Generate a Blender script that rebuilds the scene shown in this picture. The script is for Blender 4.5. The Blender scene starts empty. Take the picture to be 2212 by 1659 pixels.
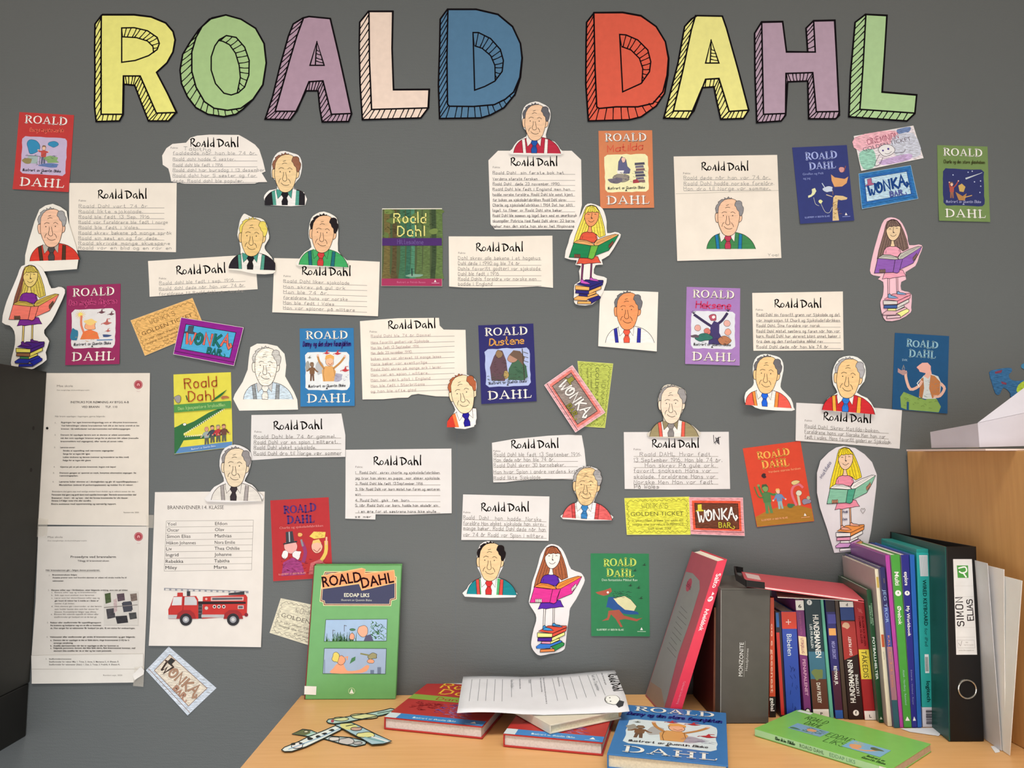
import bpy, bmesh, math, random
from mathutils import Vector, Matrix
from mathutils.geometry import tessellate_polygon
sc = bpy.context.scene
COL = sc.collection
# ---------------------------------------------------------------- camera
FPX = 1661.0; D = 1.51; DESK = 0.74; CAMZ = DESK + 0.4565
PITCH = math.radians(5.16); YAW = math.radians(0.55)
cd = bpy.data.cameras.new('camera'); cam = bpy.data.objects.new('camera', cd); COL.objects.link(cam)
cd.sensor_fit = 'HORIZONTAL'; cd.sensor_width = 36.0; cd.lens = FPX / 2212 * 36.0; cd.clip_start = 0.02
cam.location = (0, -D, CAMZ); cam.rotation_euler = (math.radians(90) + PITCH, 0, -YAW)
sc.camera = cam
CM = cam.rotation_euler.to_matrix()
# ---------------------------------------------------------------- world, lights, exposure
sc.view_settings.view_transform = 'Standard'; sc.view_settings.look = 'None'
sc.view_settings.gamma = 1.0; sc.view_settings.use_curve_mapping = False; sc.view_settings.exposure = 0.0
w = bpy.data.worlds.new('room_ambient'); sc.world = w; w.use_nodes = True
w.node_tree.nodes['Background'].inputs[0].default_value = (1.0, 0.87, 0.72, 1)
w.node_tree.nodes['Background'].inputs[1].default_value = 0.45
def area(name, loc, target, sx, sy, power, color):
    l = bpy.data.lights.new(name, 'AREA'); l.shape = 'RECTANGLE'; l.size = sx; l.size_y = sy
    l.energy = power; l.color = color
    o = bpy.data.objects.new(name, l); COL.objects.link(o); o.location = loc
    o.rotation_euler = (Vector(target) - Vector(loc)).to_track_quat('-Z', 'Y').to_euler()
    return o
area('ceiling_lamp_light', (1.5, -2.0, 3.0), (0.5, 0, 1.0), 0.5, 1.1, 5.5, (1.0, 0.72, 0.46))
area('ceiling_lamp_light', (-2.1, -2.1, 3.0), (-0.3, 0, 1.0), 0.4, 0.9, 6, (1.0, 0.72, 0.46))
l_ = area('louvred_ceiling_light', (0.1, -1.6, 3.2), (0.15, -0.40, 0.74), 2.4, 0.5, 10.5, (1.0, 0.93, 0.84)); l_.data.spread = math.radians(64)
area('window_and_fill_light', (0.9, -2.9, 0.62), (0.2, 0, 0.8), 3.0, 0.9, 26, (0.98, 0.97, 0.96))
area('window_and_fill_light', (-0.9, -2.3, 0.6), (-0.5, 0, 0.7), 1.5, 0.8, 18, (0.98, 0.97, 0.96))  # low left fill, an added source that brightens the lower left wall

# ---------------------------------------------------------------- projection helpers (authoring only)
def ray(px, py):
    return CM @ Vector((px - 1106.0, -(py - 829.5), -FPX))
def onY(px, py, y=0.0):
    r = ray(px, py); t = (y - cam.location.y) / r.y
    return Vector(cam.location) + r * t
def onZ(px, py, z=DESK):
    r = ray(px, py); t = (z - CAMZ) / r.z
    return Vector(cam.location) + r * t
def Zm(ox, oy, s):
    def f(pts):
        if isinstance(pts, tuple): return (ox + pts[0] / s, oy + pts[1] / s)
        return [(ox + p[0] / s, oy + p[1] / s) for p in pts]
    return f
# ---------------------------------------------------------------- materials
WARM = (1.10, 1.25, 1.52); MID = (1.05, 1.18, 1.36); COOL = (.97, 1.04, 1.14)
def lin(c):
    c /= 255.0
    return c / 12.92 if c <= 0.04045 else ((c + 0.055) / 1.055) ** 2.4
MC = {}
def mat(hx, kind='print', wb=WARM):
    key = (hx, kind, wb)
    if key in MC: return MC[key]
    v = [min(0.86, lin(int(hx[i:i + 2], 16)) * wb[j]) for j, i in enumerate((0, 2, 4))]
    m = bpy.data.materials.new(kind + '_' + hx); m.use_nodes = True
    nt = m.node_tree; b = nt.nodes['Principled BSDF']
    amp, sc_, rough, spec = {'print': (.04, 70, .62, .25), 'gloss': (.03, 60, .36, .28), 'marker': (.09, 60, .7, .12),
        'crayon': (.34, 120, .8, .15), 'paper': (.03, 25, .8, .15), 'plastic': (.04, 40, .34, .3), 'metal': (.02, 30, .25, .5),
        'ink': (.02, 60, .8, .04), 'pages': (.10, 30, .85, .1), 'matte': (.06, 40, .55, .25)}[kind]
    tc = nt.nodes.new('ShaderNodeTexCoord'); n = nt.nodes.new('ShaderNodeTexNoise')
    n.inputs['Scale'].default_value = sc_; n.inputs['Detail'].default_value = 3
    src = tc.outputs['Object']
    if kind in ('crayon', 'marker', 'pages'):
        mp = nt.nodes.new('ShaderNodeMapping'); nt.links.new(src, mp.inputs[0]); src = mp.outputs[0]
        mp.inputs['Rotation'].default_value = (0, 0.6 if kind != 'pages' else 0, 0)
        mp.inputs['Scale'].default_value = (1, 1, 5) if kind != 'pages' else (1, 1, 1)
        if kind == 'pages': n.inputs['Scale'].default_value = 300
    nt.links.new(src, n.inputs['Vector'])
    mr = nt.nodes.new('ShaderNodeMapRange'); nt.links.new(n.outputs['Fac'], mr.inputs['Value'])
    mr.inputs['From Min'].default_value = .3; mr.inputs['From Max'].default_value = .7
    mr.inputs['To Min'].default_value = 1 - amp; mr.inputs['To Max'].default_value = 1 + amp
    mx = nt.nodes.new('ShaderNodeVectorMath'); mx.operation = 'SCALE'
    mx.inputs[0].default_value = v; nt.links.new(mr.outputs[0], mx.inputs['Scale'])
    nt.links.new(mx.outputs[0], b.inputs['Base Color'])
    b.inputs['Roughness'].default_value = rough; b.inputs['Specular IOR Level'].default_value = spec
    if kind == 'metal': b.inputs['Metallic'].default_value = 1.0
    MC[key] = m
    return m
# ---------------------------------------------------------------- object helpers
def tag(o, label=None, cat=None, group=None, kind=None):
    if label: o['label'] = label
    if cat: o['category'] = cat
    if group: o['group'] = group
    if kind: o['kind'] = kind
    return o
def empty(name, M, label, cat, group=None):
    o = bpy.data.objects.new(name, None); COL.objects.link(o); o.matrix_world = M; o.empty_display_size = .05
    return tag(o, label, cat, group)
class MB:                                     # mesh builder: verts, faces, material slots
    def __init__(s): s.v = []; s.f = []; s.m = []; s.mats = []
    def mi(s, m):
        if m not in s.mats: s.mats.append(m)
        return s.mats.index(m)
    def add(s, vs, fs, m):
        b = len(s.v); k = s.mi(m); s.v += vs
        for f in fs: s.f.append([i + b for i in f]); s.m.append(k)
    def box(s, x0, x1, y0, y1, z0, z1, m, M=None):
        vs = [Vector((x, y, z)) for x in (x0, x1) for y in (y0, y1) for z in (z0, z1)]
        if M: vs = [M @ q for q in vs]
        s.add(vs, [(0, 1, 3, 2), (4, 6, 7, 5), (0, 4, 5, 1), (2, 3, 7, 6), (0, 2, 6, 4), (1, 5, 7, 3)], m)
    def prism(s, pts, dvec, m, sidem=None):   # pts: 3-D polygon, extruded by dvec
        n = len(pts); dvec = Vector(dvec); a = [Vector(p) for p in pts]; tris = tess(a)
        s.add(a, tris, m); s.add([p + dvec for p in a], [t[::-1] for t in tris], m)
        s.add(a + [p + dvec for p in a], [(i, (i + 1) % n, n + (i + 1) % n, n + i) for i in range(n)], sidem or m)
    def build(s, name, parent=None, M=None, smooth=False, bevel=0):
        me = bpy.data.meshes.new(name); me.from_pydata([tuple(q) for q in s.v], [], s.f)
        for m in s.mats: me.materials.append(m)
        me.polygons.foreach_set('material_index', s.m)
        if smooth: me.polygons.foreach_set('use_smooth', [True] * len(s.f))
        me.update()
        o = bpy.data.objects.new(name, me); COL.objects.link(o)
        if parent: o.parent = parent
        if M: o.matrix_world = M
        if bevel:
            bm = bmesh.new(); bm.from_mesh(me); bmesh.ops.remove_doubles(bm, verts=bm.verts, dist=1e-6)
            bmesh.ops.recalc_face_normals(bm, faces=bm.faces)
            bmesh.ops.bevel(bm, geom=list(bm.edges), offset=bevel, segments=2, affect='EDGES', profile=.6, clamp_overlap=True)
            bm.to_mesh(me); bm.free()
        return o
def tess(pts):
    return [list(t) for t in tessellate_polygon([[Vector(p) for p in pts]])]
def smooth_pts(pts, closed=True, n=3):
    out = []; N = len(pts)
    rng = range(N) if closed else range(N - 1)
    for i in rng:
        if closed: p = [pts[(i + k) % N] for k in (-1, 0, 1, 2)]
        else: p = [pts[max(0, min(N - 1, i + k))] for k in (-1, 0, 1, 2)]
        for j in range(n):
            t = j / n; t2 = t * t; t3 = t2 * t
            out.append(tuple(.5 * ((2 * p[1][a]) + (-p[0][a] + p[2][a]) * t + (2 * p[0][a] - 5 * p[1][a] + 4 * p[2][a] - p[3][a]) * t2
                       + (-p[0][a] + 3 * p[1][a] - 3 * p[2][a] + p[3][a]) * t3) for a in range(len(p[0]))))
    if not closed: out.append(tuple(pts[-1]))
    return out
def offset_poly(pts, d):
    N = len(pts); A = sum(pts[i][0] * pts[(i + 1) % N][1] - pts[(i + 1) % N][0] * pts[i][1] for i in range(N))
    sgn = 1 if A > 0 else -1; out = []
    for i in range(N):
        a, b, c = Vector(pts[i - 1][:2]), Vector(pts[i][:2]), Vector(pts[(i + 1) % N][:2])
        d1 = (b - a); d2 = (c - b)
        if d1.length < 1e-6 or d2.length < 1e-6: out.append(tuple(b)); continue
        d1.normalize(); d2.normalize()
        n1 = Vector((d1.y, -d1.x)); n2 = Vector((d2.y, -d2.x)); m = n1 + n2
        if m.length < .3: m = n1
        else: m = m.normalized() / max(.5, m.normalized().dot(n1))
        out.append(tuple(b + m * d * sgn))
    return out
# ---------------------------------------------------------------- lettering: strokes written out by hand
SF = {'A': "032A43/1636", 'B': "030A3A494837070737/37464433 03", 'C': "493A1A0904133344", 'D': "030A2A48452303", 'E': "4A0A0343/0737",
'F': "4A0A03/0737", 'G': "493A1A09041333444727", 'H': "030A/434A/0747", 'I': "030A", 'J': "4A44331304", 'K': "030A/4A06/1743",
'L': "0A0343", 'M': "030A254A43", 'N': "030A434A", 'O': "1A0904133344493A1A", 'P': "030A3A49473606", 'Q': "1A0904133344493A1A/2543",
'R': "030A3A49483707/2743", 'S': "493A1A09081737464433 1304", 'T': "0A4A/2A23", 'U': "0A041333444A", 'V': "0A234A", 'W': "0A1327334A",
'X': "0A43/034A", 'Y': "0A274A/2723", 'Z': "0A4A0343", 'Ø': "1A0904133344493A1A/034A", 'Å': "032A43/1636/1B1C2C2B1B", 'Æ': "032A2343/2A4A/1646",
'a': "37170604132334/3733", 'b': "0A03/06172736342304", 'c': "3717060413 33", 'd': "3A33/3727170604132334", 'e': "05353627170604 1333",
'f': "3A2A1913/0727", 'g': "37311001/37170604132334", 'h': "0A03/0617273633", 'i': "0703/0809", 'j': "171100/1819", 'k': "0A03/3705/1533",
'l': "0A03", 'm': "0703/06172623/26374643", 'n': "0703/0617273633", 'o': "170604132334362717", 'p': "0700/06172736342304",
'q': "3730/37170604132334", 'r': "0703/05162737", 's': "362717061525342303", 't': "1A142333/0727", 'u': "0704132334/3733", 'v': "071337",
'w': "0713263347", 'x': "0733/0337", 'y': "0723/4710", 'z': "07370333", 'æ': "17060413232717/254546372723/233343",
'ø': "170604132334362717/0337", 'å': "37170604132334/3733/1819292818", '0': "1A0904133344493A1A", '1': "081A13", '2': "091A3A48460343",
'3': "091A3A4937274644331304", '4': "3A0545/3A33", '5': "4A0A073746443303", '6': "3A0704133344463707", '7': "0A4A13",
'8': "371708091A3A4948371706041333444637", '9': "47361607091A3A494723", '.': "0304", ',': "0402", '-': "0636", ':': "0304/0607",
'/': "034A", '!': "0A05/0304", "'": "0A08", '?': "091A3A49472725/2324"}
SFP = {}
for k_, s_ in SF.items():
    st = [[(int(q[i], 16), int(q[i + 1], 16) - 3) for i in range(0, len(q), 2)] for q in s_.replace(' ', '').split('/')]
    SFP[k_] = (st, max(p[0] for q in st for p in q))
BRUSH = [[(1.5, 0, 1), (2.2, 16, 2.4)], [(0, 15, 1), (5, 17.5, 2), (9, 15, 2.6), (7, 10, 2), (3, 7.5, 1.2)], [(3, 8, 1), (7, 4, 2.4), (12.5, .3, 3)],
 [(17, 9, 1.5), (14.2, 5, 2), (15, 1.3, 2), (18, .4, 1.6), (21, 2.5, 1.6), (21.4, 6, 1.5), (19, 8.8, 1.2), (17, 9, 1.5)],
 [(30, 11.5, 1), (27, 5, 1.6), (24.5, .5, 1.4)], [(30, 12, 1.6), (31.5, 6, 2.4), (32, 0, 3)], [(26, 4, 1), (31, 4, 1.2)],
 [(38, 20, 1), (38.3, 8, 2.6), (38, 0, 3.2)], [(50, 19.5, 1), (50.3, 9, 2.4), (50.6, 0, 3)], [(49.5, 9, 1), (45.5, 7, 1.5), (43.5, 3.6, 2), (45, .8, 2), (49.8, 3, 1.4)],
 [(60.5, 14, 1.4), (62, 0, 3)], [(57, 15, 1.5), (63, 15.3, 2.6), (69, 12, 3), (71, 7.5, 2.6), (68, 3, 2), (61.5, 0, 1.2)],
 [(80.5, 9.8, 2), (76.5, 8, 1.6), (75, 3.5, 2), (77.5, .8, 1.6), (81, 4.5, 1.4)], [(81, 10, 1), (82.5, 4, 2.2), (83.4, 0, 2.8)],
 [(88, 20, 1), (88.4, 9, 2.4), (88.6, 0, 2.8)], [(88.5, 6, 1), (91.5, 9.5, 2.6), (94, 7, 3), (96.5, 0, 3)], [(102, 21, 2), (101.6, 10, 2.2), (102, 0, 2.8)]]
# serif capitals: strokes (x, y, width), height 10
SERIF = {'R': (8.2, [[(1.9, 0, 1.7), (1.9, 10, 1.7)], [(.3, .3, .6), (3.5, .3, .6)], [(.3, 9.7, .6), (3, 9.7, .6)], [(2.2, 9.7, .6), (4.6, 9.5, .9), (6.2, 8.4, 1.6), (6.3, 7, 1.7), (5, 5.6, 1), (2.2, 5, .6)], [(3.8, 5.2, 1.2), (5.6, 2.6, 1.6), (7.2, .6, 1.2), (8.3, .3, .6)]]),
'O': (9.6, [[(4.8, 9.8, .6), (2.4, 8.8, 1.1), (1.2, 6.8, 1.7), (1, 5, 1.8), (1.2, 3.2, 1.7), (2.4, 1.2, 1.1), (4.8, .2, .6), (7.2, 1.2, 1.1), (8.4, 3.2, 1.7), (8.6, 5, 1.8), (8.4, 6.8, 1.7), (7.2, 8.8, 1.1), (4.8, 9.8, .6)]]),
'A': (9, [[(1.2, .4, .7), (4.4, 10, .8)], [(4.4, 10, 1), (7.6, .4, 1.8)], [(2.4, 3.6, .7), (6.2, 3.6, .7)], [(0, .3, .6), (2.6, .3, .6)], [(6, .3, .6), (9, .3, .6)]]),
'L': (7, [[(1.9, 0, 1.7), (1.9, 10, 1.7)], [(.3, 9.7, .6), (3.5, 9.7, .6)], [(.3, .3, .6), (6.4, .3, .7)], [(6.2, 0, .5), (6.8, 2.6, .7)]]),
'D': (9, [[(1.9, 0, 1.7), (1.9, 10, 1.7)], [(.3, 9.7, .6), (3, 9.7, .6)], [(.3, .3, .6), (3, .3, .6)], [(2.2, 9.7, .6), (4.8, 9.5, .9), (7.2, 7.8, 1.6), (7.9, 5, 1.9), (7.2, 2.2, 1.6), (4.8, .5, .9), (2.2, .3, .6)]]),
'H': (9.4, [[(1.9, 0, 1.7), (1.9, 10, 1.7)], [(7.4, 0, 1.7), (7.4, 10, 1.7)], [(2, 5.1, .7), (7.4, 5.1, .7)], [(.3, 9.7, .6), (3.5, 9.7, .6)], [(.3, .3, .6), (3.5, .3, .6)], [(5.8, 9.7, .6), (9, 9.7, .6)], [(5.8, .3, .6), (9, .3, .6)]])}
BT = {}
def block_text(s, bold):
    if (s, bold) in BT: return BT[(s, bold)]
    cu = bpy.data.curves.new('t', 'FONT'); cu.body = s; cu.resolution_u = 2; cu.offset = .018 if bold else 0
    o = bpy.data.objects.new('t', cu); COL.objects.link(o)
    me = bpy.data.meshes.new_from_object(o.evaluated_get(bpy.context.evaluated_depsgraph_get()))
    vs = [tuple(v.co[:2]) for v in me.vertices]; fs = [list(p.vertices) for p in me.polygons]
    bpy.data.objects.remove(o); bpy.data.curves.remove(cu); bpy.data.meshes.remove(me)
    BT[(s, bold)] = (vs, fs); return vs, fs
# ---------------------------------------------------------------- printer: puts flat print on a real sheet or cover
EPS = 2.2e-5
class Print:
    def __init__(s, mp, root=None, wb=WARM, bend=None, seed=1, kind='print'):
        s.mp = mp; s.root = root; s.wb = wb; s.bend = bend; s.layer = 1; s.parts = {}; s.cur = None; s.T = lambda p: p; s.k = 1.0
        s.clip = None; s.rnd = random.Random(seed); s.kind = kind
    def m(s, hx, kind=None): return mat(hx, kind or s.kind, s.wb) if isinstance(hx, str) else hx
    def part(s, name, label=None):
        s.cur = s.parts.setdefault(name, (MB(), label))[0]; return s   # 'name#2' makes a second part of that name
    def raw(s, vs, fs, m, layer=None):
        L = s.layer if layer is None else layer
        s.cur.add([s.mp(x, y, L) for x, y in vs], fs, m)
    def _tri(s, pts, m):
        if s.clip: pts = cliprect(pts, s.clip)
        if len(pts) < 3: return
        tr = tess([(p[0], p[1], 0) for p in pts])
        if not s.bend: s.raw(pts, tr, m); return
        ax, ay, kn = s.bend[:3]; ts = [k[0] for k in kn]
        for t in tr:
            tri = [pts[i] for i in t]; tv = [p[0] * ax + p[1] * ay for p in tri]; lo, hi = min(tv), max(tv)
            cuts = [-1e9] + [c for c in ts if lo < c < hi] + [1e9]
            for a, b in zip(cuts, cuts[1:]):
                q = tri if len(cuts) == 2 else halfclip(halfclip(tri, ax, ay, a), -ax, -ay, -b)
                if len(q) >= 3: s.raw(q, [list(range(len(q)))], m)
    def fill(s, pts, m, sm=False, kind=None):
        if sm: pts = smooth_pts(pts, True, 3)
        s._tri([s.T(p) for p in pts], s.m(m, kind)); s.layer += 1
    def line(s, pts, wd, m, closed=False, sm=False, kind=None, inc=True):
        if sm: pts = smooth_pts(pts, closed, 3)
        m = s.m(m, kind or 'ink')
        P = [s.T(p[:2]) for p in pts]; Wd = [(p[2] * wd if len(p) > 2 else wd) * s.k for p in pts]
        if closed: P.append(P[0]); Wd.append(Wd[0])
        if s.clip:
            x0, x1, y0, y1 = s.clip; run = []; rw = []
            for p, q in zip(P, Wd):
                if x0 <= p[0] <= x1 and y0 <= p[1] <= y1: run.append(p); rw.append(q)
                else:
                    if len(run) > 1: s._rib(run, rw, m)
                    run = []; rw = []
            if len(run) > 1: s._rib(run, rw, m)
        else: s._rib(P, Wd, m)
        if inc: s.layer += 1
    def _rib(s, P, Wd, m):
        Q = [P[0]]; V = [Wd[0]]
        for p, q in zip(P[1:], Wd[1:]):
            if math.hypot(p[0] - Q[-1][0], p[1] - Q[-1][1]) > 1e-4: Q.append(p); V.append(q)
        if len(Q) < 2: return
        loop = math.hypot(Q[0][0] - Q[-1][0], Q[0][1] - Q[-1][1]) < 1e-3 and len(Q) > 3
        vs = []; N = len(Q)
        for i in range(N):
            a = Q[i - 1] if i else (Q[-2] if loop else None); b = Q[i + 1] if i < N - 1 else (Q[1] if loop else None)
            n1 = n2 = None
            if a: d = (Q[i][0] - a[0], Q[i][1] - a[1]); l = math.hypot(*d); n1 = (-d[1] / l, d[0] / l)
            if b: d = (b[0] - Q[i][0], b[1] - Q[i][1]); l = math.hypot(*d); n2 = (-d[1] / l, d[0] / l)
            n1 = n1 or n2; n2 = n2 or n1
            mx, my = n1[0] + n2[0], n1[1] + n2[1]; l = math.hypot(mx, my)
            if l < .5: mx, my = n1; c = 1
            else: mx /= l; my /= l; c = min(1.8, 1 / max(.2, mx * n1[0] + my * n1[1]))
            h = V[i] / 2 * c; e = 0
            x, y = Q[i]
            if not loop and i in (0, N - 1):                    # little caps
                nn = n2 if i == 0 else n1; sg = -1 if i == 0 else 1
                x += nn[1] * sg * V[i] * .35; y -= nn[0] * sg * V[i] * .35
            vs += [(x + mx * h, y + my * h), (x - mx * h, y - my * h)]
        s.raw(vs, [(2 * i, 2 * i + 1, 2 * i + 3, 2 * i + 2) for i in range(N - 1)], m)
    def dot(s, x, y, r, m, n=8, ry=None):
        s.fill([(x + r * math.cos(6.2832 * i / n), y + (ry or r) * math.sin(6.2832 * i / n)) for i in range(n)], m)
    def rect(s, x0, y0, x1, y1, m): s.fill([(x0, y0), (x1, y0), (x1, y1), (x0, y1)], m)
    def blob(s, x, y, rx, ry, m, n=9, j=.25, line=None):
        r = s.rnd; pts = [(x + rx * (1 + r.uniform(-j, j)) * math.cos(6.2832 * i / n), y + ry * (1 + r.uniform(-j, j)) * math.sin(6.2832 * i / n)) for i in range(n)]
        s.fill(pts, m, sm=True)
        if line: s.line(pts, line, '2a2522', closed=True, sm=True)
    def text(s, t, x0, y0, x1, y1, h, m, bold=False, hs=1.0):   # block letters, base line from (x0,y0) to (x1,y1), cap height h
        vs, fs = block_text(t, bold)
        if not vs: return
        ax = min(v[0] for v in vs); bx = max(v[0] for v in vs); L = math.hypot(x1 - x0, y1 - y0); dx, dy = (x1 - x0) / L, (y1 - y0) / L
        kx = L / (bx - ax); ky = h / .72
        out = [(x0 + dx * (v[0] - ax) * kx + dy * v[1] * ky, y0 + dy * (v[0] - ax) * kx - dx * v[1] * ky) for v in vs]
        s.raw([s.T(p) for p in out], fs, s.m(m, 'ink')); s.layer += 1
    def pen(s, t, x0, y0, x1, y1, h, wd, m, jit=.35, fit=True, slant=0.0, gap=1.7):   # stroke letters
        r = s.rnd; adv = []; 
        for c in t: adv.append((gap + 2.2 if c == ' ' else SFP.get(c, (0, 3))[1] + gap) * (1 + r.uniform(-jit, jit) * .25))
        tot = sum(adv) or 1; L = math.hypot(x1 - x0, y1 - y0); dx, dy = (x1 - x0) / L, (y1 - y0) / L
        u = h / 7.0; kx = L / tot if fit else u; cx = 0
        mm = s.m(m, 'ink')
        for c, a in zip(t, adv):
            if c in SFP:
                oy = r.uniform(-jit, jit) * .7; sc_ = 1 + r.uniform(-jit, jit) * .3; sl = slant + r.uniform(-jit, jit) * .18
                for st in SFP[c][0]:
                    P = []
                    for (a_, b_) in st:
                        b_ = b_ * sc_ + oy; xx = (cx + a_) * kx + b_ * u * sl + r.uniform(-jit, jit) * .25 * u; yy = b_ * u + r.uniform(-jit, jit) * .25 * u
                        P.append((x0 + dx * xx + dy * yy, y0 + dy * xx - dx * yy))
                    if len(P) == 2 and P[0] == P[1]: P[1] = (P[1][0] + .01, P[1][1] + .3)
                    s._rib([s.T(p) for p in P], [wd * s.k] * len(P), mm)
            cx += a
        s.layer += 1
    def brush(s, x, y, wd=104.0, ang=0.0, m='0a0606'):
        c, n = math.cos(math.radians(ang)), math.sin(math.radians(ang)); k = wd / 104.0
        mm = s.m(m, 'ink')
        for st in BRUSH:
            P = [(x + k * (a * c + b * n), y + k * (a * n - b * c)) for a, b, _ in smooth_pts(st, False, 3)]
            s._rib([s.T(p) for p in P], [q[2] * 1.16 * k * s.k for q in smooth_pts(st, False, 3)], mm)
        s.layer += 1
    def serif(s, t, x0, x1, yb, h, m, wgt=1.0, jit=0.0, sp=.9):
        tot = sum(SERIF[c][0] for c in t) + sp * (len(t) - 1); kx = (x1 - x0) / tot; ky = h / 10.0; cx = x0; mm = s.m(m)
        for c in t:
            oy = s.rnd.uniform(-jit, jit) * h; sc_ = 1 + s.rnd.uniform(-jit, jit) * 1.2
            for st in SERIF[c][1]:
                st = smooth_pts(st, False, 2) if len(st) > 2 else st
                s._rib([s.T((cx + a * kx, yb - b * ky * sc_ + oy)) for a, b, _ in st], [q[2] * wgt * min(kx, ky) * s.k for q in st], mm)
            cx += (SERIF[c][0] + sp) * kx
        s.layer += 1
    def done(s):
        out = {}
        for name, (mb, label) in s.parts.items():
            if mb.f:
                o = mb.build(name.split('#')[0], s.root); out[name] = o
                if label: o['label'] = label
        return out
def halfclip(pts, ax, ay, c):
    out = []; N = len(pts)
    for i in range(N):
        p, q = pts[i], pts[(i + 1) % N]; a = p[0] * ax + p[1] * ay - c; b = q[0] * ax + q[1] * ay - c
        if a >= 0: out.append(p)
        if (a > 0 > b) or (a < 0 < b): t = a / (a - b); out.append((p[0] + (q[0] - p[0]) * t, p[1] + (q[1] - p[1]) * t))
    return out
def cliprect(pts, c):
    for ax, ay, v in ((1, 0, c[0]), (-1, 0, -c[1]), (0, 1, c[2]), (0, -1, -c[3])):
        pts = halfclip(pts, ax, ay, v)
        if len(pts) < 3: return []
    return pts
# ---------------------------------------------------------------- a sheet of paper stuck to the wall
def liftf(bend, x, y):
    if not bend: return 0.0
    t = x * bend[0] + y * bend[1]; kn = bend[2]
    if t <= kn[0][0]: return kn[0][1]
    for (a, la), (b, lb) in zip(kn, kn[1:]):
        if t <= b: return la + (lb - la) * (t - a) / (b - a)
    return kn[-1][1]
def curl(outl, ang=90, rise=.004, start=.5, n=6, both=0.0):
    """convex curl: flat up to `start` of the extent in direction ang (deg, 90 = downwards), rising to `rise` m; both: also the near end"""
    ax, ay = math.cos(math.radians(ang)), math.sin(math.radians(ang)); t = [p[0] * ax + p[1] * ay for p in outl]; lo, hi = min(t), max(t)
    kn = []
    for i in range(n + 1):
        f = i / n; l = 0
        if f > start: l += rise * ((f - start) / (1 - start)) ** 2
        if both and f < .5: l += both * ((.5 - f) / .5) ** 2
        kn.append((lo + (hi - lo) * f, l))
    return (ax, ay, kn)
SEED = [7]
def sheet(name, outl, label, cat, color='e4d5c2', z0=.0006, bend=None, group=None, kind='paper', thick=.0003, wb=None):
    SEED[0] += 1
    cx = sum(p[0] for p in outl) / len(outl); cy = sum(p[1] for p in outl) / len(outl)
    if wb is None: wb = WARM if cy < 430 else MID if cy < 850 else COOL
    c0 = onY(cx, cy, 0)
    if bend is None:
        R = random.Random(SEED[0]); bend = curl(outl, R.choice((90, 80, 100, 60, 120, 90)), R.uniform(.001, .0024), R.uniform(.2, .5), both=R.uniform(0, .0006))
    def mp(x, y, L=0):
        q = onY(x, y, 0) - c0
        return (q.x, -(z0 + liftf(bend, x, y) + L * EPS), q.z)
    root = bpy.data.objects.new(name, None)
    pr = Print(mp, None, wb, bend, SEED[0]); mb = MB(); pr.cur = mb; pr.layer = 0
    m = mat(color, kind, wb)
    dense = []                                   # densify the outline so the rim follows the curl
    for i in range(len(outl)):
        a, b = outl[i], outl[(i + 1) % len(outl)]
        cuts = sorted([f for f in [((k[0] - (a[0] * bend[0] + a[1] * bend[1])) / (((b[0] - a[0]) * bend[0] + (b[1] - a[1]) * bend[1]) or 1e-9)) for k in bend[2]] if 0 < f < 1])
        dense.append(a); dense += [(a[0] + (b[0] - a[0]) * f, a[1] + (b[1] - a[1]) * f) for f in cuts]
    pr._tri(list(outl), m)
    nd = len(dense)
    f_ = [mp(x, y, 0) for x, y in dense]; bk = [(p[0], p[1] + thick, p[2]) for p in f_]
    mb.add(f_ + bk, [(i, (i + 1) % nd, nd + (i + 1) % nd, nd + i) for i in range(nd)], m)
    o = mb.build(name); o.location = c0
    tag(o, label, cat, group)
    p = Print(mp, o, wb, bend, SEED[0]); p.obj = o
    return p
def frame(p, corners, uw=100.0, uh=144.0):
    """local frame 0..uw x 0..uh (y down) onto the four corners TL, TR, BR, BL"""
    a, b, c, d = corners
    def T(q):
        u, v = q[0] / uw, q[1] / uh
        return tuple(a[i] * (1 - u) * (1 - v) + b[i] * u * (1 - v) + c[i] * u * v + d[i] * (1 - u) * v for i in (0, 1))
    p.T = T; p.k = math.dist(a, b) / uw
    return p
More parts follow.
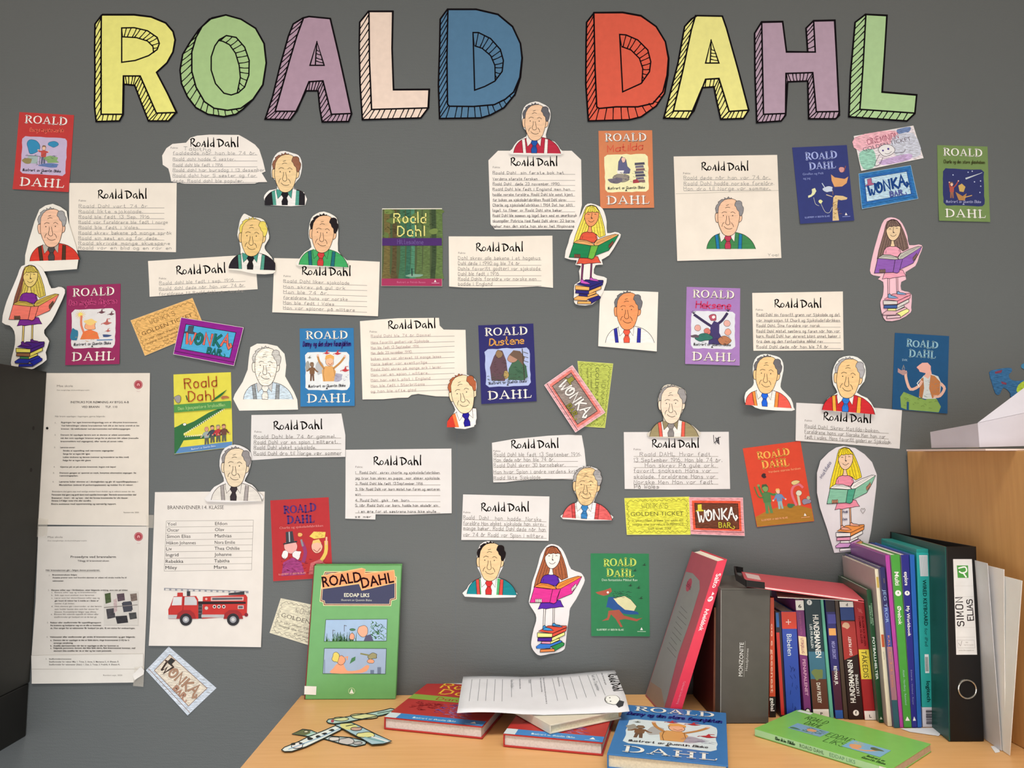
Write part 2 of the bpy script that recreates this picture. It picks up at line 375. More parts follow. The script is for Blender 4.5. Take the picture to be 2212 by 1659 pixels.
# ================================================================ the room
def rough_wall():
    m = bpy.data.materials.new('ribbed_wall_covering'); m.use_nodes = True; nt = m.node_tree; b = nt.nodes['Principled BSDF']
    tc = nt.nodes.new('ShaderNodeTexCoord'); mp = nt.nodes.new('ShaderNodeMapping'); nt.links.new(tc.outputs['Object'], mp.inputs[0])
    mp.inputs['Scale'].default_value = (0.16, 1, 1)
    n = nt.nodes.new('ShaderNodeTexNoise'); n.inputs['Scale'].default_value = 260; n.inputs['Detail'].default_value = 2; nt.links.new(mp.outputs[0], n.inputs['Vector'])
    n2 = nt.nodes.new('ShaderNodeTexNoise'); n2.inputs['Scale'].default_value = 500; nt.links.new(tc.outputs['Object'], n2.inputs['Vector'])
    ad = nt.nodes.new('ShaderNodeMath'); ad.operation = 'ADD'; nt.links.new(n.outputs['Fac'], ad.inputs[0]); nt.links.new(n2.outputs['Fac'], ad.inputs[1])
    bp = nt.nodes.new('ShaderNodeBump'); bp.inputs['Strength'].default_value = .35; bp.inputs['Distance'].default_value = .0012
    nt.links.new(ad.outputs[0], bp.inputs['Height']); nt.links.new(bp.outputs[0], b.inputs['Normal'])
    n3 = nt.nodes.new('ShaderNodeTexNoise'); n3.inputs['Scale'].default_value = 2.5; nt.links.new(tc.outputs['Object'], n3.inputs['Vector'])
    mr = nt.nodes.new('ShaderNodeMapRange'); mr.inputs['To Min'].default_value = .94; mr.inputs['To Max'].default_value = 1.06; nt.links.new(n3.outputs['Fac'], mr.inputs['Value'])
    vm = nt.nodes.new('ShaderNodeVectorMath'); vm.operation = 'SCALE'; vm.inputs[0].default_value = (.116, .132, .140); nt.links.new(mr.outputs[0], vm.inputs['Scale'])
    nt.links.new(vm.outputs[0], b.inputs['Base Color']); b.inputs['Roughness'].default_value = .5; b.inputs['Specular IOR Level'].default_value = .30
    return m
def wood(name, base, dark, axis=(1, 12, 12), rough=.38):
    m = bpy.data.materials.new(name); m.use_nodes = True; nt = m.node_tree; b = nt.nodes['Principled BSDF']
    tc = nt.nodes.new('ShaderNodeTexCoord'); mp = nt.nodes.new('ShaderNodeMapping'); nt.links.new(tc.outputs['Object'], mp.inputs[0])
    mp.inputs['Scale'].default_value = axis
    n = nt.nodes.new('ShaderNodeTexNoise'); n.inputs['Scale'].default_value = 9; n.inputs['Detail'].default_value = 6; nt.links.new(mp.outputs[0], n.inputs['Vector'])
    cr = nt.nodes.new('ShaderNodeValToRGB'); nt.links.new(n.outputs['Fac'], cr.inputs[0])
    cr.color_ramp.elements[0].position = .3; cr.color_ramp.elements[0].color = (*dark, 1); cr.color_ramp.elements[1].position = .7; cr.color_ramp.elements[1].color = (*base, 1)
    nt.links.new(cr.outputs[0], b.inputs['Base Color']); b.inputs['Roughness'].default_value = rough; b.inputs['Specular IOR Level'].default_value = .4
    return m
WALLM = rough_wall()
mb = MB(); mb.box(-2.6, 2.6, 0, .12, 0, 2.9, WALLM); tag(mb.build('wall_back'), kind='structure')
mb = MB(); mb.box(-2.6, 2.6, -3.2, 0, -.06, 0, mat('8a8580', 'matte')); tag(mb.build('floor'), kind='structure')
# strips of the wall covering meet at a faint seam
q = onY(985, 1200); mb = MB(); mb.box(-.0003, .0003, -.0001, 0, .10, 1.28, mat('565c5f', 'matte'))
o = mb.build('trim_1'); o.location = (q.x, -.0001, 0); tag(o, kind='structure')
# ---- desk
xl = onZ(650, 1502).x; xr = onY(1956, 975).x
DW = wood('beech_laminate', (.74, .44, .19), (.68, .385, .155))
desk = empty('desk', Matrix.Translation((0, 0, 0)), 'light beech school desk against the grey wall under the display', 'desk')
XR = xr
def bevbox(name, parent, dims, m, b=.002):
    mb = MB(); mb.box(*dims, m); return mb.build(name, parent, bevel=b)
bevbox('desk_top', desk, (xl, 1.20, -.66, -.001, DESK - .026, DESK), DW)
for x in (xl + .05, 1.24):
    for y in (-.60, -.06): bevbox('leg', desk, (x - .02, x + .02, y - .02, y + .02, 0, DESK - .027), mat('8d8f92', 'plastic'))
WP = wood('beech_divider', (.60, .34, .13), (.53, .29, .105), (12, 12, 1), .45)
dv = empty('desk_divider', Matrix.Translation((xr, -.001, 0)) @ Matrix.Rotation(math.radians(3.7), 4, 'Z'), 'upright wooden side panel at the right end of the desk', 'partition')
ztop = onY(1956, 975).z
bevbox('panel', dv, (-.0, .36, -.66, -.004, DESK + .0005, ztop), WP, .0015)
# ---- black cabinet on the left
pT = onY(97, 803); pB = onY(65, 1590)
xc = (pT.x + pB.x) / 2
cab = empty('wall_cabinet', Matrix.Translation((xc, 0, 0)), 'black box cabinet on the wall at the left edge of the picture', 'cabinet')
BK = mat('27251f', 'matte'); BK2 = mat('1d1b17', 'matte')
zs = onY(72, 1475).z
bevbox('cabinet_body', cab, (-.5, 0, -.30, -.001, zs + .001, pT.z), BK, .003)
bevbox('cabinet_base', cab, (-.5, -.002, -.30, -.001, pB.z, zs), BK2, .003)
q = onY(3, 1500, -.125)
mb = MB(); R_ = 8
for i in range(R_):
    a, b_ = math.pi * i / R_, math.pi * (i + 1) / R_
    mb.box(0, .009, -.004, .004, -.003, .003, mat('b9b6ae', 'plastic'), Matrix.Translation((0, -.135 - .012 * math.sin((a + b_) / 2), q.z + .03 * math.cos((a + b_) / 2))) @ Matrix.Rotation(0, 4, 'X'))
mb.build('pull_handle', cab)
for (sx, sy) in ((75, 925), (71, 1015)):
    pr = Print(lambda x, y, L=0: (0.0001 + L * EPS, x, y), cab, COOL); q = onY(sx, sy, -.03)
    pr.part('screw_hole'); pr.dot(-.035, q.z, .004, '120f0d', 10)
    pr.done()

# ================================================================ headline letters
Z1 = Zm(180, 0, 3.8138); Z2 = Zm(740, 0, 3.8138); Z3 = Zm(1240, 0, 2.765)
def lettercut(z, sil, face, strips, hole, inner, hx, label):
    sil = z(sil); p = sheet('paper_letter', offset_poly(sil, 1.5), label, 'paper letter', '100b0d', z0=.0008, bend=curl(sil, 90, .0012, .6), group='nine cut-out letters of the headline', kind='print', wb=WARM)
    p.part('coloured_side', 'hatched shadow side of the letter'); p.fill(sil, hx)
    p.part('coloured_face', 'plain coloured face of the letter'); p.fill(offset_poly(z(face), -.2), hx)
    p.part('outline', 'black marker outline and hatching')
    p.line(sil, 3.6, '100b0d', closed=True); p.line(z(face), 3.4, '100b0d', closed=True)
    if hole: p.line(z(hole), 3.0, '100b0d', closed=True)
    if inner: p.line(z(inner), 2.8, '100b0d')
    def at(P, t):
        L = [math.dist(a, b) for a, b in zip(P, P[1:])]; s_ = max(0, min(1, t)) * sum(L)
        for (a, b), l in zip(zip(P, P[1:]), L):
            if s_ <= l: f = s_ / l; return (a[0] + (b[0] - a[0]) * f, a[1] + (b[1] - a[1]) * f)
            s_ -= l
        return P[-1]
    for A, B, n in strips:
        A, B = z(A), z(B)
        p.line([A[0], B[0]], 1.8, '100b0d', inc=False); p.line([A[-1], B[-1]], 2.2, '100b0d', inc=False)
        for i in range(1, n + 1):
            t = i / (n + .6) + p.rnd.uniform(-.12, .12) / n; u = t - .42 / n - p.rnd.uniform(0, .25) / n
            a, b = at(A, t), at(B, u); mx = ((a[0] + b[0]) / 2 + p.rnd.uniform(-.5, .5), (a[1] + b[1]) / 2 + .6)
            p.line([a + (1.0,), mx + (.8,), b + (1.15,)], 2.3, '100b0d', inc=False)
    p.done()
LT = [(Z1, [(160,122),(420,122),(560,140),(680,190),(740,260),(758,330),(740,430),(690,520),(605,598),(690,760),(770,925),(705,1000),(540,1000),(480,850),(425,705),(335,695),(330,945),(300,1000),(110,1005),(95,880),(98,600),(95,400),(98,200),(150,130)],
 [(160,125),(420,125),(560,142),(680,192),(740,262),(757,330),(740,430),(690,520),(605,598),(690,760),(770,930),(605,935),(470,628),(332,628),(328,945),(150,945),(148,400),(150,130)],
 [([(98,200),(97,600),(92,880),(110,1005)],[(150,130),(150,400),(152,700),(150,945)],13),([(110,1005),(300,1000)],[(150,945),(328,945)],4),([(340,695),(425,700)],[(335,628),(470,628)],4),([(425,705),(480,850),(540,1000)],[(470,628),(540,780),(605,935)],9),([(540,1000),(705,1000)],[(605,935),(770,930)],4),
  ([(318,232),(420,230),(530,255),(610,310),(628,360),(605,415)],[(325,305),(440,312),(530,340),(575,385),(580,435)],10)],
 [(318,232),(420,230),(530,255),(610,310),(628,360),(610,410),(540,460),(430,500),(318,515)], [(320,305),(440,312),(530,340),(575,385),(580,435)], 'e2d772', 'yellow cut-out letter R, first of the headline'),
(Z1, [(1175,125),(1300,160),(1420,235),(1490,360),(1508,520),(1480,700),(1400,820),(1320,900),(1260,945),(1160,965),(1030,945),(930,890),(860,800),(810,690),(798,580),(820,450),(880,350),(950,250),(1040,160)],
 [(1175,125),(1300,160),(1420,235),(1490,360),(1508,520),(1480,700),(1400,820),(1300,895),(1190,912),(1080,895),(1000,840),(930,720),(895,590),(895,430),(930,310),(980,220),(1060,150)],
 [([(950,250),(880,350),(820,450),(800,580),(812,690),(860,800),(930,890),(1030,945),(1160,965),(1260,945),(1320,905)],[(980,225),(930,310),(895,430),(895,590),(930,720),(1000,840),(1080,895),(1190,912),(1250,908),(1300,895),(1325,890)],19),
  ([(1130,320),(1180,295),(1260,310),(1330,390),(1368,500),(1365,620),(1330,725),(1275,770)],[(1115,335),(1150,342),(1205,370),(1255,440),(1285,540),(1295,640),(1285,710),(1270,768)],12)],
 [(1180,295),(1260,310),(1330,390),(1368,500),(1365,620),(1330,720),(1280,765),(1220,785),(1160,770),(1090,690),(1055,580),(1055,470),(1085,380),(1120,330)], [(1115,335),(1150,342),(1205,370),(1255,440),(1285,540),(1295,640),(1270,765)], 'a0b878', 'green cut-out letter O of the headline'),
(Z1, [(1860,138),(2035,155),(2100,430),(2160,700),(2211,940),(2186,1005),(1970,1008),(1950,900),(1935,750),(1835,750),(1750,930),(1705,990),(1500,985),(1560,800),(1620,550),(1690,300),(1730,200),(1810,150)],
 [(1815,150),(1860,138),(2035,155),(2100,430),(2160,700),(2211,938),(2045,945),(1975,668),(1860,675),(1760,920),(1582,920),(1700,500),(1760,300)],
 [([(1730,200),(1690,300),(1620,550),(1560,800),(1500,985)],[(1810,150),(1760,300),(1700,500),(1640,710),(1582,920)],14),([(1500,985),(1705,990)],[(1582,920),(1760,920)],5),([(1835,750),(1935,740)],[(1860,675),(1975,668)],4),([(1935,745),(1950,880),(1970,1005)],[(1975,668),(2010,800),(2045,945)],6),([(1970,1008),(2186,1005)],[(2045,945),(2211,940)],5),
  ([(1925,400),(1950,440),(1985,540)],[(1920,400),(1915,470),(1912,540)],4)], [(1925,345),(1985,540),(1868,540)], [(1925,345),(1918,440),(1912,540)], 'a8878f', 'mauve cut-out letter A in the first word'),
(Z2, [(215,95),(415,95),(408,400),(420,740),(715,738),(708,890),(645,975),(165,990),(145,700),(138,400),(142,185)], [(218,97),(413,97),(408,400),(420,742),(713,740),(705,892),(240,905),(222,500)],
 [([(142,185),(138,400),(145,700),(165,988)],[(215,100),(222,350),(228,650),(240,903)],13),([(165,988),(645,975)],[(240,905),(705,892)],9)], None, None, 'f0c8ae', 'pale pink cut-out letter L of the headline'),
(Z2, [(865,78),(1100,78),(1280,120),(1400,220),(1465,360),(1480,480),(1465,640),(1420,780),(1330,890),(1220,950),(1140,975),(800,980),(790,700),(800,400),(805,160)], [(868,80),(1100,80),(1280,122),(1400,222),(1465,360),(1478,480),(1460,640),(1410,760),(1340,820),(1250,865),(1080,880),(880,878),(865,860),(860,500)],
 [([(805,160),(800,400),(790,700),(800,978)],[(865,85),(862,350),(858,600),(870,875)],15),([(800,978),(1140,975),(1220,950),(1330,890),(1420,790)],[(870,875),(1080,880),(1250,865),(1340,820),(1420,765)],11),
  ([(1075,270),(1120,270),(1220,320),(1300,410),(1325,500),(1310,600),(1258,668)],[(1085,375),(1120,385),(1180,420),(1235,485),(1255,550),(1262,610),(1256,665)],11)],
 [(1075,270),(1120,270),(1220,320),(1300,410),(1325,500),(1315,590),(1255,670),(1170,715),(1088,745)], [(1090,380),(1150,400),(1220,460),(1255,540),(1258,660)], '4c7086', 'blue cut-out letter D of the headline'),
(Z3, [(120,77),(290,75),(400,95),(490,160),(545,250),(565,350),(560,450),(540,560),(490,635),(400,700),(330,718),(85,725),(70,500),(72,250),(75,135)], [(118,78),(290,77),(400,97),(490,160),(545,250),(563,350),(555,450),(530,550),(470,620),(380,640),(250,640),(150,650),(135,640),(125,400)],
 [([(75,135),(72,300),(72,500),(85,722)],[(118,80),(120,250),(125,450),(137,650)],14),([(85,722),(330,718),(400,700),(490,635),(545,550)],[(137,650),(280,642),(390,638),(470,612),(540,545)],10),
  ([(272,207),(310,210),(380,240),(440,300),(458,370),(450,430),(408,495)],[(283,275),(310,288),(350,305),(390,350),(408,400),(410,450),(405,493)],11)],
 [(272,207),(310,210),(380,240),(440,300),(458,370),(450,430),(400,500),(290,550)], [(285,280),(340,300),(390,350),(410,410),(405,495)], 'd4553c', 'red cut-out letter D, start of the second word'),
(Z3, [(735,95),(885,98),(910,170),(980,420),(1042,660),(1010,710),(875,715),(850,600),(835,520),(765,525),(700,680),(680,712),(535,708),(560,610),(620,380),(660,160),(700,115)], [(725,95),(885,98),(910,170),(980,420),(1042,660),(925,668),(865,470),(785,475),(715,665),(592,665),(650,420),(700,180)],
 [([(660,160),(620,380),(560,610),(535,708)],[(722,100),(690,230),(640,460),(592,665)],13),([(535,708),(680,712)],[(592,665),(715,665)],4),([(765,525),(840,520)],[(785,475),(865,470)],3),([(840,520),(855,620),(880,712)],[(865,470),(895,570),(925,665)],6),([(880,715),(1010,710)],[(925,668),(1042,660)],4),([(820,290),(845,310),(865,378)],[(815,290),(815,330),(812,378)],4)],
 [(818,240),(865,378),(785,378)], [(818,240),(815,330),(812,378)], 'e6dd7e', 'yellow cut-out letter A in the second word'),
(Z3, [(1120,132),(1245,130),(1268,310),(1395,312),(1385,170),(1430,125),(1557,122),(1570,400),(1583,690),(1560,712),(1400,712),(1395,485),(1275,490),(1262,690),(1235,725),(1090,735),(1080,450),(1078,200)], [(1120,135),(1245,132),(1268,312),(1440,312),(1430,127),(1555,124),(1570,400),(1583,668),(1445,670),(1425,435),(1265,440),(1262,680),(1130,685)],
 [([(1078,200),(1080,450),(1090,735)],[(1120,138),(1122,400),(1130,685)],13),([(1090,735),(1240,722)],[(1130,685),(1262,680)],5),([(1385,170),(1392,310)],[(1430,127),(1440,312)],5),([(1275,485),(1395,485)],[(1268,438),(1425,435)],6),([(1395,485),(1400,712)],[(1425,437),(1445,670)],7),([(1400,712),(1565,708)],[(1445,672),(1583,668)],5)],
 None, None, 'ac8e96', 'mauve cut-out letter H of the headline'),
(Z3, [(1740,87),(1868,93),(1855,300),(1840,550),(2045,568),(2033,680),(1985,725),(1640,700),(1650,450),(1678,135)], [(1742,88),(1867,95),(1855,300),(1838,552),(2045,570),(2033,678),(1705,655),(1710,600),(1725,400)],
 [([(1678,135),(1655,400),(1640,700)],[(1738,92),(1722,400),(1705,652)],13),([(1640,700),(1985,725)],[(1705,655),(2033,678)],8)], None, None, 'a6bf84', 'green cut-out letter L ending the headline')]
for a in LT: lettercut(*a)

# ================================================================ fact sheets written by the pupils
G_FACT = 'hand-written fact sheets on the wall'
def fact(outl, label, head, fakta, lines, pen='6e665e', z0=.0006, bend=None, rule='8c847a', hw=1.0, extra=None, ph=6.6, wd=1.0, jit=.35):
    p = sheet('fact_sheet', outl, label, 'paper sheet', 'e6d6c2' if outl[0][1] < 820 else 'e0dad4', z0=z0, bend=bend, group=G_FACT)
    p.part('heading', 'bold black brush lettering'); p.brush(*head)
    p.part('ruled_lines')
    if fakta: p.text('Fakta:', fakta[0], fakta[1] + 1.5, fakta[0] + 16, fakta[1] + 1.5, 4.2, '6a625c')
    for l in lines:
        if l[5]: p.line([l[:2], l[2:4]], .9, rule, inc=False)
    p.layer += 1
    p.part('handwriting')
    for l in lines:
        if l[4]:
            t = l[4]; x0, y0, x1, y1 = l[:4]; f = l[6] if len(l) > 6 else 1.0; off = l[7] if len(l) > 7 else 0
            p.pen(t, x0 + off, y0 - .8, x0 + off + (x1 - x0) * f, y0 + (y1 - y0) * f - .8, ph, wd * .82, pen, jit=jit, gap=2.1)
    if extra: extra(p)
    p.done(); return p
def L_(x0, x1, ys, texts, fr=None, sl=0.0, rule=None):
    out = []
    for i, (y, t) in enumerate(zip(ys, texts)):
        y0, y1 = (y if isinstance(y, tuple) else (y, y + sl)); f = (fr[i] if fr else min(1.0, len(t) / 34.0 + .15))
        out.append((x0, y0, x1, y1, t, rule[i] if rule else True, f))
    return out
zA = Zm(0, 220, 4.1475); zB = Zm(320, 270, 3.770); zC = Zm(740, 420, 5.184); zD = Zm(1020, 210, 3.770); zE = Zm(1420, 260, 3.770)
zQ = Zm(1772, 240, 3.770); zG = Zm(940, 480, 4.608); zR = Zm(1260, 600, 4.1475); zF = Zm(1580, 600, 4.1475); zS = Zm(1852, 660, 4.608)
zN = Zm(240, 620, 4.1475); zH = Zm(620, 660, 3.457); zI = Zm(960, 900, 3.770); zJ = Zm(1160, 760, 3.950); zL = Zm(1580, 900, 4.879)
zM = Zm(980, 1120, 4.809); zK = Zm(300, 940, 3.457); z0_ = Zm(0, 560, 4.1475); zX = Zm(560, 1060, 3.318); zW = Zm(240, 1380, 4.809)
fact([(150,395.5),(382,395.5),(380.5,545),(172,541),(150,540)], 'fact sheet under the red book cover, nine grey pencil lines', (211.7,428.6,106), (171,434),
 L_(171, 355, [449.5,461,472.7,484,495.6,507.4,519,529.8,540], ['Roald Dahl vart 74 år','Roald likte sjokolade.','Roald ble født 13 Sep. 1916','Roald var foreldrere ble født i norge','Roald ble født i Wales.','Roald skrev bøkene på mange språk','Roald sin søst en og far døde.','Roald skrivde mange skuespene','Roald var en blid og en rar en'],
 [.82,.76,.84,1.05,.72,1.1,.94,1.08,1.1], rule=[1]*8+[0]), pen='8d857b')
fact(zB([(345,105),(400,88),(500,80),(740,82),(800,115),(870,160),(905,200),(935,290),(957,380),(927,393),(972,467),(900,468),(870,480),(600,483),(300,480),(190,460),(178,400),(165,355),(120,325),(115,250),(150,190),(200,155),(310,145)]),
 'fact sheet cut in a speech bubble shape', (411,317,105), (369,320), L_(374, 556, [335,348,360.7,371.6,383.5,395], ['foaldedde når han ble 74 år.','Roald dahl hadde 5 søster.','Roald dahl ble født i 1916','Roald dahl har bursdag i 13 desember','Roald dahl har 5 søster og far','døde. Roald dahl ble populær.'], [1,.75,.6,1.1,1,.85]), pen='8d857b',
 extra=lambda p: p.pen('Tabitha', 397, 325, 458, 327, 7, .9, '8d857b', jit=.5))
fact([(320,564),(505.7,552.5),(551,550),(556.9,625),(440,632),(346.5,640),(324,641.4)], 'narrow tilted fact sheet under the fair-haired portrait', (381,593,107,-2.5), (344,602),
 L_(344.6, 530, [(616,608),(628,620),(639.5,632)], ['Roald dahl ble født i sep. 1916','Roald dahl døde når han var 74 år','foreldrene til Roald dahl var norske.'], [.88,1,1], rule=[1,1,0]), pen='8d857b')
fact([(592.4,557.8),(700,560),(820.6,565.6),(817,683.7),(700,679),(588.7,675)], 'fact sheet under the black-haired portrait in a green shirt', (652,593.6,106,1), (613,597),
 L_(612.6, 793, [(610.8,616.8),(622.8,628),(634.7,640),(646.7,652),(658,663),(669,675)], ['Roald Dahl liker sjokolade','Han skrev på gul ark','Han ble 74 år.','foreldrene hans var norske','Han ble født i Wales','Han var spioner på militære'], [.8,.75,.55,.78,.62,.87]), pen='7b736a')
fact(zD([(210,437),(810,437),(887,510),(893,880),(850,1080),(600,1078),(185,1078),(150,1035),(132,515)]), 'tall fact sheet with clipped corners, eleven lines of black ink', (1102.8,358,101.6), (1064.6,362),
 L_(1064.6, 1242, [377,390,401,412.4,424,435.5,446.6,458,469.4,481,492.5], ['Roald Dahl  sin første bok het','Verdens største fersken','Roald Dahl  døde 23 november 1990.','Roald Dahl ble født i England men han','hadde norske foreldre. Roald Dahl ble mest kjent','for boken om sjokoladefabrikken Roald Dahl skrev','Charlie og sjokoladefabrikken i 1964 Det har blitt','laget to filmer av Roald Dahl sine bøker','Roald Dahl ble sammen og laget barn med en amerikansk','skuespiller Patricia Neal Roald Dahl skrev 22 barne','bøker men den siste han skrev het Minpinnene'],
 [.88,.55,.83,.95,.98,.9,.98,.85,1.03,1,1]), pen='3c3637', ph=5.6, wd=.9)
fact([(1624.6,633),(1820.4,629.7),(1821.6,756.7),(1627,758)], 'small fact sheet left of the girl in pink, seven inked lines', (1672.3,664,102), (1632.6,669.6),
 L_(1634, 1815, [683.7,695.7,707,719,730,741,753], ['Roald Dahl sin favoritt grønn var Sjokolade og det','var inspirasjon til Charli og Sjokoladefabrikken','Roald Dahl. Sine foreldre var norsk','Roald Dahl mistet søstera og faren når han var','barn. Roald Dahl har skrevet blant annet bøker i','fra dem og den fantastiske mikkel rev','Roald Dahl døde når han ble 74 år'], [1,1,.76,1,1,.8,.86]), pen='46403f', ph=6, wd=.9)
fact(zG([(135,142),(640,143),(1167,135),(1173,655),(1020,640),(830,650),(500,655),(280,653),(140,643)]), 'fact sheet right of the forest book cover, wavy lower edge', (1028,542.5,102), (990,547),
 L_(990, 1169, [562,573.3,584.6,596,607,618], ['Dahl skrev alle bøkene i et hagehus','Dahl døde i 1990 og ble 74 år','Dahls favoritt godteri var sjokolade','Dahl ble født i 1916','Roald Dahls foreldre var norske men','bodde i England'], [1,.75,1,.5,.95,.42]), pen='7a7369', ph=7.2)
fact(zH([(545,117),(690,105),(830,95),(1135,92),(1140,150),(1170,180),(1333,182),(1343,540),(1330,690),(1210,680),(1110,678),(980,660),(930,668),(905,688),(830,690),(720,700),(565,702)]), 'large ragged fact sheet with a stepped top and eleven faint lines', (838.4,710.6,103,-1.5), (799,717),
 L_(801.7, 981.6, [(729.4,726),(743.3,738),(755,748),(766,760.4),(778.6,772),(790,783.5),(801.5,795),(813,806.7),(825,818.5),(837,830.7),(849,842)], ['Roald Dahl ble 74 år Gammel','Hans favoritt godteri var Sjokolade','Han ble født 13 September 1916','Han døde 23 november 1990.','boken som var skrevet til mange leses','Hans bøker var eventyrlige','Roald Dahl skrev på mange ark i løver','Han var en spion i militære.','Han har vært pilot i England','Han ble født i Storbritania','og han ble ofte glad'],
 [.72,.7,.58,.5,.85,.68,.85,.7,.72,.65,.55]), pen='a3877f', ph=5.2, wd=.9, jit=.3)
fact([(543.3,896.5),(640,895),(737.7,893.4),(746.4,940),(746.4,986.9),(620,989),(541.4,994.4)], 'fact sheet right of the crocodile cover, four dark pencil lines', (590.8,928,106,-1), (550,933),
 L_(549, 737, [(948,946.4),(960,958.5),(971,971),(984,983)], ['Roald Dahl ble 74 år gammel.','Roald Dahl var en spion i militæret.','Roald Dahl elsket sjokolade.','Roald Dahl dro til Norge vær sommer'], [.95,.97,.72,1.02]), pen='5c5650', ph=7.6)
fact(zH([(438,1077),(1228,1068),(1230,1550),(900,1560),(663,1558),(661,1597),(437,1590)]), 'fact sheet with numbered lines in black ink and a stepped lower edge', (806.6,1004,104), (768,1009),
 L_(768, 951, [1024,1036,1047.6,1059.8,1070.8,1083.8,1094.8,1107.8,1119], ['1  Roald Dahl  skrev charlie og sjokoladefabrikken','jeg tror han skrev en pappa  mor elsker sjokolade','2. Roald Dahl ble født 13.September 1916','3. Når Roald Dahl var barn mistet han faren og søsteren','sin','4. Roald Dahl  gikk  fem  barn','5. Når Roald Dahl var barn, hadde han skoleår sin','  i en ære for at søstrene hans ikke skulle','se mer'],
 [1,1,.8,1,.07,.64,.98,.96,.2], rule=[1]*8+[0]), pen='35302f', ph=5, wd=.9)
fact(zI([(387,213),(560,183),(850,155),(1010,148),(1118,152),(1140,270),(1153,400),(1120,470),(1060,512),(830,505),(600,520),(500,533),(398,535)]), 'curved fact sheet under the pink chocolate wrapper, five pencil lines', (1104,968.4,103,-1), (1065.6,974.6),
 L_(1067, 1248, [(986.7,986),(998,996.5),(1010,1008),(1024,1022),(1037,1034)], ['Roald Dahl ble født 13 September 1916.','Han døde når han ble 74 år.','Roald Dahl skrev 30 barnebøker.','Han hvar Spion i andre verdens krig','Roald likte Sjokolade.'], [1.05,.73,.86,1,.58], rule=[1,1,1,1,1]), pen='6d6860', ph=7.8)
fact(zI([(152,633),(855,650),(848,1010),(560,1005),(138,1003)]), 'fact sheet above the green-and-red braces portrait', (1039,1104,104), (1001,1107),
 L_(1001, 1180, [(1122,1127),(1134.7,1137),(1145,1148.5),(1158.6,1162.6)], ['Roald  Dahl   han  hadde  Norske','foreldre Han elsket sjokolade han skrev','mange bøker. Roald Dahl døde når han','var 74 år Roald var Spion i militære'], [.95,.98,1.0,.97]), pen='6f6a63', ph=8)
def ex14(p):
    p.pen('På Wales', 1370, 1055, 1425, 1055, 8, 1.1, '77726c')
    R = p.rnd; p.line([(1541+R.uniform(0,13), 943+R.uniform(0,18)) for _ in range(16)], 1.0, '2f2b30')
    p.line([(1541,940),(1542,955)], 1.2, '2f2b30'); p.line([(1553,960),(1546,948),(1556,944)], 1.2, '2f2b30')
fact(zJ([(740,685),(1635,682),(1647,1170),(1150,1175),(747,1170)]), 'fact sheet under the olive-shirt portrait with a scribble in its corner', (1408,966.3,102), (1368.9,971),
 L_(1369, 1551, [986,998.5,1010,1021.3,1034,1046], ['  Roald DAHL Hvar født','13 September 1916. Han ble 74 år.','    Han skrev På gule ark.','favorit snaksen Hans var','skolade. foreldrene Hans var','Norske Men Han var født'], [.93,1.06,.98,.93,.98,.95]), pen='77726c', ph=8.4, extra=ex14, wd=1.1)
fact([(1719.8,870),(1800,874),(1883.8,880.4),(1948,886),(1943,969.4),(1830,960),(1717.4,952)], 'fact sheet tilting down beneath the portrait with yellow braces', (1777.7,907.4,104,3.3), (1738,909),
 L_(1737.5, 1919, [(924.8,936.3),(936.3,948.4),(948,959.5)], ['Roald Dahl Skrev Matilda-boken.','Foreldrene hans var Norske Men han var','født i wales. Hans favoritt goderi er Sjokolade.'], [.9,.97,1.04]), pen='6f6a63', ph=7.6)

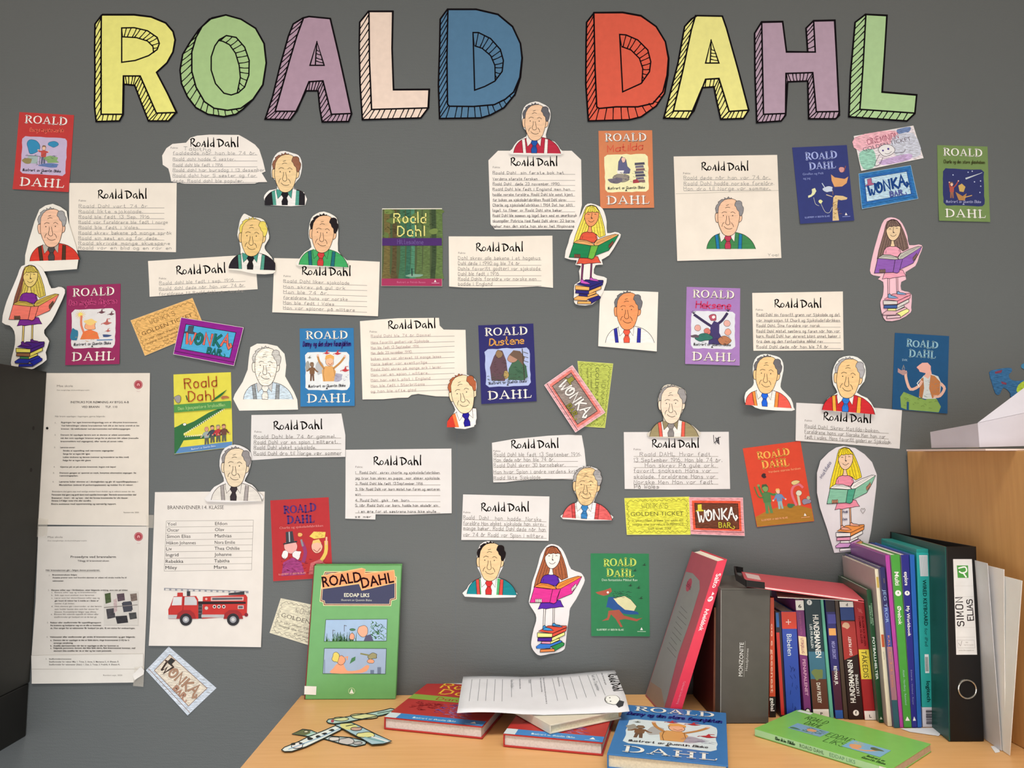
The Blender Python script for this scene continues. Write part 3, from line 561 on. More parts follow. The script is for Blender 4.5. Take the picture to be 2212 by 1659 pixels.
# ================================================================ portraits of the author: an elderly man in a shirt, tie and braces
def man(p, e1, e2, skin, hair, shirt, collar, tie, susp, centre=None, ink='2a1d18', kd='marker', inner=None, skull=1):
    ox, oy = 575.0, 778.0; s0 = 75.0
    dx, dy = (e2[0] - e1[0]), (e2[1] - e1[1]); k = math.hypot(dx, dy) / s0; a = math.atan2(dy, dx); c, n = math.cos(a), math.sin(a); mx, my = (e1[0] + e2[0]) / 2, (e1[1] + e2[1]) / 2
    T0, k0 = p.T, p.k
    p.T = lambda q: (mx + k * ((q[0] - ox) * c - (q[1] - oy) * n), my + k * ((q[0] - ox) * n + (q[1] - oy) * c)); p.k = k
    W = 3.6
    sh = [(402,1046),(410,1010),(430,972),(465,938),(510,920),(640,912),(700,930),(750,965),(780,1005),(797,1046)]
    p.part('shirt', 'drawn shirt'); p.fill(sh, shirt, kind=kd)
    if centre: p.fill([(495,925),(508,920),(640,912),(665,922),(658,1046),(506,1046)], centre, kind=kd)
    if inner:
        p.fill([(640,918),(666,924),(662,1046),(635,1046)], inner, kind=kd); p.fill([(494,928),(504,928),(516,1046),(506,1046)], inner, kind=kd)
    p.line(sh[:5], W, ink, sm=True); p.line(sh[5:], W, ink, sm=True)
    p.part('collar', 'drawn collar'); cl = [(508,915),(506,935),(518,992),(553,955),(560,930)]; cr = [(637,903),(632,925),(625,990),(600,955),(600,930)]
    p.fill(cl, collar); p.fill(cr, collar); p.line(cl[:4], W * .8, ink); p.line(cr[:4], W * .8, ink)
    for i_, q in enumerate(([(470,935),(495,928),(508,1046),(482,1046)], [(663,925),(688,930),(684,1046),(655,1046)])):
        p.part('brace#%d' % i_); p.fill(q, susp, kind=kd); p.line([q[0], q[3]], W * .8, ink); p.line([q[1], q[2]], W * .8, ink)
    p.part('necktie', 'drawn necktie'); t1 = [(555,938),(545,958),(562,985),(588,985),(602,958),(595,938)]; t2 = [(562,985),(548,1015),(551,1046),(596,1046),(598,1015),(588,985)]
    p.fill(t2, tie, kind=kd); p.line(t2, W * .8, ink, closed=True); p.fill(t1, tie, kind=kd); p.line(t1, W * .8, ink, closed=True)
    p.line([(568,988),(564,1005)], W * .6, ink); p.line([(578,988),(582,1003)], W * .6, ink)
    for i_, q in enumerate(([(494,758),(480,755),(472,772),(473,805),(481,830),(496,832)], [(663,775),(680,765),(688,790),(681,820),(662,832)])):
        p.part('ear#%d' % i_); p.fill(q, skin); p.line(q, W, ink, sm=True)
    p.part('face', 'drawn face')
    fc = [(495,745),(498,705),(516,672),(548,648),(590,640),(628,648),(650,670),(664,720),(668,775),(664,820),(654,860),(640,900),(618,928),(590,941),(560,940),(535,925),(515,890),(500,850),(492,800)]
    p.fill(fc, skin, sm=True, kind=kd); p.line(fc, W, ink, closed=True, sm=True)
    p.part('hair', 'drawn thinning hair')
    hl = [(482,760),(473,720),(482,695),(502,675),(495,668),(525,646),(550,646),(545,632),(565,641),(578,625),(590,640),(602,634),(607,642),(575,643),(545,651),(518,674),(500,707),(494,752)]
    hr = [(640,662),(665,657),(685,670),(688,695),(700,715),(697,745),(690,766),(678,782),(666,770),(663,745),(648,730),(640,708),(628,695),(633,675)]
    p.fill(hl, hair, kind=kd); p.line(hl, W * .8, ink, closed=True); p.fill(hr, hair, sm=True, kind=kd); p.line(hr, W * .8, ink, closed=True, sm=True)
    p.part('facial_features', 'pen lines of eyes, nose and smile')
    for q in ([(525,757),(543,746),(565,752)], [(597,755),(613,747),(632,760)], [(563,780),(562,808),(555,832),(560,847),(575,853),(589,843),(586,815),(580,782)],
              [(560,696),(580,690)], [(553,717),(570,709),(590,713)], [(543,865),(560,881),(585,887),(608,880)], [(541,833),(529,848),(526,866)], [(600,835),(614,852),(618,870)]):
        p.line(q, W * .95, ink, sm=len(q) > 2)
    p.dot(537, 778, 4.5, ink); p.dot(612, 778, 4.5, ink)
    p.T, p.k = T0, k0
fact(zE([(132,295),(975,282),(1007,1123),(160,1147)]), 'large square fact sheet with a portrait in a green shirt on the same page', (1514.7,368,102), (1475.7,375),
 L_(1477, 1665, [(389,388),(401,400.5),(412.5,411)], ['Roald døde når han var 74 år.','Roald Dahl hadde norske foreldre.','Han dro til Norge var sommer.'], [1,1.05,1]), pen='8a8379', ph=7.5,
 extra=lambda p: (p.pen('Yoel', 1658, 554, 1683, 554, 6, .8, '8a8379'), p.part('fold_line'), p.line([(1460,419),(1681,411.7)], 1.1, 'c2b5a2'), man(p, (1562.2,466.4), (1582.3,466.4), 'e8b894', '8c8684', '3f7d49', 'e4d8c8', 'b53a4e', '1f6f9a')))
G_MAN = 'cut-out portraits of an elderly man'
def mancut(z, outl, e1, e2, label, *cols, z0=.0008, bend=None, clip=None, sm=True, paper=None, **kw):
    o = z(outl); o = smooth_pts(o, True, 2) if sm else o
    cy = sum(q[1] for q in o) / len(o)
    p = sheet('portrait_cutout', o, label, 'paper cutout', paper or ('e6dac8' if cy < 820 else 'e4ded8'), z0=z0, bend=bend, group=G_MAN)
    if clip: a = z((clip[0], clip[2])); b = z((clip[1], clip[3])); p.clip = (a[0], b[0], a[1], b[1])
    man(p, z(e1), z(e2), *cols, **kw); p.done()
mancut(zA, [(485,920),(420,935),(365,970),(320,1080),(270,1250),(240,1380),(240,1510),(400,1527),(705,1505),(718,1400),(690,1290),(625,1090),(607,985),(550,945)], (425,1125), (510,1122), 'portrait on tall white paper, red shirt and brown braces, left of the first fact sheet',
 'e8b492', '9a948e', 'cc3a2c', 'b0a494', '4a4340', '4a3222', z0=.0042, sm=False)
mancut(zB, [(1110,213),(1055,228),(1018,280),(1004,350),(1008,425),(1040,455),(1052,520),(990,533),(950,575),(948,612),(985,648),(1040,658),(1280,655),(1270,550),(1185,516),(1215,452),(1235,430),(1254,350),(1248,288),(1225,248),(1180,232)], (1078,383), (1155,383), 'brown-haired portrait in black with green braces, beside the speech bubble',
 'e2bd86', '8d5a41', '221e20', '3f8a74', '1c181c', '4f8f78', centre='e0d6c8', clip=(952,1278,0,655))
mancut(zB, [(780,735),(800,730),(850,755),(920,765),(965,800),(985,880),(990,930),(955,990),(965,1030),(1010,1080),(1044,1170),(1020,1215),(880,1218),(760,1192),(663,1180),(662,1130),(700,1080),(760,1055),(750,960),(733,900),(745,830),(755,780)], (812,908), (888,911), 'fair-haired portrait in black with green braces',
 'e0b878', 'dcc25a', '262026', '3f8a74', '1c181c', '4f8f78', centre='e0d6c8', z0=.0046, clip=(664,1042,0,1190))
mancut(zB, [(1435,710),(1370,730),(1330,770),(1312,860),(1314,920),(1335,1000),(1280,1040),(1235,1100),(1226,1152),(1620,1152),(1595,1080),(1550,1030),(1552,900),(1547,790),(1520,745)], (1385,878), (1461,882), 'black-haired portrait in a green shirt and red tie',
 'e3b084', '1f181a', '3f9a57', '3f9a57', 'c23c38', '1f6068', z0=.0042)
mancut(zD, [(515,42),(440,70),(410,120),(403,180),(413,250),(438,280),(442,325),(370,365),(325,430),(318,473),(722,475),(715,430),(670,370),(602,340),(607,280),(632,200),(637,140),(620,90),(570,60)], (472,202), (545,203), 'dark-haired portrait in crimson shirt with white braces, top centre',
 'e8b88e', '5e5a5a', 'b02a3a', 'e6dccc', '1f4f92', 'e6dccc', z0=.0042)
mancut(zR, [(150,118),(400,118),(670,130),(655,662),(132,615)], (347,287), (430,287), 'portrait on a white square, orange face and dark blue braces',
 'e8905a', '6f6b6b', 'e6ded4', 'e6ded4', 'e0553e', '2d2d8a', sm=False, z0=.0018, ink='26211f')
mancut(zF, [(300,683),(230,705),(195,770),(190,860),(200,940),(180,980),(120,1030),(98,1120),(170,1150),(240,1180),(540,1193),(555,1160),(530,1080),(450,1000),(440,950),(465,830),(460,760),(430,715),(370,695)], (267,855), (350,860), 'portrait with orange braces and blue tie, lower left corner curling away from the wall',
 'e9bd82', '6a6565', 'e25a4a', 'e8e0d6', '2260c8', 'e88a3c', centre='e8e0d6', bend=curl(zF([(98,1120),(555,1160),(300,683)]), 125, .016, .62, 8))
mancut(zF, [(1040,702),(960,725),(915,790),(895,870),(905,960),(940,1030),(870,1070),(835,1110),(845,1170),(920,1200),(1250,1218),(1250,1160),(1200,1080),(1110,1030),(1180,930),(1195,840),(1180,770),(1120,715)], (987,885), (1075,893), 'grey-haired portrait in red with yellow braces, right of the curling one',
 'e9bd82', 'aaa3a0', 'c42a2e', 'e8e0d6', '2d72c0', 'e8a23c', z0=.0044, bend=curl(zF([(835,1110),(1250,1160),(1040,702)]), 70, .006, .3, 8))
mancut(zR, [(780,956),(720,968),(688,1020),(667,1080),(670,1165),(697,1203),(715,1280),(650,1310),(602,1370),(588,1428),(1027,1428),(1003,1350),(940,1308),(855,1273),(885,1195),(904,1130),(918,1080),(908,1008),(860,983)], (740,1127), (823,1127), 'pale-faced portrait with olive shirt and red braces',
 'ead6bc', '9a9592', '9a8c66', '8f8260', '8d8783', 'e0604e', centre='ece4da', z0=.0042, paper='cfc6b4')
mancut(zN, [(1310,508),(1250,540),(1235,640),(1225,740),(1180,850),(1110,960),(1095,1003),(1150,1108),(1678,1099),(1670,1010),(1640,940),(1600,870),(1560,800),(1570,700),(1555,600),(1490,530),(1400,510)], (1340,702), (1425,702), 'uncoloured portrait on a wide white cut-out, pale blue shirt',
 'ecdcc6', 'c2b9ac', 'c3ccce', 'c9c2b8', 'e6dac8', '8c8c88', sm=False, kd='crayon')
mancut(zK, [(720,70),(650,95),(616,150),(608,230),(626,290),(641,345),(570,385),(530,440),(518,495),(925,490),(893,420),(850,370),(795,343),(820,290),(843,200),(838,130),(790,90)], (685,228), (757,230), 'portrait in a white shirt and black tie on top of the class list',
 'e4cfae', '8e8886', 'dcd4c8', 'e0d8cc', '3a3236', 'a39a95', z0=.0042)
mancut(zH, [(1300,513),(1240,538),(1209,590),(1212,655),(1232,725),(1258,780),(1233,830),(1233,870),(1265,920),(1400,908),(1414,780),(1378,768),(1388,700),(1413,640),(1415,580),(1387,533)], (1272,660), (1342,647), 'small narrow portrait with rust hair and violet tie, its lower end curling outwards',
 'ecd7ae', 'b0603c', 'cc3a2c', 'eee4dc', '221a8c', 'e87a40', centre='eee4dc', z0=.0042, clip=(1200,1412,400,912), bend=curl(zH([(1265,920),(1400,905),(1300,515)]), 85, .020, .55, 8))
mancut(zI, [(1150,403),(1090,438),(1053,500),(1045,560),(1062,615),(1086,690),(1020,720),(978,780),(963,832),(1355,842),(1333,780),(1270,723),(1214,700),(1245,620),(1263,560),(1278,500),(1258,438),(1210,413)], (1112,552), (1189,556), 'grey-haired portrait in pink shirt with light blue tie',
 'e2c08c', 'a39f9c', 'd9605e', 'ece6e0', '3b7fb8', 'c74a48', centre='ece6e0', z0=.0042, kd='crayon')
mancut(zI, [(350,1013),(290,1043),(268,1120),(262,1190),(272,1235),(306,1320),(220,1350),(183,1400),(168,1460),(577,1465),(553,1400),(512,1350),(434,1320),(474,1230),(494,1150),(489,1090),(450,1058),(400,1023)], (330,1168), (407,1170), 'black-haired portrait in teal with red and green braces',
 'e6c493', '1a1214', '1a7f86', 'ece6e0', 'cc3230', 'cc4a42', centre='ece6e0', inner='4ea86a', bend=curl(zI([(170,1460),(575,1465),(350,1015)]), 90, .007, .55, 8))

# ================================================================ girl reading on a pile of books
def girl(p, P0, P1, c):
    T0_, T1_ = (1020.0, 285.0), (985.0, 1378.0)
    v = complex(T1_[0] - T0_[0], T1_[1] - T0_[1]); w_ = complex(P1[0] - P0[0], P1[1] - P0[1]); r = w_ / v
    def T(q):
        z = complex(P0[0], P0[1]) + r * complex(q[0] - T0_[0], q[1] - T0_[1]); return (z.real, z.imag)
    p.T = T; p.k = abs(r); W = 5.2; ink = c.get('ink', '2a1d22'); kd = 'marker'
    def F(pts, col, sm=False, ln=True): p.fill(pts, c[col] if col in c else col, sm=sm, kind=kd); ln and p.line(pts, W, ink, closed=True, sm=sm)
    p.part('long_hair', 'drawn long straight hair')
    hair = [(1010,285),(965,305),(945,350),(925,420),(890,520),(855,620),(832,712),(880,690),(940,640),(985,600),(1080,600),(1120,640),(1185,612),(1170,520),(1140,420),(1110,345),(1075,300),(1040,285)]
    F(hair, 'hair')
    if 'hair2' in c: p.fill([(965,310),(945,350),(925,420),(890,520),(855,620),(836,708),(880,690),(930,560),(955,420)], c['hair2'], kind=kd)
    for a in ([(950,420),(905,560),(865,690)], [(960,480),(930,580),(905,660)], [(975,510),(955,580)], [(1100,440),(1120,540),(1130,630)], [(1115,400),(1150,520),(1165,610)], [(1085,490),(1095,560),(1110,610)], [(1060,530),(1065,590)]): p.line(a, W * .7, ink, sm=True)
    for i_, q in enumerate(([(935,930),(955,930),(945,1112),(928,1112)], [(1032,925),(1048,925),(1043,1090),(1028,1090)])):
        p.part('leg#%d' % i_); p.fill(q, c.get('leg', c['skin'])); p.line([q[0], q[3]], W, ink); p.line([q[1], q[2]], W, ink)
    p.part('dress', 'drawn dress')
    F([(905,870),(885,920),(875,938),(920,930),(960,937),(1010,928),(1060,925),(1100,918),(1143,918),(1125,890),(1108,850),(1000,840)], 'dress')
    F([(980,580),(940,590),(915,620),(900,665),(1060,700),(1098,655),(1085,610),(1050,585),(1010,583)], 'dress')
    p.line([(935,625),(930,655)], W * .7, ink); p.line([(1075,622),(1082,650)], W * .7, ink)
    p.part('face', 'drawn face and neck')
    F([(998,510),(995,545),(983,580),(1010,586),(1037,582),(1028,545),(1026,510)], 'skin')
    F([(955,385),(965,360),(1095,362),(1105,395),(1098,440),(1075,485),(1040,515),(1005,518),(975,495),(955,450),(948,410)], 'skin', sm=True)
    for a in ([(983,392),(991,385),(1000,393)], [(1058,389),(1067,382),(1076,390)], [(992,456),(1010,470),(1035,470),(1056,453)], [(1030,372),(1027,400),(1023,430),(1038,431)]): p.line(a, W * .9, ink, sm=True)
    p.dot(1027, 428, 8, ink, ry=6)
    p.part('fringe', 'drawn fringe')
    F([(953,392),(958,345),(985,302),(1022,288),(1072,303),(1100,345),(1102,368),(1085,358),(1060,366),(1035,358),(1010,366),(985,360)], 'hair')
    for x in (985, 1010, 1035, 1060, 1082): p.line([(1020 + (x - 1022) * .35, 298), (x, 358)], W * .7, ink)
    p.part('open_book', 'drawn open book in the hands')
    F([(848,695),(900,668),(980,675),(1040,700),(1072,733),(1030,735),(838,710)], 'pages'); F([(1072,735),(1060,708),(1090,670),(1180,630),(1290,597),(1330,603),(1200,682),(1110,730)], 'pages')
    for a in ([(870,695),(940,688),(1020,712)], [(900,680),(980,685),(1040,710)], [(1090,700),(1180,650),(1300,605)], [(1085,712),(1170,670),(1250,630)]): p.line(a, W * .5, ink, sm=True)
    F([(838,707),(1028,732),(998,870),(790,868)], 'book'); F([(1110,728),(1330,605),(1290,680),(1225,780),(1062,848)], 'book'); F([(1028,732),(1110,728),(1065,868),(1040,882),(998,870)], 'spine' if 'spine' in c else 'book')
    for i in range(4):
        x = 855 + i * 17; p.part('hand#1'); p.blob(x, 850, 8, 22, c.get('hand', c['skin']), 7, .05, W * .7)
        q = (1230 + i * 12, 735 - i * 13); p.part('hand#2'); p.blob(q[0], q[1], 7, 22, c.get('hand', c['skin']), 7, .05, W * .7)
    p.part('book_pile', 'drawn pile of books')
    b = c['pile']
    F([(900,1350),(1045,1348),(1048,1375),(895,1378)], b[5]); F([(1005,1325),(1125,1280),(1150,1295),(1145,1315),(1048,1372),(1045,1350)], b[4])
    F([(855,1320),(900,1290),(1005,1298),(1105,1262),(1125,1272),(1120,1282),(1005,1327),(1000,1342),(858,1338)], b[3])
    F([(912,1268),(1005,1272),(1005,1297),(910,1292)], b[2]); F([(1005,1272),(1095,1238),(1100,1257),(1005,1297)], b[6])
    F([(875,1230),(1020,1233),(1017,1270),(870,1262)], b[1]); F([(1020,1233),(1150,1175),(1153,1207),(1017,1270)], b[6])
    F([(868,1178),(1024,1190),(1022,1227),(868,1222)], b[6]); F([(1024,1190),(1173,1128),(1166,1165),(1022,1227)], b[0]); F([(880,1163),(980,1110),(1172,1112),(1175,1130),(1025,1190)], b[0])
    p.part('shoe#1')
    F([(925,1112),(925,1150),(980,1160),(1035,1158),(1000,1135),(960,1125),(945,1105)], 'shoe'); p.part('shoe#2'); F([(1025,1088),(1025,1115),(1075,1122),(1130,1125),(1100,1105),(1060,1098),(1045,1083)], 'shoe')
    p.T = lambda q: q; p.k = 1
G_GIRL = 'cut-out figures of a girl reading on a pile of books'
def girlcut(o, P0, P1, label, c, paper='e6dacb', sm=True, bend=None, extra=None, z0=.0008):
    p = sheet('girl_cutout', smooth_pts(o, True, 2) if sm else o, label, 'paper cutout', paper, bend=bend, group=G_GIRL, z0=z0)
    girl(p, P0, P1, c)
    if extra: extra(p)
    p.done()
girlcut(z0_([(295,50),(215,72),(182,150),(140,250),(100,340),(65,440),(42,572),(110,600),(150,650),(160,730),(150,810),(130,890),(130,965),(210,980),(300,992),(360,965),(442,905),(432,840),(463,740),(428,690),(418,640),(485,560),(545,440),(602,310),(588,265),(545,255),(480,268),(445,180),(402,95),(355,58)]), z0_((290,62)), z0_((272,968)),
 'girl cut-out at the left edge, coral book and purple dress', dict(hair='cdb24e', hair2='7d4c38', skin='dcbc6c', dress='74287f', book='e5725f', pages='bf9f45', shoe='5a2470', pile=['45206e','8a5a3a','3a7a4a','27308c','20288a','20288a','d9c858'], ink='2a1a20', hand='6a4a35'), z0=.0078)
z0g2 = zD([(965,870),(918,888),(888,950),(848,1030),(798,1130),(782,1190),(752,1312),(850,1332),(838,1367),(885,1378),(868,1420),(875,1500),(832,1530),(828,1600),(828,1672),(868,1697),(975,1692),(1048,1618),(1078,1550),(1094,1480),(1040,1460),(988,1440),(1003,1372),(1062,1367),(1052,1327),(1112,1292),(1182,1182),(1208,1123),(1160,1102),(1097,1112),(1093,1020),(1073,940),(1042,898)])
girlcut(z0g2, zD((968,885)), (1264,658), 'girl cut-out with yellow hair, orange dress and green book', dict(hair='e6cf50', skin='e0905c', dress='d2523a', book='1f7a48', spine='6aa83e', pages='e0a060', shoe='c050a8', leg='7a2f58', pile=['2a2468','2a2468','2a2468','e0a058','2a2468','e8a558','e8a558'], hand='8a4a38'), z0=.0042)
girlcut(zQ([(575,866),(518,888),(486,960),(456,1060),(426,1170),(402,1300),(430,1338),(490,1348),(468,1370),(510,1392),(512,1470),(502,1520),(485,1560),(495,1640),(503,1657),(530,1709),(640,1700),(732,1641),(737,1600),(742,1500),(712,1473),(657,1458),(657,1392),(697,1372),(692,1312),(772,1262),(803,1182),(831,1108),(800,1087),(722,1093),(708,1020),(683,950),(642,888)]), zQ((582,884)), (1931,688),
 'girl cut-out with dark brown hair on pink paper, purple book', dict(hair='7c6256', skin='e0bf94', dress='e59aa6', book='8a58a0', pages='bdb5a6', shoe='7a9ab8', pile=['dd8f98','3f5a8c','d6d080','d6a8aa','e2df86','d8b4b4','cfc6ba'], leg='e8aeb4', hand='8a6a5e'), paper='e8b6ba')
girlcut(zM([(1015,265),(960,290),(905,370),(880,460),(850,560),(815,660),(800,760),(780,855),(800,910),(850,990),(855,1060),(830,1140),(805,1270),(810,1330),(850,1390),(900,1415),(1000,1400),(1080,1390),(1140,1365),(1160,1320),(1175,1180),(1200,1000),(1210,930),(1270,840),(1330,720),(1362,640),(1340,585),(1310,560),(1220,525),(1180,430),(1140,340),(1090,285)]), zM((1020,285)), zM((985,1378)),
 'girl cut-out with auburn hair, purple dress and magenta book, just above the desk', dict(hair='a8603c', skin='efe6d8', dress='5a2aa0', book='d8368c', pages='f08c3c', shoe='3d8fc8', pile=['d6503c','4a2490','e596b0','3a78c8','2f8a4a','e8884c','efe88c'], leg='e8e0d8'), paper='e6dfdb', bend=curl(zM([(780,855),(1362,640),(1000,265),(900,1415)]), 165, .006, .45, 8))
def g5(p):
    p.part('pencil_note'); p.pen('Matilda', *zL((935,650)), *zL((1048,480)), 7, 1.0, '5a5a78', jit=.4)
    p.line(zL([(1378,1020),(1355,985),(1368,965),(1380,978),(1392,965),(1402,985),(1378,1020)]), .8, '6a6660', sm=True)
    p.pen('Roald', *zL((1168,1012)), *zL((1222,1012)), 4.5, .8, '4a4a6a', jit=.3); p.pen('Dahl', *zL((1168,1090)), *zL((1218,1090)), 4.5, .8, '4a4a6a', jit=.3)
girlcut(zL([(1180,308),(1100,325),(1020,375),(925,465),(885,590),(885,800),(920,960),(1000,1180),(1080,1435),(1425,1410),(1470,1200),(1500,950),(1525,740),(1530,610),(1480,480),(1400,395),(1300,330)]), zL((1185,324)), zL((1222,1412)),
 'girl cut-out on coffin-shaped white paper, bright yellow hair and pale green book', dict(hair='ecd22e', skin='ecc6a6', dress='e88ea0', book='88bfa0', spine='4fa082', pages='efe9e4', shoe='e8a488', pile=['e8924c','e59ab2','efe9e4','d29ac8','e8a868','ece6e0','ece6e0'], leg='d8a078', hand='c88a6a'), paper='e0d9d9', sm=False, extra=g5, bend=curl(zL([(885,800),(1530,610),(1180,308),(1200,1435)]), 180, .007, .5, 8))
# ================================================================ book covers printed on paper
SCR = 'Illustrert av Quentin Blake'
def panel(p, col, x0=10, x1=91, y0=44, y1=114):
    R = p.rnd; pts = []
    for (a, b, c, d) in ((x0 + 5, y0, x1 - 5, y0), (x1, y0 + 5, x1, y1 - 5), (x1 - 5, y1, x0 + 5, y1), (x0, y1 - 5, x0, y0 + 5)):
        for i in range(9): f = i / 8; pts.append((a + (c - a) * f + R.uniform(-.8, .8), b + (d - b) * f + R.uniform(-.8, .8)))
    p.fill(pts, col)
def bird(p, x, y, s, c):
    p.fill([(x - s, y), (x - .3 * s, y - .3 * s), (x, y - s), (x + .25 * s, y - .2 * s), (x + s, y - .1 * s), (x + .2 * s, y + .3 * s), (x - .2 * s, y + .35 * s)], c)
    p.line([(x, y - .8 * s), (x + .6 * s, y - .9 * s)], .12 * s, c); p.line([(x - s, y), (x - 1.2 * s, y + .2 * s)], .12 * s, c)
def figure(p, x, y, s, top, skin='e0b090', hair='7a5a40', legs='5a5a6a', arms=None, ln=.7):
    """plain generic person, feet at (x, y), height s"""
    p.fill([(x - .12 * s, y), (x - .1 * s, y - .42 * s), (x + .1 * s, y - .42 * s), (x + .12 * s, y), (x + .03 * s, y), (x, y - .3 * s), (x - .03 * s, y)], legs)
    p.fill([(x - .13 * s, y - .38 * s), (x - .15 * s, y - .7 * s), (x, y - .78 * s), (x + .15 * s, y - .7 * s), (x + .13 * s, y - .38 * s)], top)
    for a in (arms or [(-.3, -.45), (.3, -.45)]):
        sx = -.13 if a[0] < 0 else .13
        p.line([(x + sx * s, y - .68 * s), (x + (sx + a[0]) / 2 * s, y + (a[1] - .6) / 2 * s), (x + a[0] * s, y + a[1] * s)], .07 * s, top, sm=True); p.dot(x + a[0] * s, y + a[1] * s, .045 * s, skin)
    p.blob(x, y - .87 * s, .1 * s, .12 * s, skin, 9, .1, ln * .7); p.fill([(x - .12 * s, y - .9 * s), (x - .08 * s, y - 1.02 * s), (x + .06 * s, y - 1.02 * s), (x + .12 * s, y - .9 * s), (x, y - .95 * s)], hair)
def scrub(p, x0, y0, x1, y1, c, n=26, wd=.7):
    R = p.rnd
    for i in range(n):
        x, y = R.uniform(x0, x1), R.uniform(y0, y1); a = R.uniform(-.6, .6); l = R.uniform(2, 6)
        p.line([(x, y, 1), (x + l * math.cos(a), y + l * math.sin(a), .4)], wd, c, inc=False)
    p.layer += 1
def il_red(p):
    p.blob(30, 62, 12, 13, '2f7f9e', line=.5); p.blob(66, 56, 9, 5, '2f7f9e', line=.4); figure(p, 50, 94, 34, 'b8473c', arms=[(-.3, -.75), (.25, -.7)]); p.rect(22, 80, 40, 94, '9aa79a')
    p.line([(18,80),(44,80),(44,95)], .8, '4a4a44'); p.blob(66, 86, 13, 7, '7f9a5e', 9, .35); p.blob(22, 90, 9, 5, '8a7a4a', 9, .3); p.blob(62, 96, 17, 4, '5a6f96', 9, .3); scrub(p, 14, 76, 82, 98, '4a5a48', 26, .6)
def il_mag(p):
    for i in range(14):
        a = i * .45; p.line([(26, 53), (26 + 10 * math.cos(a), 53 + 8 * math.sin(a), .3)], 1.3, 'e2b24a', inc=False)
    p.layer += 1; p.dot(26, 53, 4, 'f0cf60'); p.line([(28,56),(28,72),(34,88)], 4, 'd5785a', sm=True); p.fill([(26,98),(32,84),(44,80),(58,86),(62,98)], 'e0703c'); p.blob(45, 74, 10, 9, 'f0a070', line=.5); p.blob(45, 67, 11, 5, 'e8c070', 9, .3)
    for x, y, s in ((66,50,7),(84,54,6),(76,70,9),(78,84,5)): bird(p, x, y, s, '6a4248' if y < 60 else 'b05a50')
    p.blob(16, 90, 7, 12, '2f7088', 9, .35); p.line([(58,100),(86,100)], 1.6, '3f6f9a'); p.blob(74, 92, 8, 2.5, '3a4a70', 9, .4); scrub(p, 14, 88, 60, 102, 'c89a50', 14, .7)
def il_mat(p):
    for i in range(7): p.fill([(66 + (i % 3), 60 + i * 5.4), (84 - (i % 2) * 2, 59 + i * 5.4), (85 - (i % 2) * 2, 63.5 + i * 5.4), (66 + (i % 3), 64.5 + i * 5.4)], ['4a4652','6d6470','7a5a58','5a5662'][i % 4])
    p.blob(40, 88, 17, 7, '8f8272', 9, .2, .4); p.blob(30, 92, 13, 5, '6a6066', 9, .3); p.fill([(34,80),(36,58),(42,48),(50,54),(52,66),(58,72),(56,80)], '5c5a74'); p.line([(34,80),(36,58),(42,48),(50,54),(52,66)], .5, '2e2a30')
    p.blob(45, 54, 4, 5, 'e8b49c', line=.4); p.fill([(32,74),(46,74),(44,80),(34,80)], 'e6e2da'); p.fill([(62,92),(70,90),(74,97),(62,98)], 'a0373c'); scrub(p, 22, 74, 86, 99, '4a454c', 40, .6)
def il_green(p):
    p.line([(56,62),(88,50,.2)], 3.4, 'b8b9b4'); figure(p, 27, 100, 30, 'a84c3c', arms=[(-.15, -1.0), (.45, -1.1)], legs='8f5a3c'); p.fill([(34,88),(40,104),(52,104),(56,90),(48,96)], 'a8763f'); p.fill([(40,76),(47,72),(54,78),(50,88),(42,87)], 'c09a50'); p.line([(52,98),(66,94)], 1.6, 'c89a58')
    for x, y in ((30,56),(60,50),(72,68),(84,66),(84,76),(82,88),(68,48)): p.dot(x, y, 1.3, 'b8b8c8', 6)
def il_witch(p):
    p.line([(16,52),(34,64),(50,74)], 5, '3f3450', sm=True); p.line([(52,72),(66,62),(76,48)], 5, '3f3450', sm=True); p.fill([(42,106),(46,72),(52,62),(62,66),(62,84),(74,106)], '3e3360')
    p.blob(50, 56, 6.5, 7.5, 'b04a5a', line=.6); p.blob(51, 55, 3, 3, 'e8d8d0', 7, .2)
    for x, y in ((14,50),(78,44)):
        for a in (-2.4, -1.9, -1.4, -.9): p.line([(x, y), (x + 6 * math.cos(a), y + 6 * math.sin(a), .5)], 1.3, '3a3440')
    for x, y, c in ((22,76,'d89a8a'),(40,82,'c96f60'),(76,66,'d8a090'),(78,82,'e09a80')): p.blob(x, y, 6, 6, c, 9, .15, .5)
    p.blob(34, 94, 14, 7, '2f6a5a', 9, .3, .5); p.blob(72, 98, 11, 8, 'b0704a', 9, .2, .5); p.blob(16, 92, 7, 3, '5a4a50', 9, .3); scrub(p, 20, 84, 80, 104, '4a3440', 20, .6)
def il_dust(p):
    p.fill([(20,102),(18,78),(26,58),(34,46),(42,48),(48,66),(50,88),(44,104)], '5c4046'); p.blob(36, 54, 6, 8, '8a6a48', 9, .2, .5); p.fill([(50,102),(52,82),(60,68),(74,64),(84,78),(86,98),(78,104)], '3f5f45')
    p.blob(60, 62, 9, 8, 'b08068', 9, .15, .5); p.fill([(54,56),(62,48),(74,50),(82,62),(78,76),(70,66)], '6a5040'); p.blob(47, 92, 5, 7, 'a88a50', 9, .2, .4); p.line([(78,46),(80,104)], 1.6, '4a4038')
    for y in (52, 60, 68): p.line([(80,y),(88,y+3)], 1, '4a4038')
    scrub(p, 12, 90, 86, 106, '47523f', 60, .8); scrub(p, 24, 60, 46, 98, '4a3a34', 18, .7); scrub(p, 56, 76, 82, 100, '2c4634', 18, .7)
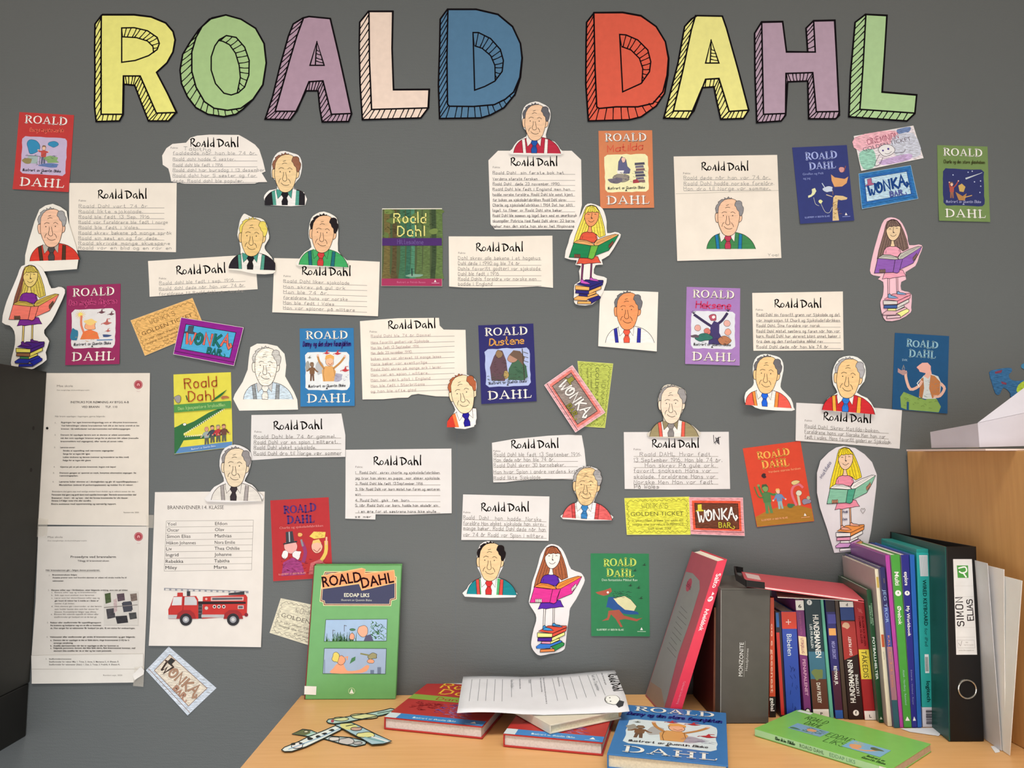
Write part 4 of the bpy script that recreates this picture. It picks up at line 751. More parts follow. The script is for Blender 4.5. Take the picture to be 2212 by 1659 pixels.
def il_danny(p):
    p.blob(66, 90, 13, 8, 'a8a2ac', 9, .2); p.blob(14, 70, 5, 9, '9a9488', 9, .3); p.blob(36, 74, 8, 12, 'b0aca8', 9, .2)
    figure(p, 22, 97, 34, '7a5438', skin='8a6a50', arms=[(-.28, -.55), (.3, -.5)], legs='6a4a38')
    p.fill([(42,98),(40,78),(46,70),(60,70),(66,80),(62,98)], 'd69c5a'); p.line([(44,74),(36,62),(33,52)], 3.6, 'b88048', sm=True); p.line([(62,74),(74,64),(82,54)], 3.6, 'b88048', sm=True); p.blob(55, 62, 7.5, 8.5, 'eab08a', 9, .1, .5)
    p.fill([(46,58),(48,50),(56,48),(63,52),(63,58),(56,55)], 'e0a050'); p.line([(52,65),(56,68),(60,64)], .8, '8a3a30'); p.dot(33, 50, 2.2, 'e8b49a'); p.dot(83, 52, 2.2, 'e8b49a'); p.line([(44,74),(43,86),(45,98)], .5, '5a3a28'); p.line([(62,74),(64,88)], .5, '5a3a28')
    for x, y, s in ((50,46,6),(70,47,7),(84,78,8),(18,54,3.5)): bird(p, x, y, s, 'b8353a' if y != 54 else '6a6a60')
    scrub(p, 60, 86, 88, 98, '8a8096', 16, .6)
def classic(p, bg, pan, il, sub=None, subc='a33', tc='ecdcc8', paint=True, pic='cover_picture', scr='3a3436', sh=True, suby=(33, 33), subx=(12, 89), sz=9, subw=1.5):
    if paint: p.part('cover_print', 'printed coloured ground'); p.rect(.5, .5, 99.5, 143.5, bg)
    p.part(pic, 'printed drawing with generic figures'); panel(p, pan); il(p)
    p.pen(SCR, 15, 109, 84, 108, 4.6, .75, scr, jit=.25, slant=.15, gap=1.4); p.fill([(49,108.5),(51.2,112.5),(46.8,112.5)], scr)
    if sub:
        p.part('title_lettering'); p.pen(sub, subx[0], suby[0], subx[1], suby[1], sz, subw, subc, jit=.3, slant=.12, gap=1.3)
    p.part('author_lettering', 'serif capitals')
    if sh: p.serif('ROALD', 12.2, 89.7, 20.2, 14, '4a3a36', 1.15)
    p.serif('ROALD', 11.5, 89, 19.5, 14, tc, 1.15)
    if sh: p.serif('DAHL', 12.7, 92, 137.2, 15, '4a3a36', 1.15)
    p.serif('DAHL', 12, 91.3, 136.5, 15, tc, 1.15)
G_COV = 'printed book covers on the wall'
def cover(cn, label, bg, fn, border='e4d8ca', z0=.0007, bend=None, wb=None):
    p = sheet('book_cover_print', list(cn), label, 'book cover print', bg if bg else border, z0=z0, bend=bend or curl(list(cn), 90, .0018, .55), group=G_COV, kind='gloss', wb=wb)
    frame(p, cn); fn(p); p.done()
cover(zA([(175,93),(665,120),(620,812),(118,785)]), 'red book cover print, highest on the left', 'b5332f', lambda p: classic(p, 'b5332f', 'b9a4b4', il_red, 'Georgs magiske medisin', 'd8604c', suby=(35,33), sz=7, sh=False, subw=1.3, subx=(22,84)))
cover(z0_([(600,240),(1082,220),(1075,940),(590,950)]), 'magenta book cover print beside the coral-book girl', '8e2450', lambda p: classic(p, '8e2450', 'd9cfc6', il_mag, 'Den magiske fingeren', 'b9466e', suby=(36,35), subx=(5,95), sz=11, sh=False))
cover(zD([(1028,275),(1465,270),(1480,903),(1042,908)]), 'orange-brown book cover print with a stack of grey books', 'c9764a', lambda p: classic(p, 'c9764a', 'e6dba0', il_mat, 'Matilda', 'd0503c', suby=(40,36), sz=13, subx=(16,84)))
cover(zQ([(950,278),(1360,290),(1378,906),(962,895)]), 'olive green book cover print with a night sky, far right', '6c8046', lambda p: classic(p, '6c8046', '272c58', il_green, 'Charlie og den store glassheisen', '4a4a28', suby=(34,33), subx=(12,94), sz=6, scr='9a98b0', sh=False, subw=1.1))
cover(zR([(925,82),(1405,95),(1398,788),(910,773)]), 'lilac book cover print with a red title', '9f74a8', lambda p: classic(p, '9f74a8', 'd6d2d6', il_witch, 'Heksene', 'c8365a', suby=(39,39), subx=(18,84), sz=13, subw=2))
cover([(1033,703),(1152,699),(1159,867),(1040,873)], 'navy book cover print with an orange title', '25225c', lambda p: classic(p, '25225c', 'a9b0cc', il_dust, 'Dustene', 'd09448', suby=(38,36), subx=(19,84), sz=13, sh=False, subw=2))
cover(zH([(95,172),(498,168),(507,750),(103,755)]), 'blue book cover print left of the ragged fact sheet', '2b6f9d', lambda p: classic(p, '2b6f9d', 'dcd8d2', il_danny, 'Danny og den store fasanjakten', '3a2a6a', suby=(33,33), subx=(6,95), sz=9, sh=False))
def forest(p):
    p.part('cover_print', 'printed picture of tree trunks'); p.rect(.5, 2, 99.5, 130, '45512f')
    for x, w_, c in ((3,10,'6a5c34'),(17,7,'54462c'),(30,8,'3f6648'),(40,7,'35604a'),(48,6,'4a7a5c'),(58,8,'56683c'),(68,11,'5a6a3c'),(82,7,'38452c'),(90,10,'5c6e3c')):
        p.fill([(x, 2), (x + w_, 2), (x + w_ + 1, 60), (x + w_ + .5, 118), (x + w_ + 3, 130), (x - 2, 130), (x + .5, 100), (x + 1, 60)], c, kind='crayon')
    for i in range(14): p.blob(p.rnd.uniform(2, 98), p.rnd.choice((6, 14, 22, 44, 50)), p.rnd.uniform(5, 9), p.rnd.uniform(3, 6), p.rnd.choice(('5a6a34','3c4a2a','6c7c3c')), 9, .4, None)
    scrub(p, 2, 4, 96, 50, '2c3320', 40, .9); p.blob(55, 124, 14, 3, '7a9a80', 9, .2); p.line([(50,112),(50.5,124)], 2, '2c3a34'); p.rect(.5, .4, 99.5, 1.8, 'ddd2bc')
    p.part('title_band', 'purple title band'); p.rect(.5, 55, 99.5, 69, '43205c'); p.part('title_lettering'); p.pen('Hittesmåene', 26, 66, 70, 66, 8, 1, '665080', jit=.1)
    p.part('lower_band', 'crimson band along the foot'); p.rect(.5, 130, 99.5, 143.5, '9c2c50'); p.part('small_lettering'); p.pen('Illustrert av Patrick Benson', 26, 138, 73, 138, 3, .5, 'b8647c', jit=.1); p.fill([(88.5,132),(90.5,136),(86.5,136)], 'e6dcd0'); p.line([(83,138),(95,138)], .8, 'c8a0ac')
    p.part('author_lettering', 'pale yellow letters')
    p.pen('Roald', 20, 27, 78, 27, 18, 2.0, 'ded07a', jit=.25, gap=2); p.pen('Dahl', 26, 51, 76, 51, 18, 2.0, 'ded07a', jit=.3, gap=2)
cover(zC([(443,157),(1115,155),(1117,1033),(435,1030)]), 'forest book cover print with a purple band', '', forest, border='cfc4ae')
def croc(p):
    p.part('cover_print', 'printed yellow ground with a crocodile'); p.rect(.5, .5, 99.5, 143.5, 'dcd04a'); p.rect(.5, 133, 99.5, 143.5, '5b86b4')
    p.fill([(0,96),(6,94),(14,90),(22,92),(34,88),(60,74),(90,64),(92,66),(70,80),(40,98),(16,108),(16,112),(40,116),(88,115),(90,118),(60,122),(16,121),(10,132),(2,143),(0,143)], '2f6a3c'); p.blob(18, 92, 3, 2.5, 'e8e6da', 8, .1, .5)
    for i in range(22): x = 16 + i * 3.3; y = 109 - i * 1.9; p.fill([(x, y), (x + 1.6, y + 3), (x + 2.4, y - 1.4)], 'efe8d0')
    for i in range(20): x = 18 + i * 3.4; p.fill([(x, 115.5), (x + 1.2, 112), (x + 2.4, 115.5)], 'efe8d0')
    for x, c, h_ in ((56,'9aa6a0','c98a70'),(66,'3f4450','4a3a34'),(76,'b8383c','8a8a6a'),(86,'6a4238','7a4a38')): figure(p, x, 133 if x < 60 else 131, 32, c, skin='d09a7c', hair=h_, legs='5a5a50', ln=.4)
    p.blob(8, 44, 6, 7, '9a9490', 9, .3, .4); p.line([(66,53,1),(80,44,2.4),(92,34,.4)], 1.6, '2f6a3c', sm=True); p.line([(22,40),(24,48)], 1.6, '2f5a3c'); p.blob(88, 48, 8, 3, 'b06a44', 9, .4)
    p.part('title_band', 'green title band'); p.rect(.5, 55, 99.5, 69, '4f9048'); p.part('title_lettering'); p.pen('Den kjempestore krokodillen', 8, 65, 90, 64, 5.5, .9, '9cc078', jit=.2)
    p.pen('Illustrert av Quentin Blake', 30, 140, 72, 139, 3, .55, 'b8cade', jit=.1)
    p.part('author_lettering', 'dark red letters'); p.pen('Roald', 20, 27, 80, 26, 19, 1.7, 'a8432c', jit=.2, gap=2); p.pen('Dahl', 26, 51, 76, 50, 19, 1.7, 'a8432c', jit=.25, gap=2)
cover([(375,809),(499,804),(503,966),(378,981)], 'yellow book cover print with a green crocodile', 'dcd04a', croc)
def slab(p, bg, tc, title, sub, tx=(22, 76), ty=(24, 42), sc_='b8b8c0', subx=(20, 80), suby=50, ill=None, foot=True, low=None, h=13):
    p.part('cover_print', 'printed coloured ground'); p.rect(.5, .5, 99.5, 143.5, bg)
    if low: low(p)
    p.part('cover_picture', 'printed drawing with generic figures'); ill(p)
    if foot: p.pen('ILLUSTRERT AV QUENTIN BLAKE', 10, 134, 56, 134, 2.6, .5, sc_, jit=.05); p.fill([(86,128),(88.4,133),(83.6,133)], 'e8e2dc'); p.line([(79,135.5),(93,135.5)], .9, sc_)
    p.part('title_lettering')
    for i, l in enumerate(sub): p.text(l, subx[0], suby + i * 8, subx[0] + (subx[1] - subx[0]) * len(l) / max(len(q) for q in sub), suby + i * 8, 4.2, sc_)
    p.part('author_lettering', 'uneven slab capitals'); p.serif('ROALD', tx[0], tx[1], ty[0], h, tc, 1.35, .06, sp=.5); p.serif('DAHL', tx[0] + 5, tx[1] - 4, ty[1], h, tc, 1.35, .06, sp=.5)
def il_gir(p):
    p.fill([(60,142),(63,118),(66,98),(70,94),(84,96),(92,100),(90,103),(80,104),(74,102),(71,118),(72,142)], 'd2b078'); p.line([(64,96),(54,92)], 1.5, 'c9b48a'); p.line([(66,92),(66,86)], 1, '8a6a48'); scrub(p, 62, 98, 74, 138, '8a6238', 22, 1)
    p.fill([(66,54),(72,60),(90,64),(97,60),(93,72),(84,78),(70,78),(66,66)], 'd0935a'); p.blob(86, 46, 5, 6, 'c98a80', 9, .2, .4); p.line([(90,50),(94,40)], 1.6, '8a4a3c'); p.blob(58, 82, 9, 6, 'bcc0c4', 9, .3, .4); p.line([(52,78),(48,70)], 1.4, 'c4c8cc')
    p.fill([(28,80),(34,78),(36,84),(32,90),(26,94),(20,96),(20,92),(26,90),(28,86)], 'd6cf9a'); p.line([(30,96),(32,108),(38,112)], .8, 'b8b4a0', sm=True); p.blob(42, 104, 4, 3.5, 'd8d08a', 9, .3); p.line([(42,108),(48,124),(56,126),(62,116)], .8, 'b8b4a0', sm=True)
cover(zE([(1097,222),(1542,202),(1600,818),(1160,846)]), 'dark blue book cover print with a long-necked animal', '2a3265', lambda p: slab(p, '2a3265', '9aa0c8', 0, ['Giraffen og Pelli','og jeg'], tx=(22,80), ty=(24,43), sc_='8a90b8', subx=(14,52), suby=53, ill=il_gir))
def il_svk(p):
    p.fill([(16,140),(14,120),(20,110),(44,118),(60,122),(66,116),(80,118),(88,132),(84,143),(30,143),(30,128),(26,128),(26,143)], '7f9a4a'); p.fill([(48,118),(50,84),(56,76),(68,72),(82,76),(88,88),(86,110),(78,118),(60,120)], 'c4c4bc')
    p.fill([(48,116),(50,84),(55,80),(57,100),(54,120)], 'a8683c'); p.fill([(68,74),(76,76),(86,86),(86,112),(72,118),(66,100)], 'b4703f'); p.fill([(66,56),(60,70),(56,78),(64,82),(70,72)], 'd8a08a')
    p.fill([(42,62),(46,58),(52,53),(62,52),(68,58),(68,68),(60,72),(48,70),(46,66)], 'dca08e'); p.line([(46,66),(42,64)], .7, '7a4a40'); p.line([(22,72),(24,86),(32,104),(46,98),(52,88)], 5, 'd8a890', sm=True); p.fill([(8,66),(14,70),(20,68),(26,74),(18,79),(8,74)], 'a9827a'); p.line([(16,68),(18,60),(20,66)], 1.4, '8a8278')
    p.line([(50,84),(44,92),(48,98)], 1.4, 'd8dcdc'); p.line([(88,90),(94,98),(86,112),(76,114)], 5, 'd8a890', sm=True); scrub(p, 50, 84, 86, 112, '7a7a78', 26, .6); scrub(p, 18, 112, 80, 140, '566a34', 26, .7)
cover(zS([(372,272),(912,305),(890,1077),(342,1030)]), 'petrol blue book cover print, lowest at the right, seated figure in a waistcoat', '16496e', lambda p: (slab(p, '16496e', '86a8b0', 0, ['SVK'], tx=(22,80), ty=(24,43), sc_='9ab4bc', subx=(15,25), suby=52, ill=il_svk, foot=False)))
def il_fer(p):
    figure(p, 26, 122, 52, '4f7a48', skin='7a9a5a', hair='3f5a38', legs='5a8250', arms=[(-.2, -1.0), (.35, -.65)]); figure(p, 47, 116, 36, '6a8ab0', skin='eab89a', hair='e0b060', legs='8fb0b0')
    p.line([(74,112),(70,92),(74,80),(84,76),(90,82)], 4, 'd6707c', sm=True); p.blob(80, 72, 7, 4, 'd8c080', 9, .3, .4); p.line([(80,112),(80,96)], 4, 'c8c0a0'); p.blob(82, 92, 5, 5, 'd8d4b8', 9, .1, .4); p.blob(92, 108, 8, 5, '8a8494', 9, .2, .4); p.blob(97, 102, 3, 3, 'a8b08a', 8, .2); p.blob(64, 112, 6, 4, '3f6f4a', 9, .3)
    p.blob(28, 54, 3.5, 4, '3a2428', 8, .4); p.line([(8,72),(12,90),(20,92)], 2, '4f7a48', sm=True)
def low_fer(p): p.fill([(.5,143.5),(.5,126),(20,118),(45,112),(75,112),(99.5,122),(99.5,143.5)], 'a8762e', kind='marker')
cover(zL([(118,335),(725,255),(868,1100),(265,1162)]), 'tilted orange-red book cover print with a golden hill', 'd2452c', lambda p: slab(p, 'd2452c', 'ecac50', 0, ['Verdens største fersken'], tx=(22,78), ty=(23,41), sc_='eaa878', subx=(36,92), suby=50, ill=il_fer, low=low_fer))
def il_fox(p):
    p.fill([(8,68),(24,64),(34,60),(36,66),(30,72),(22,74),(12,71)], 'a6533f'); p.dot(29, 68, 2, 'f0e8e0'); p.fill([(26,94),(30,76),(40,76),(60,96),(80,102),(82,106),(62,106),(44,102),(30,94)], '24508a'); p.fill([(38,78),(58,74),(68,80),(78,92),(74,100),(58,98),(46,88)], 'd8d2a0'); p.line([(38,78),(58,74),(68,80),(78,92),(74,100)], .6, '4a4438')
    p.fill([(30,100),(48,98),(56,108),(78,114),(88,112),(78,118),(58,114),(48,116),(54,128),(50,128),(42,114),(34,106),(30,116),(18,118),(28,112)], 'a6533f'); scrub(p, 36, 66, 66, 78, '2f3f3a', 30, .8)
    for x, y in ((76,30),(92,20),(68,56),(82,60),(86,78)): bird(p, x, y, 3.5, '24402e')
def low_fox(p): pass
cover(zM([(1422,362),(2028,365),(2035,1222),(1428,1218)]), 'green book cover print just above the desk', '2c7a4c', lambda p: slab(p, '2c7a4c', 'b8cc5c', 0, ['Den fantastiske Mikkel Rev'], tx=(22,78), ty=(22,40), sc_='c4dcc0', subx=(19,80), suby=48, ill=il_fox), border='e4e2dc')
def il_cha(p):
    p.fill([(14,136),(18,112),(34,104),(48,112),(54,136)], '9a3f74', kind='crayon'); p.blob(32, 84, 11, 12, 'e8a8a0', 9, .12, .5); p.fill([(24,78),(24,58),(36,57),(38,77)], '3a3a40'); p.rect(29, 58, 31, 76, 'b8b8bc'); p.line([(20,79),(42,76)], 2.4, '3a3a40'); p.blob(22, 98, 6, 8, 'efe6e4', 9, .25, .4); p.blob(42, 100, 7, 8, 'e6e0dc', 9, .3, .4)
    p.line([(52,112),(56,96),(52,80)], 6, '93406e', sm=True); p.line([(52,84),(50,74)], 3.4, '8a8a8e'); p.blob(48, 64, 4, 4, 'e8a860', 8, .2, .4); p.blob(76, 88, 9, 11, 'f0b49a', 9, .1, .5); p.fill([(68,82),(70,76),(80,74),(84,82),(76,80)], 'e6c070'); p.line([(70,92),(76,97),(82,90)], .9, '7a3030')
    p.line([(78,118),(90,100),(92,80)], 6, 'e0c060', sm=True); p.line([(92,84),(93,72)], 3, 'f0b49a'); p.fill([(64,68),(72,60),(92,62),(90,72),(72,73)], 'e8c860'); scrub(p, 74, 62, 88, 70, 'a88a3c', 12, .6); p.fill([(60,136),(64,116),(80,110),(90,120),(92,136)], 'c86a6a', kind='crayon'); scrub(p, 14, 104, 90, 134, '6a2438', 36, .8)
cover([(584,1081),(710,1074),(719,1247),(591,1255)], 'red book cover print half behind the standing green book', 'b22c30', lambda p: (slab(p, 'b22c30', '4a2a70', 0, ['Charlie og sjokoladefabrikken'], tx=(22,78), ty=(24,43), sc_='e0908c', subx=(14,88), suby=52, ill=il_cha)))

# ================================================================ chocolate wrappers and golden tickets coloured by the pupils
def wonka(p, bord, edge, inner, letters, hat, bar, dark='2a2022', fill2=None, lw=4.2, wob='crayon'):
    p.part('wrapper_border'); p.rect(.6, .6, 99.4, 55.4, bord) if False else p.fill([(.6,.6),(99.4,.6),(99.4,55.4),(.6,55.4)], bord, kind=wob)
    p.line([(1,51),(99,51)], .8, dark)
    p.part('wrapper_edge'); p.fill([(5,5),(95,5),(95,49),(5,49)], edge, kind=wob)
    p.part('label_panel'); p.fill([(10,9),(90,9),(90,46),(10,46)], inner, kind=wob); p.line([(10,9),(90,9),(90,46),(10,46)], .9, dark, closed=True)
    p.part('drawn_hat'); p.fill([(15,11),(23,10),(23,18),(27,19),(27,21),(11,22),(11,20),(15,19)], hat, kind='marker'); p.line([(15,11),(23,10),(23,18),(27,19),(27,21),(11,22),(11,20),(15,19)], .6, dark, closed=True)
    p.part('wrapper_lettering'); cols = letters if isinstance(letters, list) else [letters] * 5
    for i, ch in enumerate('WONKA'):
        x0 = 15 + i * 14.2; a = [23, 20, 18.5, 17.5, 16][i]
        for c_, w_ in ((dark, lw + 1.6), (cols[i], lw)):
            st = {'W': [[(0,0),(3,15),(6,5),(9,15),(13,-2)]], 'O': [[(6,0),(1,4),(1,11),(5,15),(10,12),(11,5),(8,1),(5,3),(5,8)]], 'N': [[(1,15),(1,0),(11,15),(11,0)]], 'K': [[(2,0),(2,15)],[(11,0),(3,8),(12,16)]], 'A': [[(0,15),(6,-1),(10,13),(13,17),(16,14),(14,11)],[(3,9),(9,9)]]}[ch]
            for q in st: p.line([(x0 + u, a + v * 1.05 - 1) for u, v in q], w_ * .72, c_, sm=ch == 'O', inc=False)
            p.layer += 1
    for c_, w_ in ((dark, 2.8), (bar, 1.7)): p.pen('BAR', 53, 44.5, 77, 44.5, 7.2, w_, c_, jit=.0, gap=2.4)
    p.line([(75,44),(79,46),(82,44),(80,42)], 1.4, bar, sm=True)
def ticket(p, bg, ink, kd='crayon', w1="WONKA'S", main='GOLDEN TICKET', edgec=None):
    p.part('ticket_print'); p.fill([(.8,.8),(99.2,.8),(99.2,55.2),(.8,55.2)], bg, kind=kd)
    for x0, y0, x1, y1, n in ((6,6,94,6,12),(94,6,94,50,6),(94,50,6,50,12),(6,50,6,6,6)):
        for i in range(n):
            a = (x0 + (x1 - x0) * i / n, y0 + (y1 - y0) * i / n); b = (x0 + (x1 - x0) * (i + 1) / n, y0 + (y1 - y0) * (i + 1) / n); m_ = ((a[0] + b[0]) / 2 + (y1 - y0) * .03 * (2.2 if n == 6 else 0), (a[1] + b[1]) / 2 - (x1 - x0) * .03)
            p.line([a, m_, b], .5, ink, sm=True, inc=False)
    p.layer += 1
    p.part('ticket_lettering'); p.pen(w1, 26, 16, 68, 16, 7, .6, ink, jit=.2); p.text(main, 8, 27.5, 90, 27.5, 6.2, ink)
    p.pen('In your wildest dreams you could not', 10, 36, 90, 36, 3.2, .45, ink, jit=.1); p.pen('imagine the marvelous SURPRISES', 10, 42, 90, 42, 3.2, .45, ink, jit=.1); p.pen('that await YOU!', 34, 48, 70, 48, 3.2, .45, ink, jit=.1)
def item(nm, cn, label, cat, color, fn, uh=56.0, **kw):
    p = sheet(nm, list(cn), label, cat, color, **kw); frame(p, cn, 100.0, uh); fn(p); p.done()
GW, GT = 'coloured chocolate wrappers', 'coloured golden tickets'
item('golden_ticket', zN([(175,300),(730,98),(850,390),(305,617)]), 'orange crayoned ticket partly under the purple wrapper', 'ticket', 'e2b478', lambda p: ticket(p, 'd9a560', '6a4a28'), group=GT)
item('chocolate_wrapper', zN([(635,275),(1195,365),(1110,710),(565,605)]), 'purple chocolate wrapper with a turquoise label', 'wrapper', 'd8c8c0', lambda p: wonka(p, '86207c', '86207c', '4a9cbc', ['d86450','1f6a5c','d86450','1f6a5c','d86450'], '4a4a50', '1f6a5c', wob='marker'), group=GW, z0=.0045)
def cinemini(p):
    p.part('ticket_print'); p.fill([(.8,.8),(99.2,.8),(99.2,55.2),(.8,55.2)], 'd8c8c0', kind='crayon')
    p.fill([(2,2),(60,1),(72,10),(60,22),(3,24)], 'dfa4a4', sm=True, kind='crayon'); p.fill([(3,28),(26,26),(24,52),(4,54)], '8fb89c', sm=True, kind='crayon'); p.fill([(72,2),(94,1),(90,9),(74,10)], '6a7a98', sm=True, kind='crayon'); p.fill([(60,14),(96,12),(97,50),(60,44)], 'c0bcbc', sm=True, kind='crayon'); p.fill([(34,46),(80,44),(78,54),(36,54)], 'b99ab4', sm=True, kind='crayon')
    p.part('ticket_lettering'); p.pen('CINEMINION', 20, 17, 72, 16, 9, .9, '8f3f50', jit=.4); p.text('GOLDEN TICKET', 10, 27, 90, 23, 6.5, '6a5a60')
    p.part('drawn_head', 'pencil drawing of a round face'); p.fill([(34,28),(44,22),(56,25),(60,34),(52,40),(40,40)], 'dcd2ca', sm=True); p.line([(34,28),(44,22),(56,25),(60,34),(52,40),(40,40)], .8, '5a4a50', closed=True, sm=True); p.dot(41, 31, 1.6, '4a3a78'); p.dot(50, 30, 1.8, '4a3a78'); p.line([(43,36),(48,38),(54,35)], .7, '5a4a50', sm=True); p.line([(34,36),(26,46),(22,52),(30,52),(38,42)], .8, '5a4a50', sm=True); p.line([(58,38),(72,40),(76,36)], .8, '5a4a50', sm=True)
    scrub(p, 62, 14, 92, 40, '9a9498', 24, .5)
item('golden_ticket', zQ([(270,205),(755,120),(838,385),(330,490)]), 'pastel crayoned ticket below the green letter', 'ticket', 'e4d8cc', cinemini, group=GT, z0=.001)
item('chocolate_wrapper', zQ([(310,510),(735,442),(795,715),(335,800)]), 'blue chocolate wrapper under the pastel ticket', 'wrapper', '9ab8cc', lambda p: wonka(p, '2f6a98', '2a5f96', 'b0c4d0', '1f3f74', 'a85a70', '5a5a90', dark='22406a'), group=GW)
item('golden_ticket', zJ([(650,100),(580,650),(400,638),(345,78)]), 'lime ticket standing on end behind the pink wrapper', 'ticket', 'cfd07c', lambda p: ticket(p, 'b4bc58', '5a5f38'), group=GT, wb=COOL)
item('chocolate_wrapper', zJ([(300,115),(580,520),(325,690),(60,285)]), 'pink chocolate wrapper with a grey-brown label, tilted over the lime ticket', 'wrapper', 'ecd8d8', lambda p: wonka(p, 'e2a2a4', 'd9786c', '8f8178', 'e6e0d8', '8f8a3c', '8f8a3c'), group=GW, z0=.005, wb=COOL)
item('golden_ticket', zJ([(745,1248),(1300,1235),(1310,1560),(765,1560)]), 'yellow ticket joined to the red-edged wrapper', 'ticket', 'dfdc70', lambda p: ticket(p, 'd6d24c', '5f5f30'), group=GT, wb=COOL)
item('chocolate_wrapper', zJ([(1295,1240),(1755,1243),(1768,1570),(1310,1555)]), 'red-edged chocolate wrapper with a brown label, right of the yellow ticket', 'wrapper', 'ecc8c8', lambda p: wonka(p, 'e0989a', 'd9553a', '6a3c2a', 'f0e8e0', 'd8c840', 'c8b83c'), group=GW, z0=.0015, wb=COOL)
item('golden_ticket', zX([(155,770),(640,870),(560,1170),(75,1018)]), 'uncoloured ticket behind the standing green book', 'ticket', 'dcd4bc', lambda p: ticket(p, 'd8d0b6', '6f695c'), group=GT, wb=COOL)
item('chocolate_wrapper', zW([(600,80),(1095,510),(800,792),(365,325)]), 'pale blue chocolate wrapper with a cream label, lowest on the wall', 'wrapper', 'cfd8e4', lambda p: wonka(p, 'cdd2d8', 'c6ced6', 'ddd0bc', ['3a3430','b08a70','b08a70','b08a70','b08a70'], '3a3836', 'b88a72', dark='8a6a58', lw=3), group=GW, wb=COOL)

# ================================================================ school notices on the left
def logo(p, x, y, r):
    p.part('school_emblem', 'round red emblem'); p.dot(x, y, r, 'a84048', 20); p.line([(x + (r - 1.6) * math.cos(a * .5236), y + (r - 1.6) * math.sin(a * .5236)) for a in range(12)], .6, 'e0b0ac', closed=True)
    p.fill([(x - 3, y + 3), (x - 3, y - 1), (x, y - 3.5), (x + 3, y - 1), (x + 3, y + 3), (x + 1, y + 3), (x + 1, y), (x - 1, y), (x - 1, y + 3)], 'd89a98'); p.text('OSLO', x - 4, y + r + 6, x + 4, y + r + 6, 2.4, 'c09a96')
def tl(p, rows, ink='6e675f', h=3.3):
    for x, y, w_, t, *b in rows:
        bb = bool(b and b[0]); p.text(t, x, y, x + w_, y, (b[1] if len(b) > 1 else h), ink if not bb else '4a4540', bold=bb)
p = sheet('notice_sheet', [(97,806),(325,806),(323,960),(322,1136),(83,1133),(90,960)], 'upper evacuation notice with round red emblem, beside the cabinet', 'notice', 'e2d6c6', bend=curl([(97,806),(325,806),(322,1136),(84,1133)], 0, .0015, .6, both=.0015), wb=COOL, group='school notices')
logo(p, 299.5, 831, 9.6); p.part('heading'); tl(p, [(153,871,126,'INSTRUKS FOR RØMNING AV BYGG A-B',1,4.6),(177,881,38,'VED BRANN',1,4.4),(228,881,26,'TLF. 110',1,4.4)])
p.part('printed_text'); tl(p, [(124,836,34,'Mse skole',0,4.6),(124,844,70,'Det mangfoldige skoleutviklingsprosjekt',0,2.4),(120,901,108,'Når brann oppdages i bygningen, gjøres følgende:')])
tl(p, [(120,915,3,'1.'),(133,914,165,'Bygningen har eget brannvarslingsanlegg som er tilknyttet brannvesenet.',1),(133,921,169,'Ved feilmeldinger utløses brannalarmen helt slik at det høres overalt at det',1),(133,928,150,'brenner. Gå telefonlaster ned alarmsentralen ved telefonoppgangen.',1),
 (119,941,3,'2.'),(132,941,150,'Dersom ild oppdages lærere som at elevene er utløst automatisk,',1),(132,948,168,'må den som oppdager brannen sørge for at alarmen blir utløst (manuelle',1),(132,955,135,'brannmeldere ved utgangene), eller varsle på annen måte.',1),
 (118,968,3,'3.'),(131,968,32,'Lærernes ansvar:',1),(137,975,110,'Straks si oppstilling ved nærmeste utgangsdør',1),(137,982,58,'Sørge for at ingen blir igjen',1),(137,989,142,'Lukke vinduene og dørene (rømmer og branndører tas ikke med)',1),(137,996,60,'Følge for at ingen blir glemt',1),
 (117,1010,3,'4.'),(131,1010,120,'Gjerne på ut på anvist brannvei. Ingen må løpe!',1),(116,1023,3,'5.'),(130,1023,165,'Dersom gangen er sperret av røyk, benyttes alternative utganger. Se',1),(130,1029,40,'rømningsplan.',1),
 (115,1042,3,'6.'),(129,1042,170,'Lærerne leder elevene ut i skolegården og går til oppstillingsplassen i',1),(129,1049,160,'Mariakirken (sidevei til parkeringsplassen) og melder fra til rektor.',1),
 (114,1063,178,'Brannalarm skal gjøre opp med nattlige øvelser hvert skoleår og er rektors ansvar der det',0),(113,1070,182,'Personalet skal gjøre seg godt kjent med oppslått brannregler. Bærende ansvarsområder skal',1),(113,1077,165,'Brannøver - hvert - vår og høst - skal det foretas brannøvelse for alle klasser.',1),(113,1083,85,'Elevene 2-4 følger neste trinn eller storefire.',1),(112,1090,140,'Ekstra assistanse med oppstramming og nærværlig rapport.',1),(268,1108,33,'Revidert okt. 2020',0,2.8)])
p.part('punched_hole'); p.dot(103.5, 925, 2.8, '1e1c19', 10); p.done()
p = sheet('notice_sheet', [(84,1137),(322,1137),(318,1300),(312,1445),(289,1474),(71.4,1475),(69.6,1413),(78,1300)], 'lower evacuation notice with a small aerial picture', 'notice', 'dbd2c6', bend=curl([(84,1137),(322,1137),(290,1475),(71,1475)], 0, .0012, .6, both=.0012), wb=COOL, group='school notices')
logo(p, 300, 1159, 9.6); p.part('heading'); tl(p, [(153,1205,98,'Prosedyre ved brannalarm',1,5),(168,1213,68,'Tillegg til branninstruksen',1,3.6)])
p.part('printed_text'); tl(p, [(104,1162,32,'Mse skole',0,4.4),(104,1169,84,'Det mangfoldige skoleutviklingsprosjekt',0,2.6),(100,1233,116,'Når brannalarmen går - følges denne prosedyren:',1)]); p.line([(100,1234.5),(217,1234.5)], .5, '5a544c')
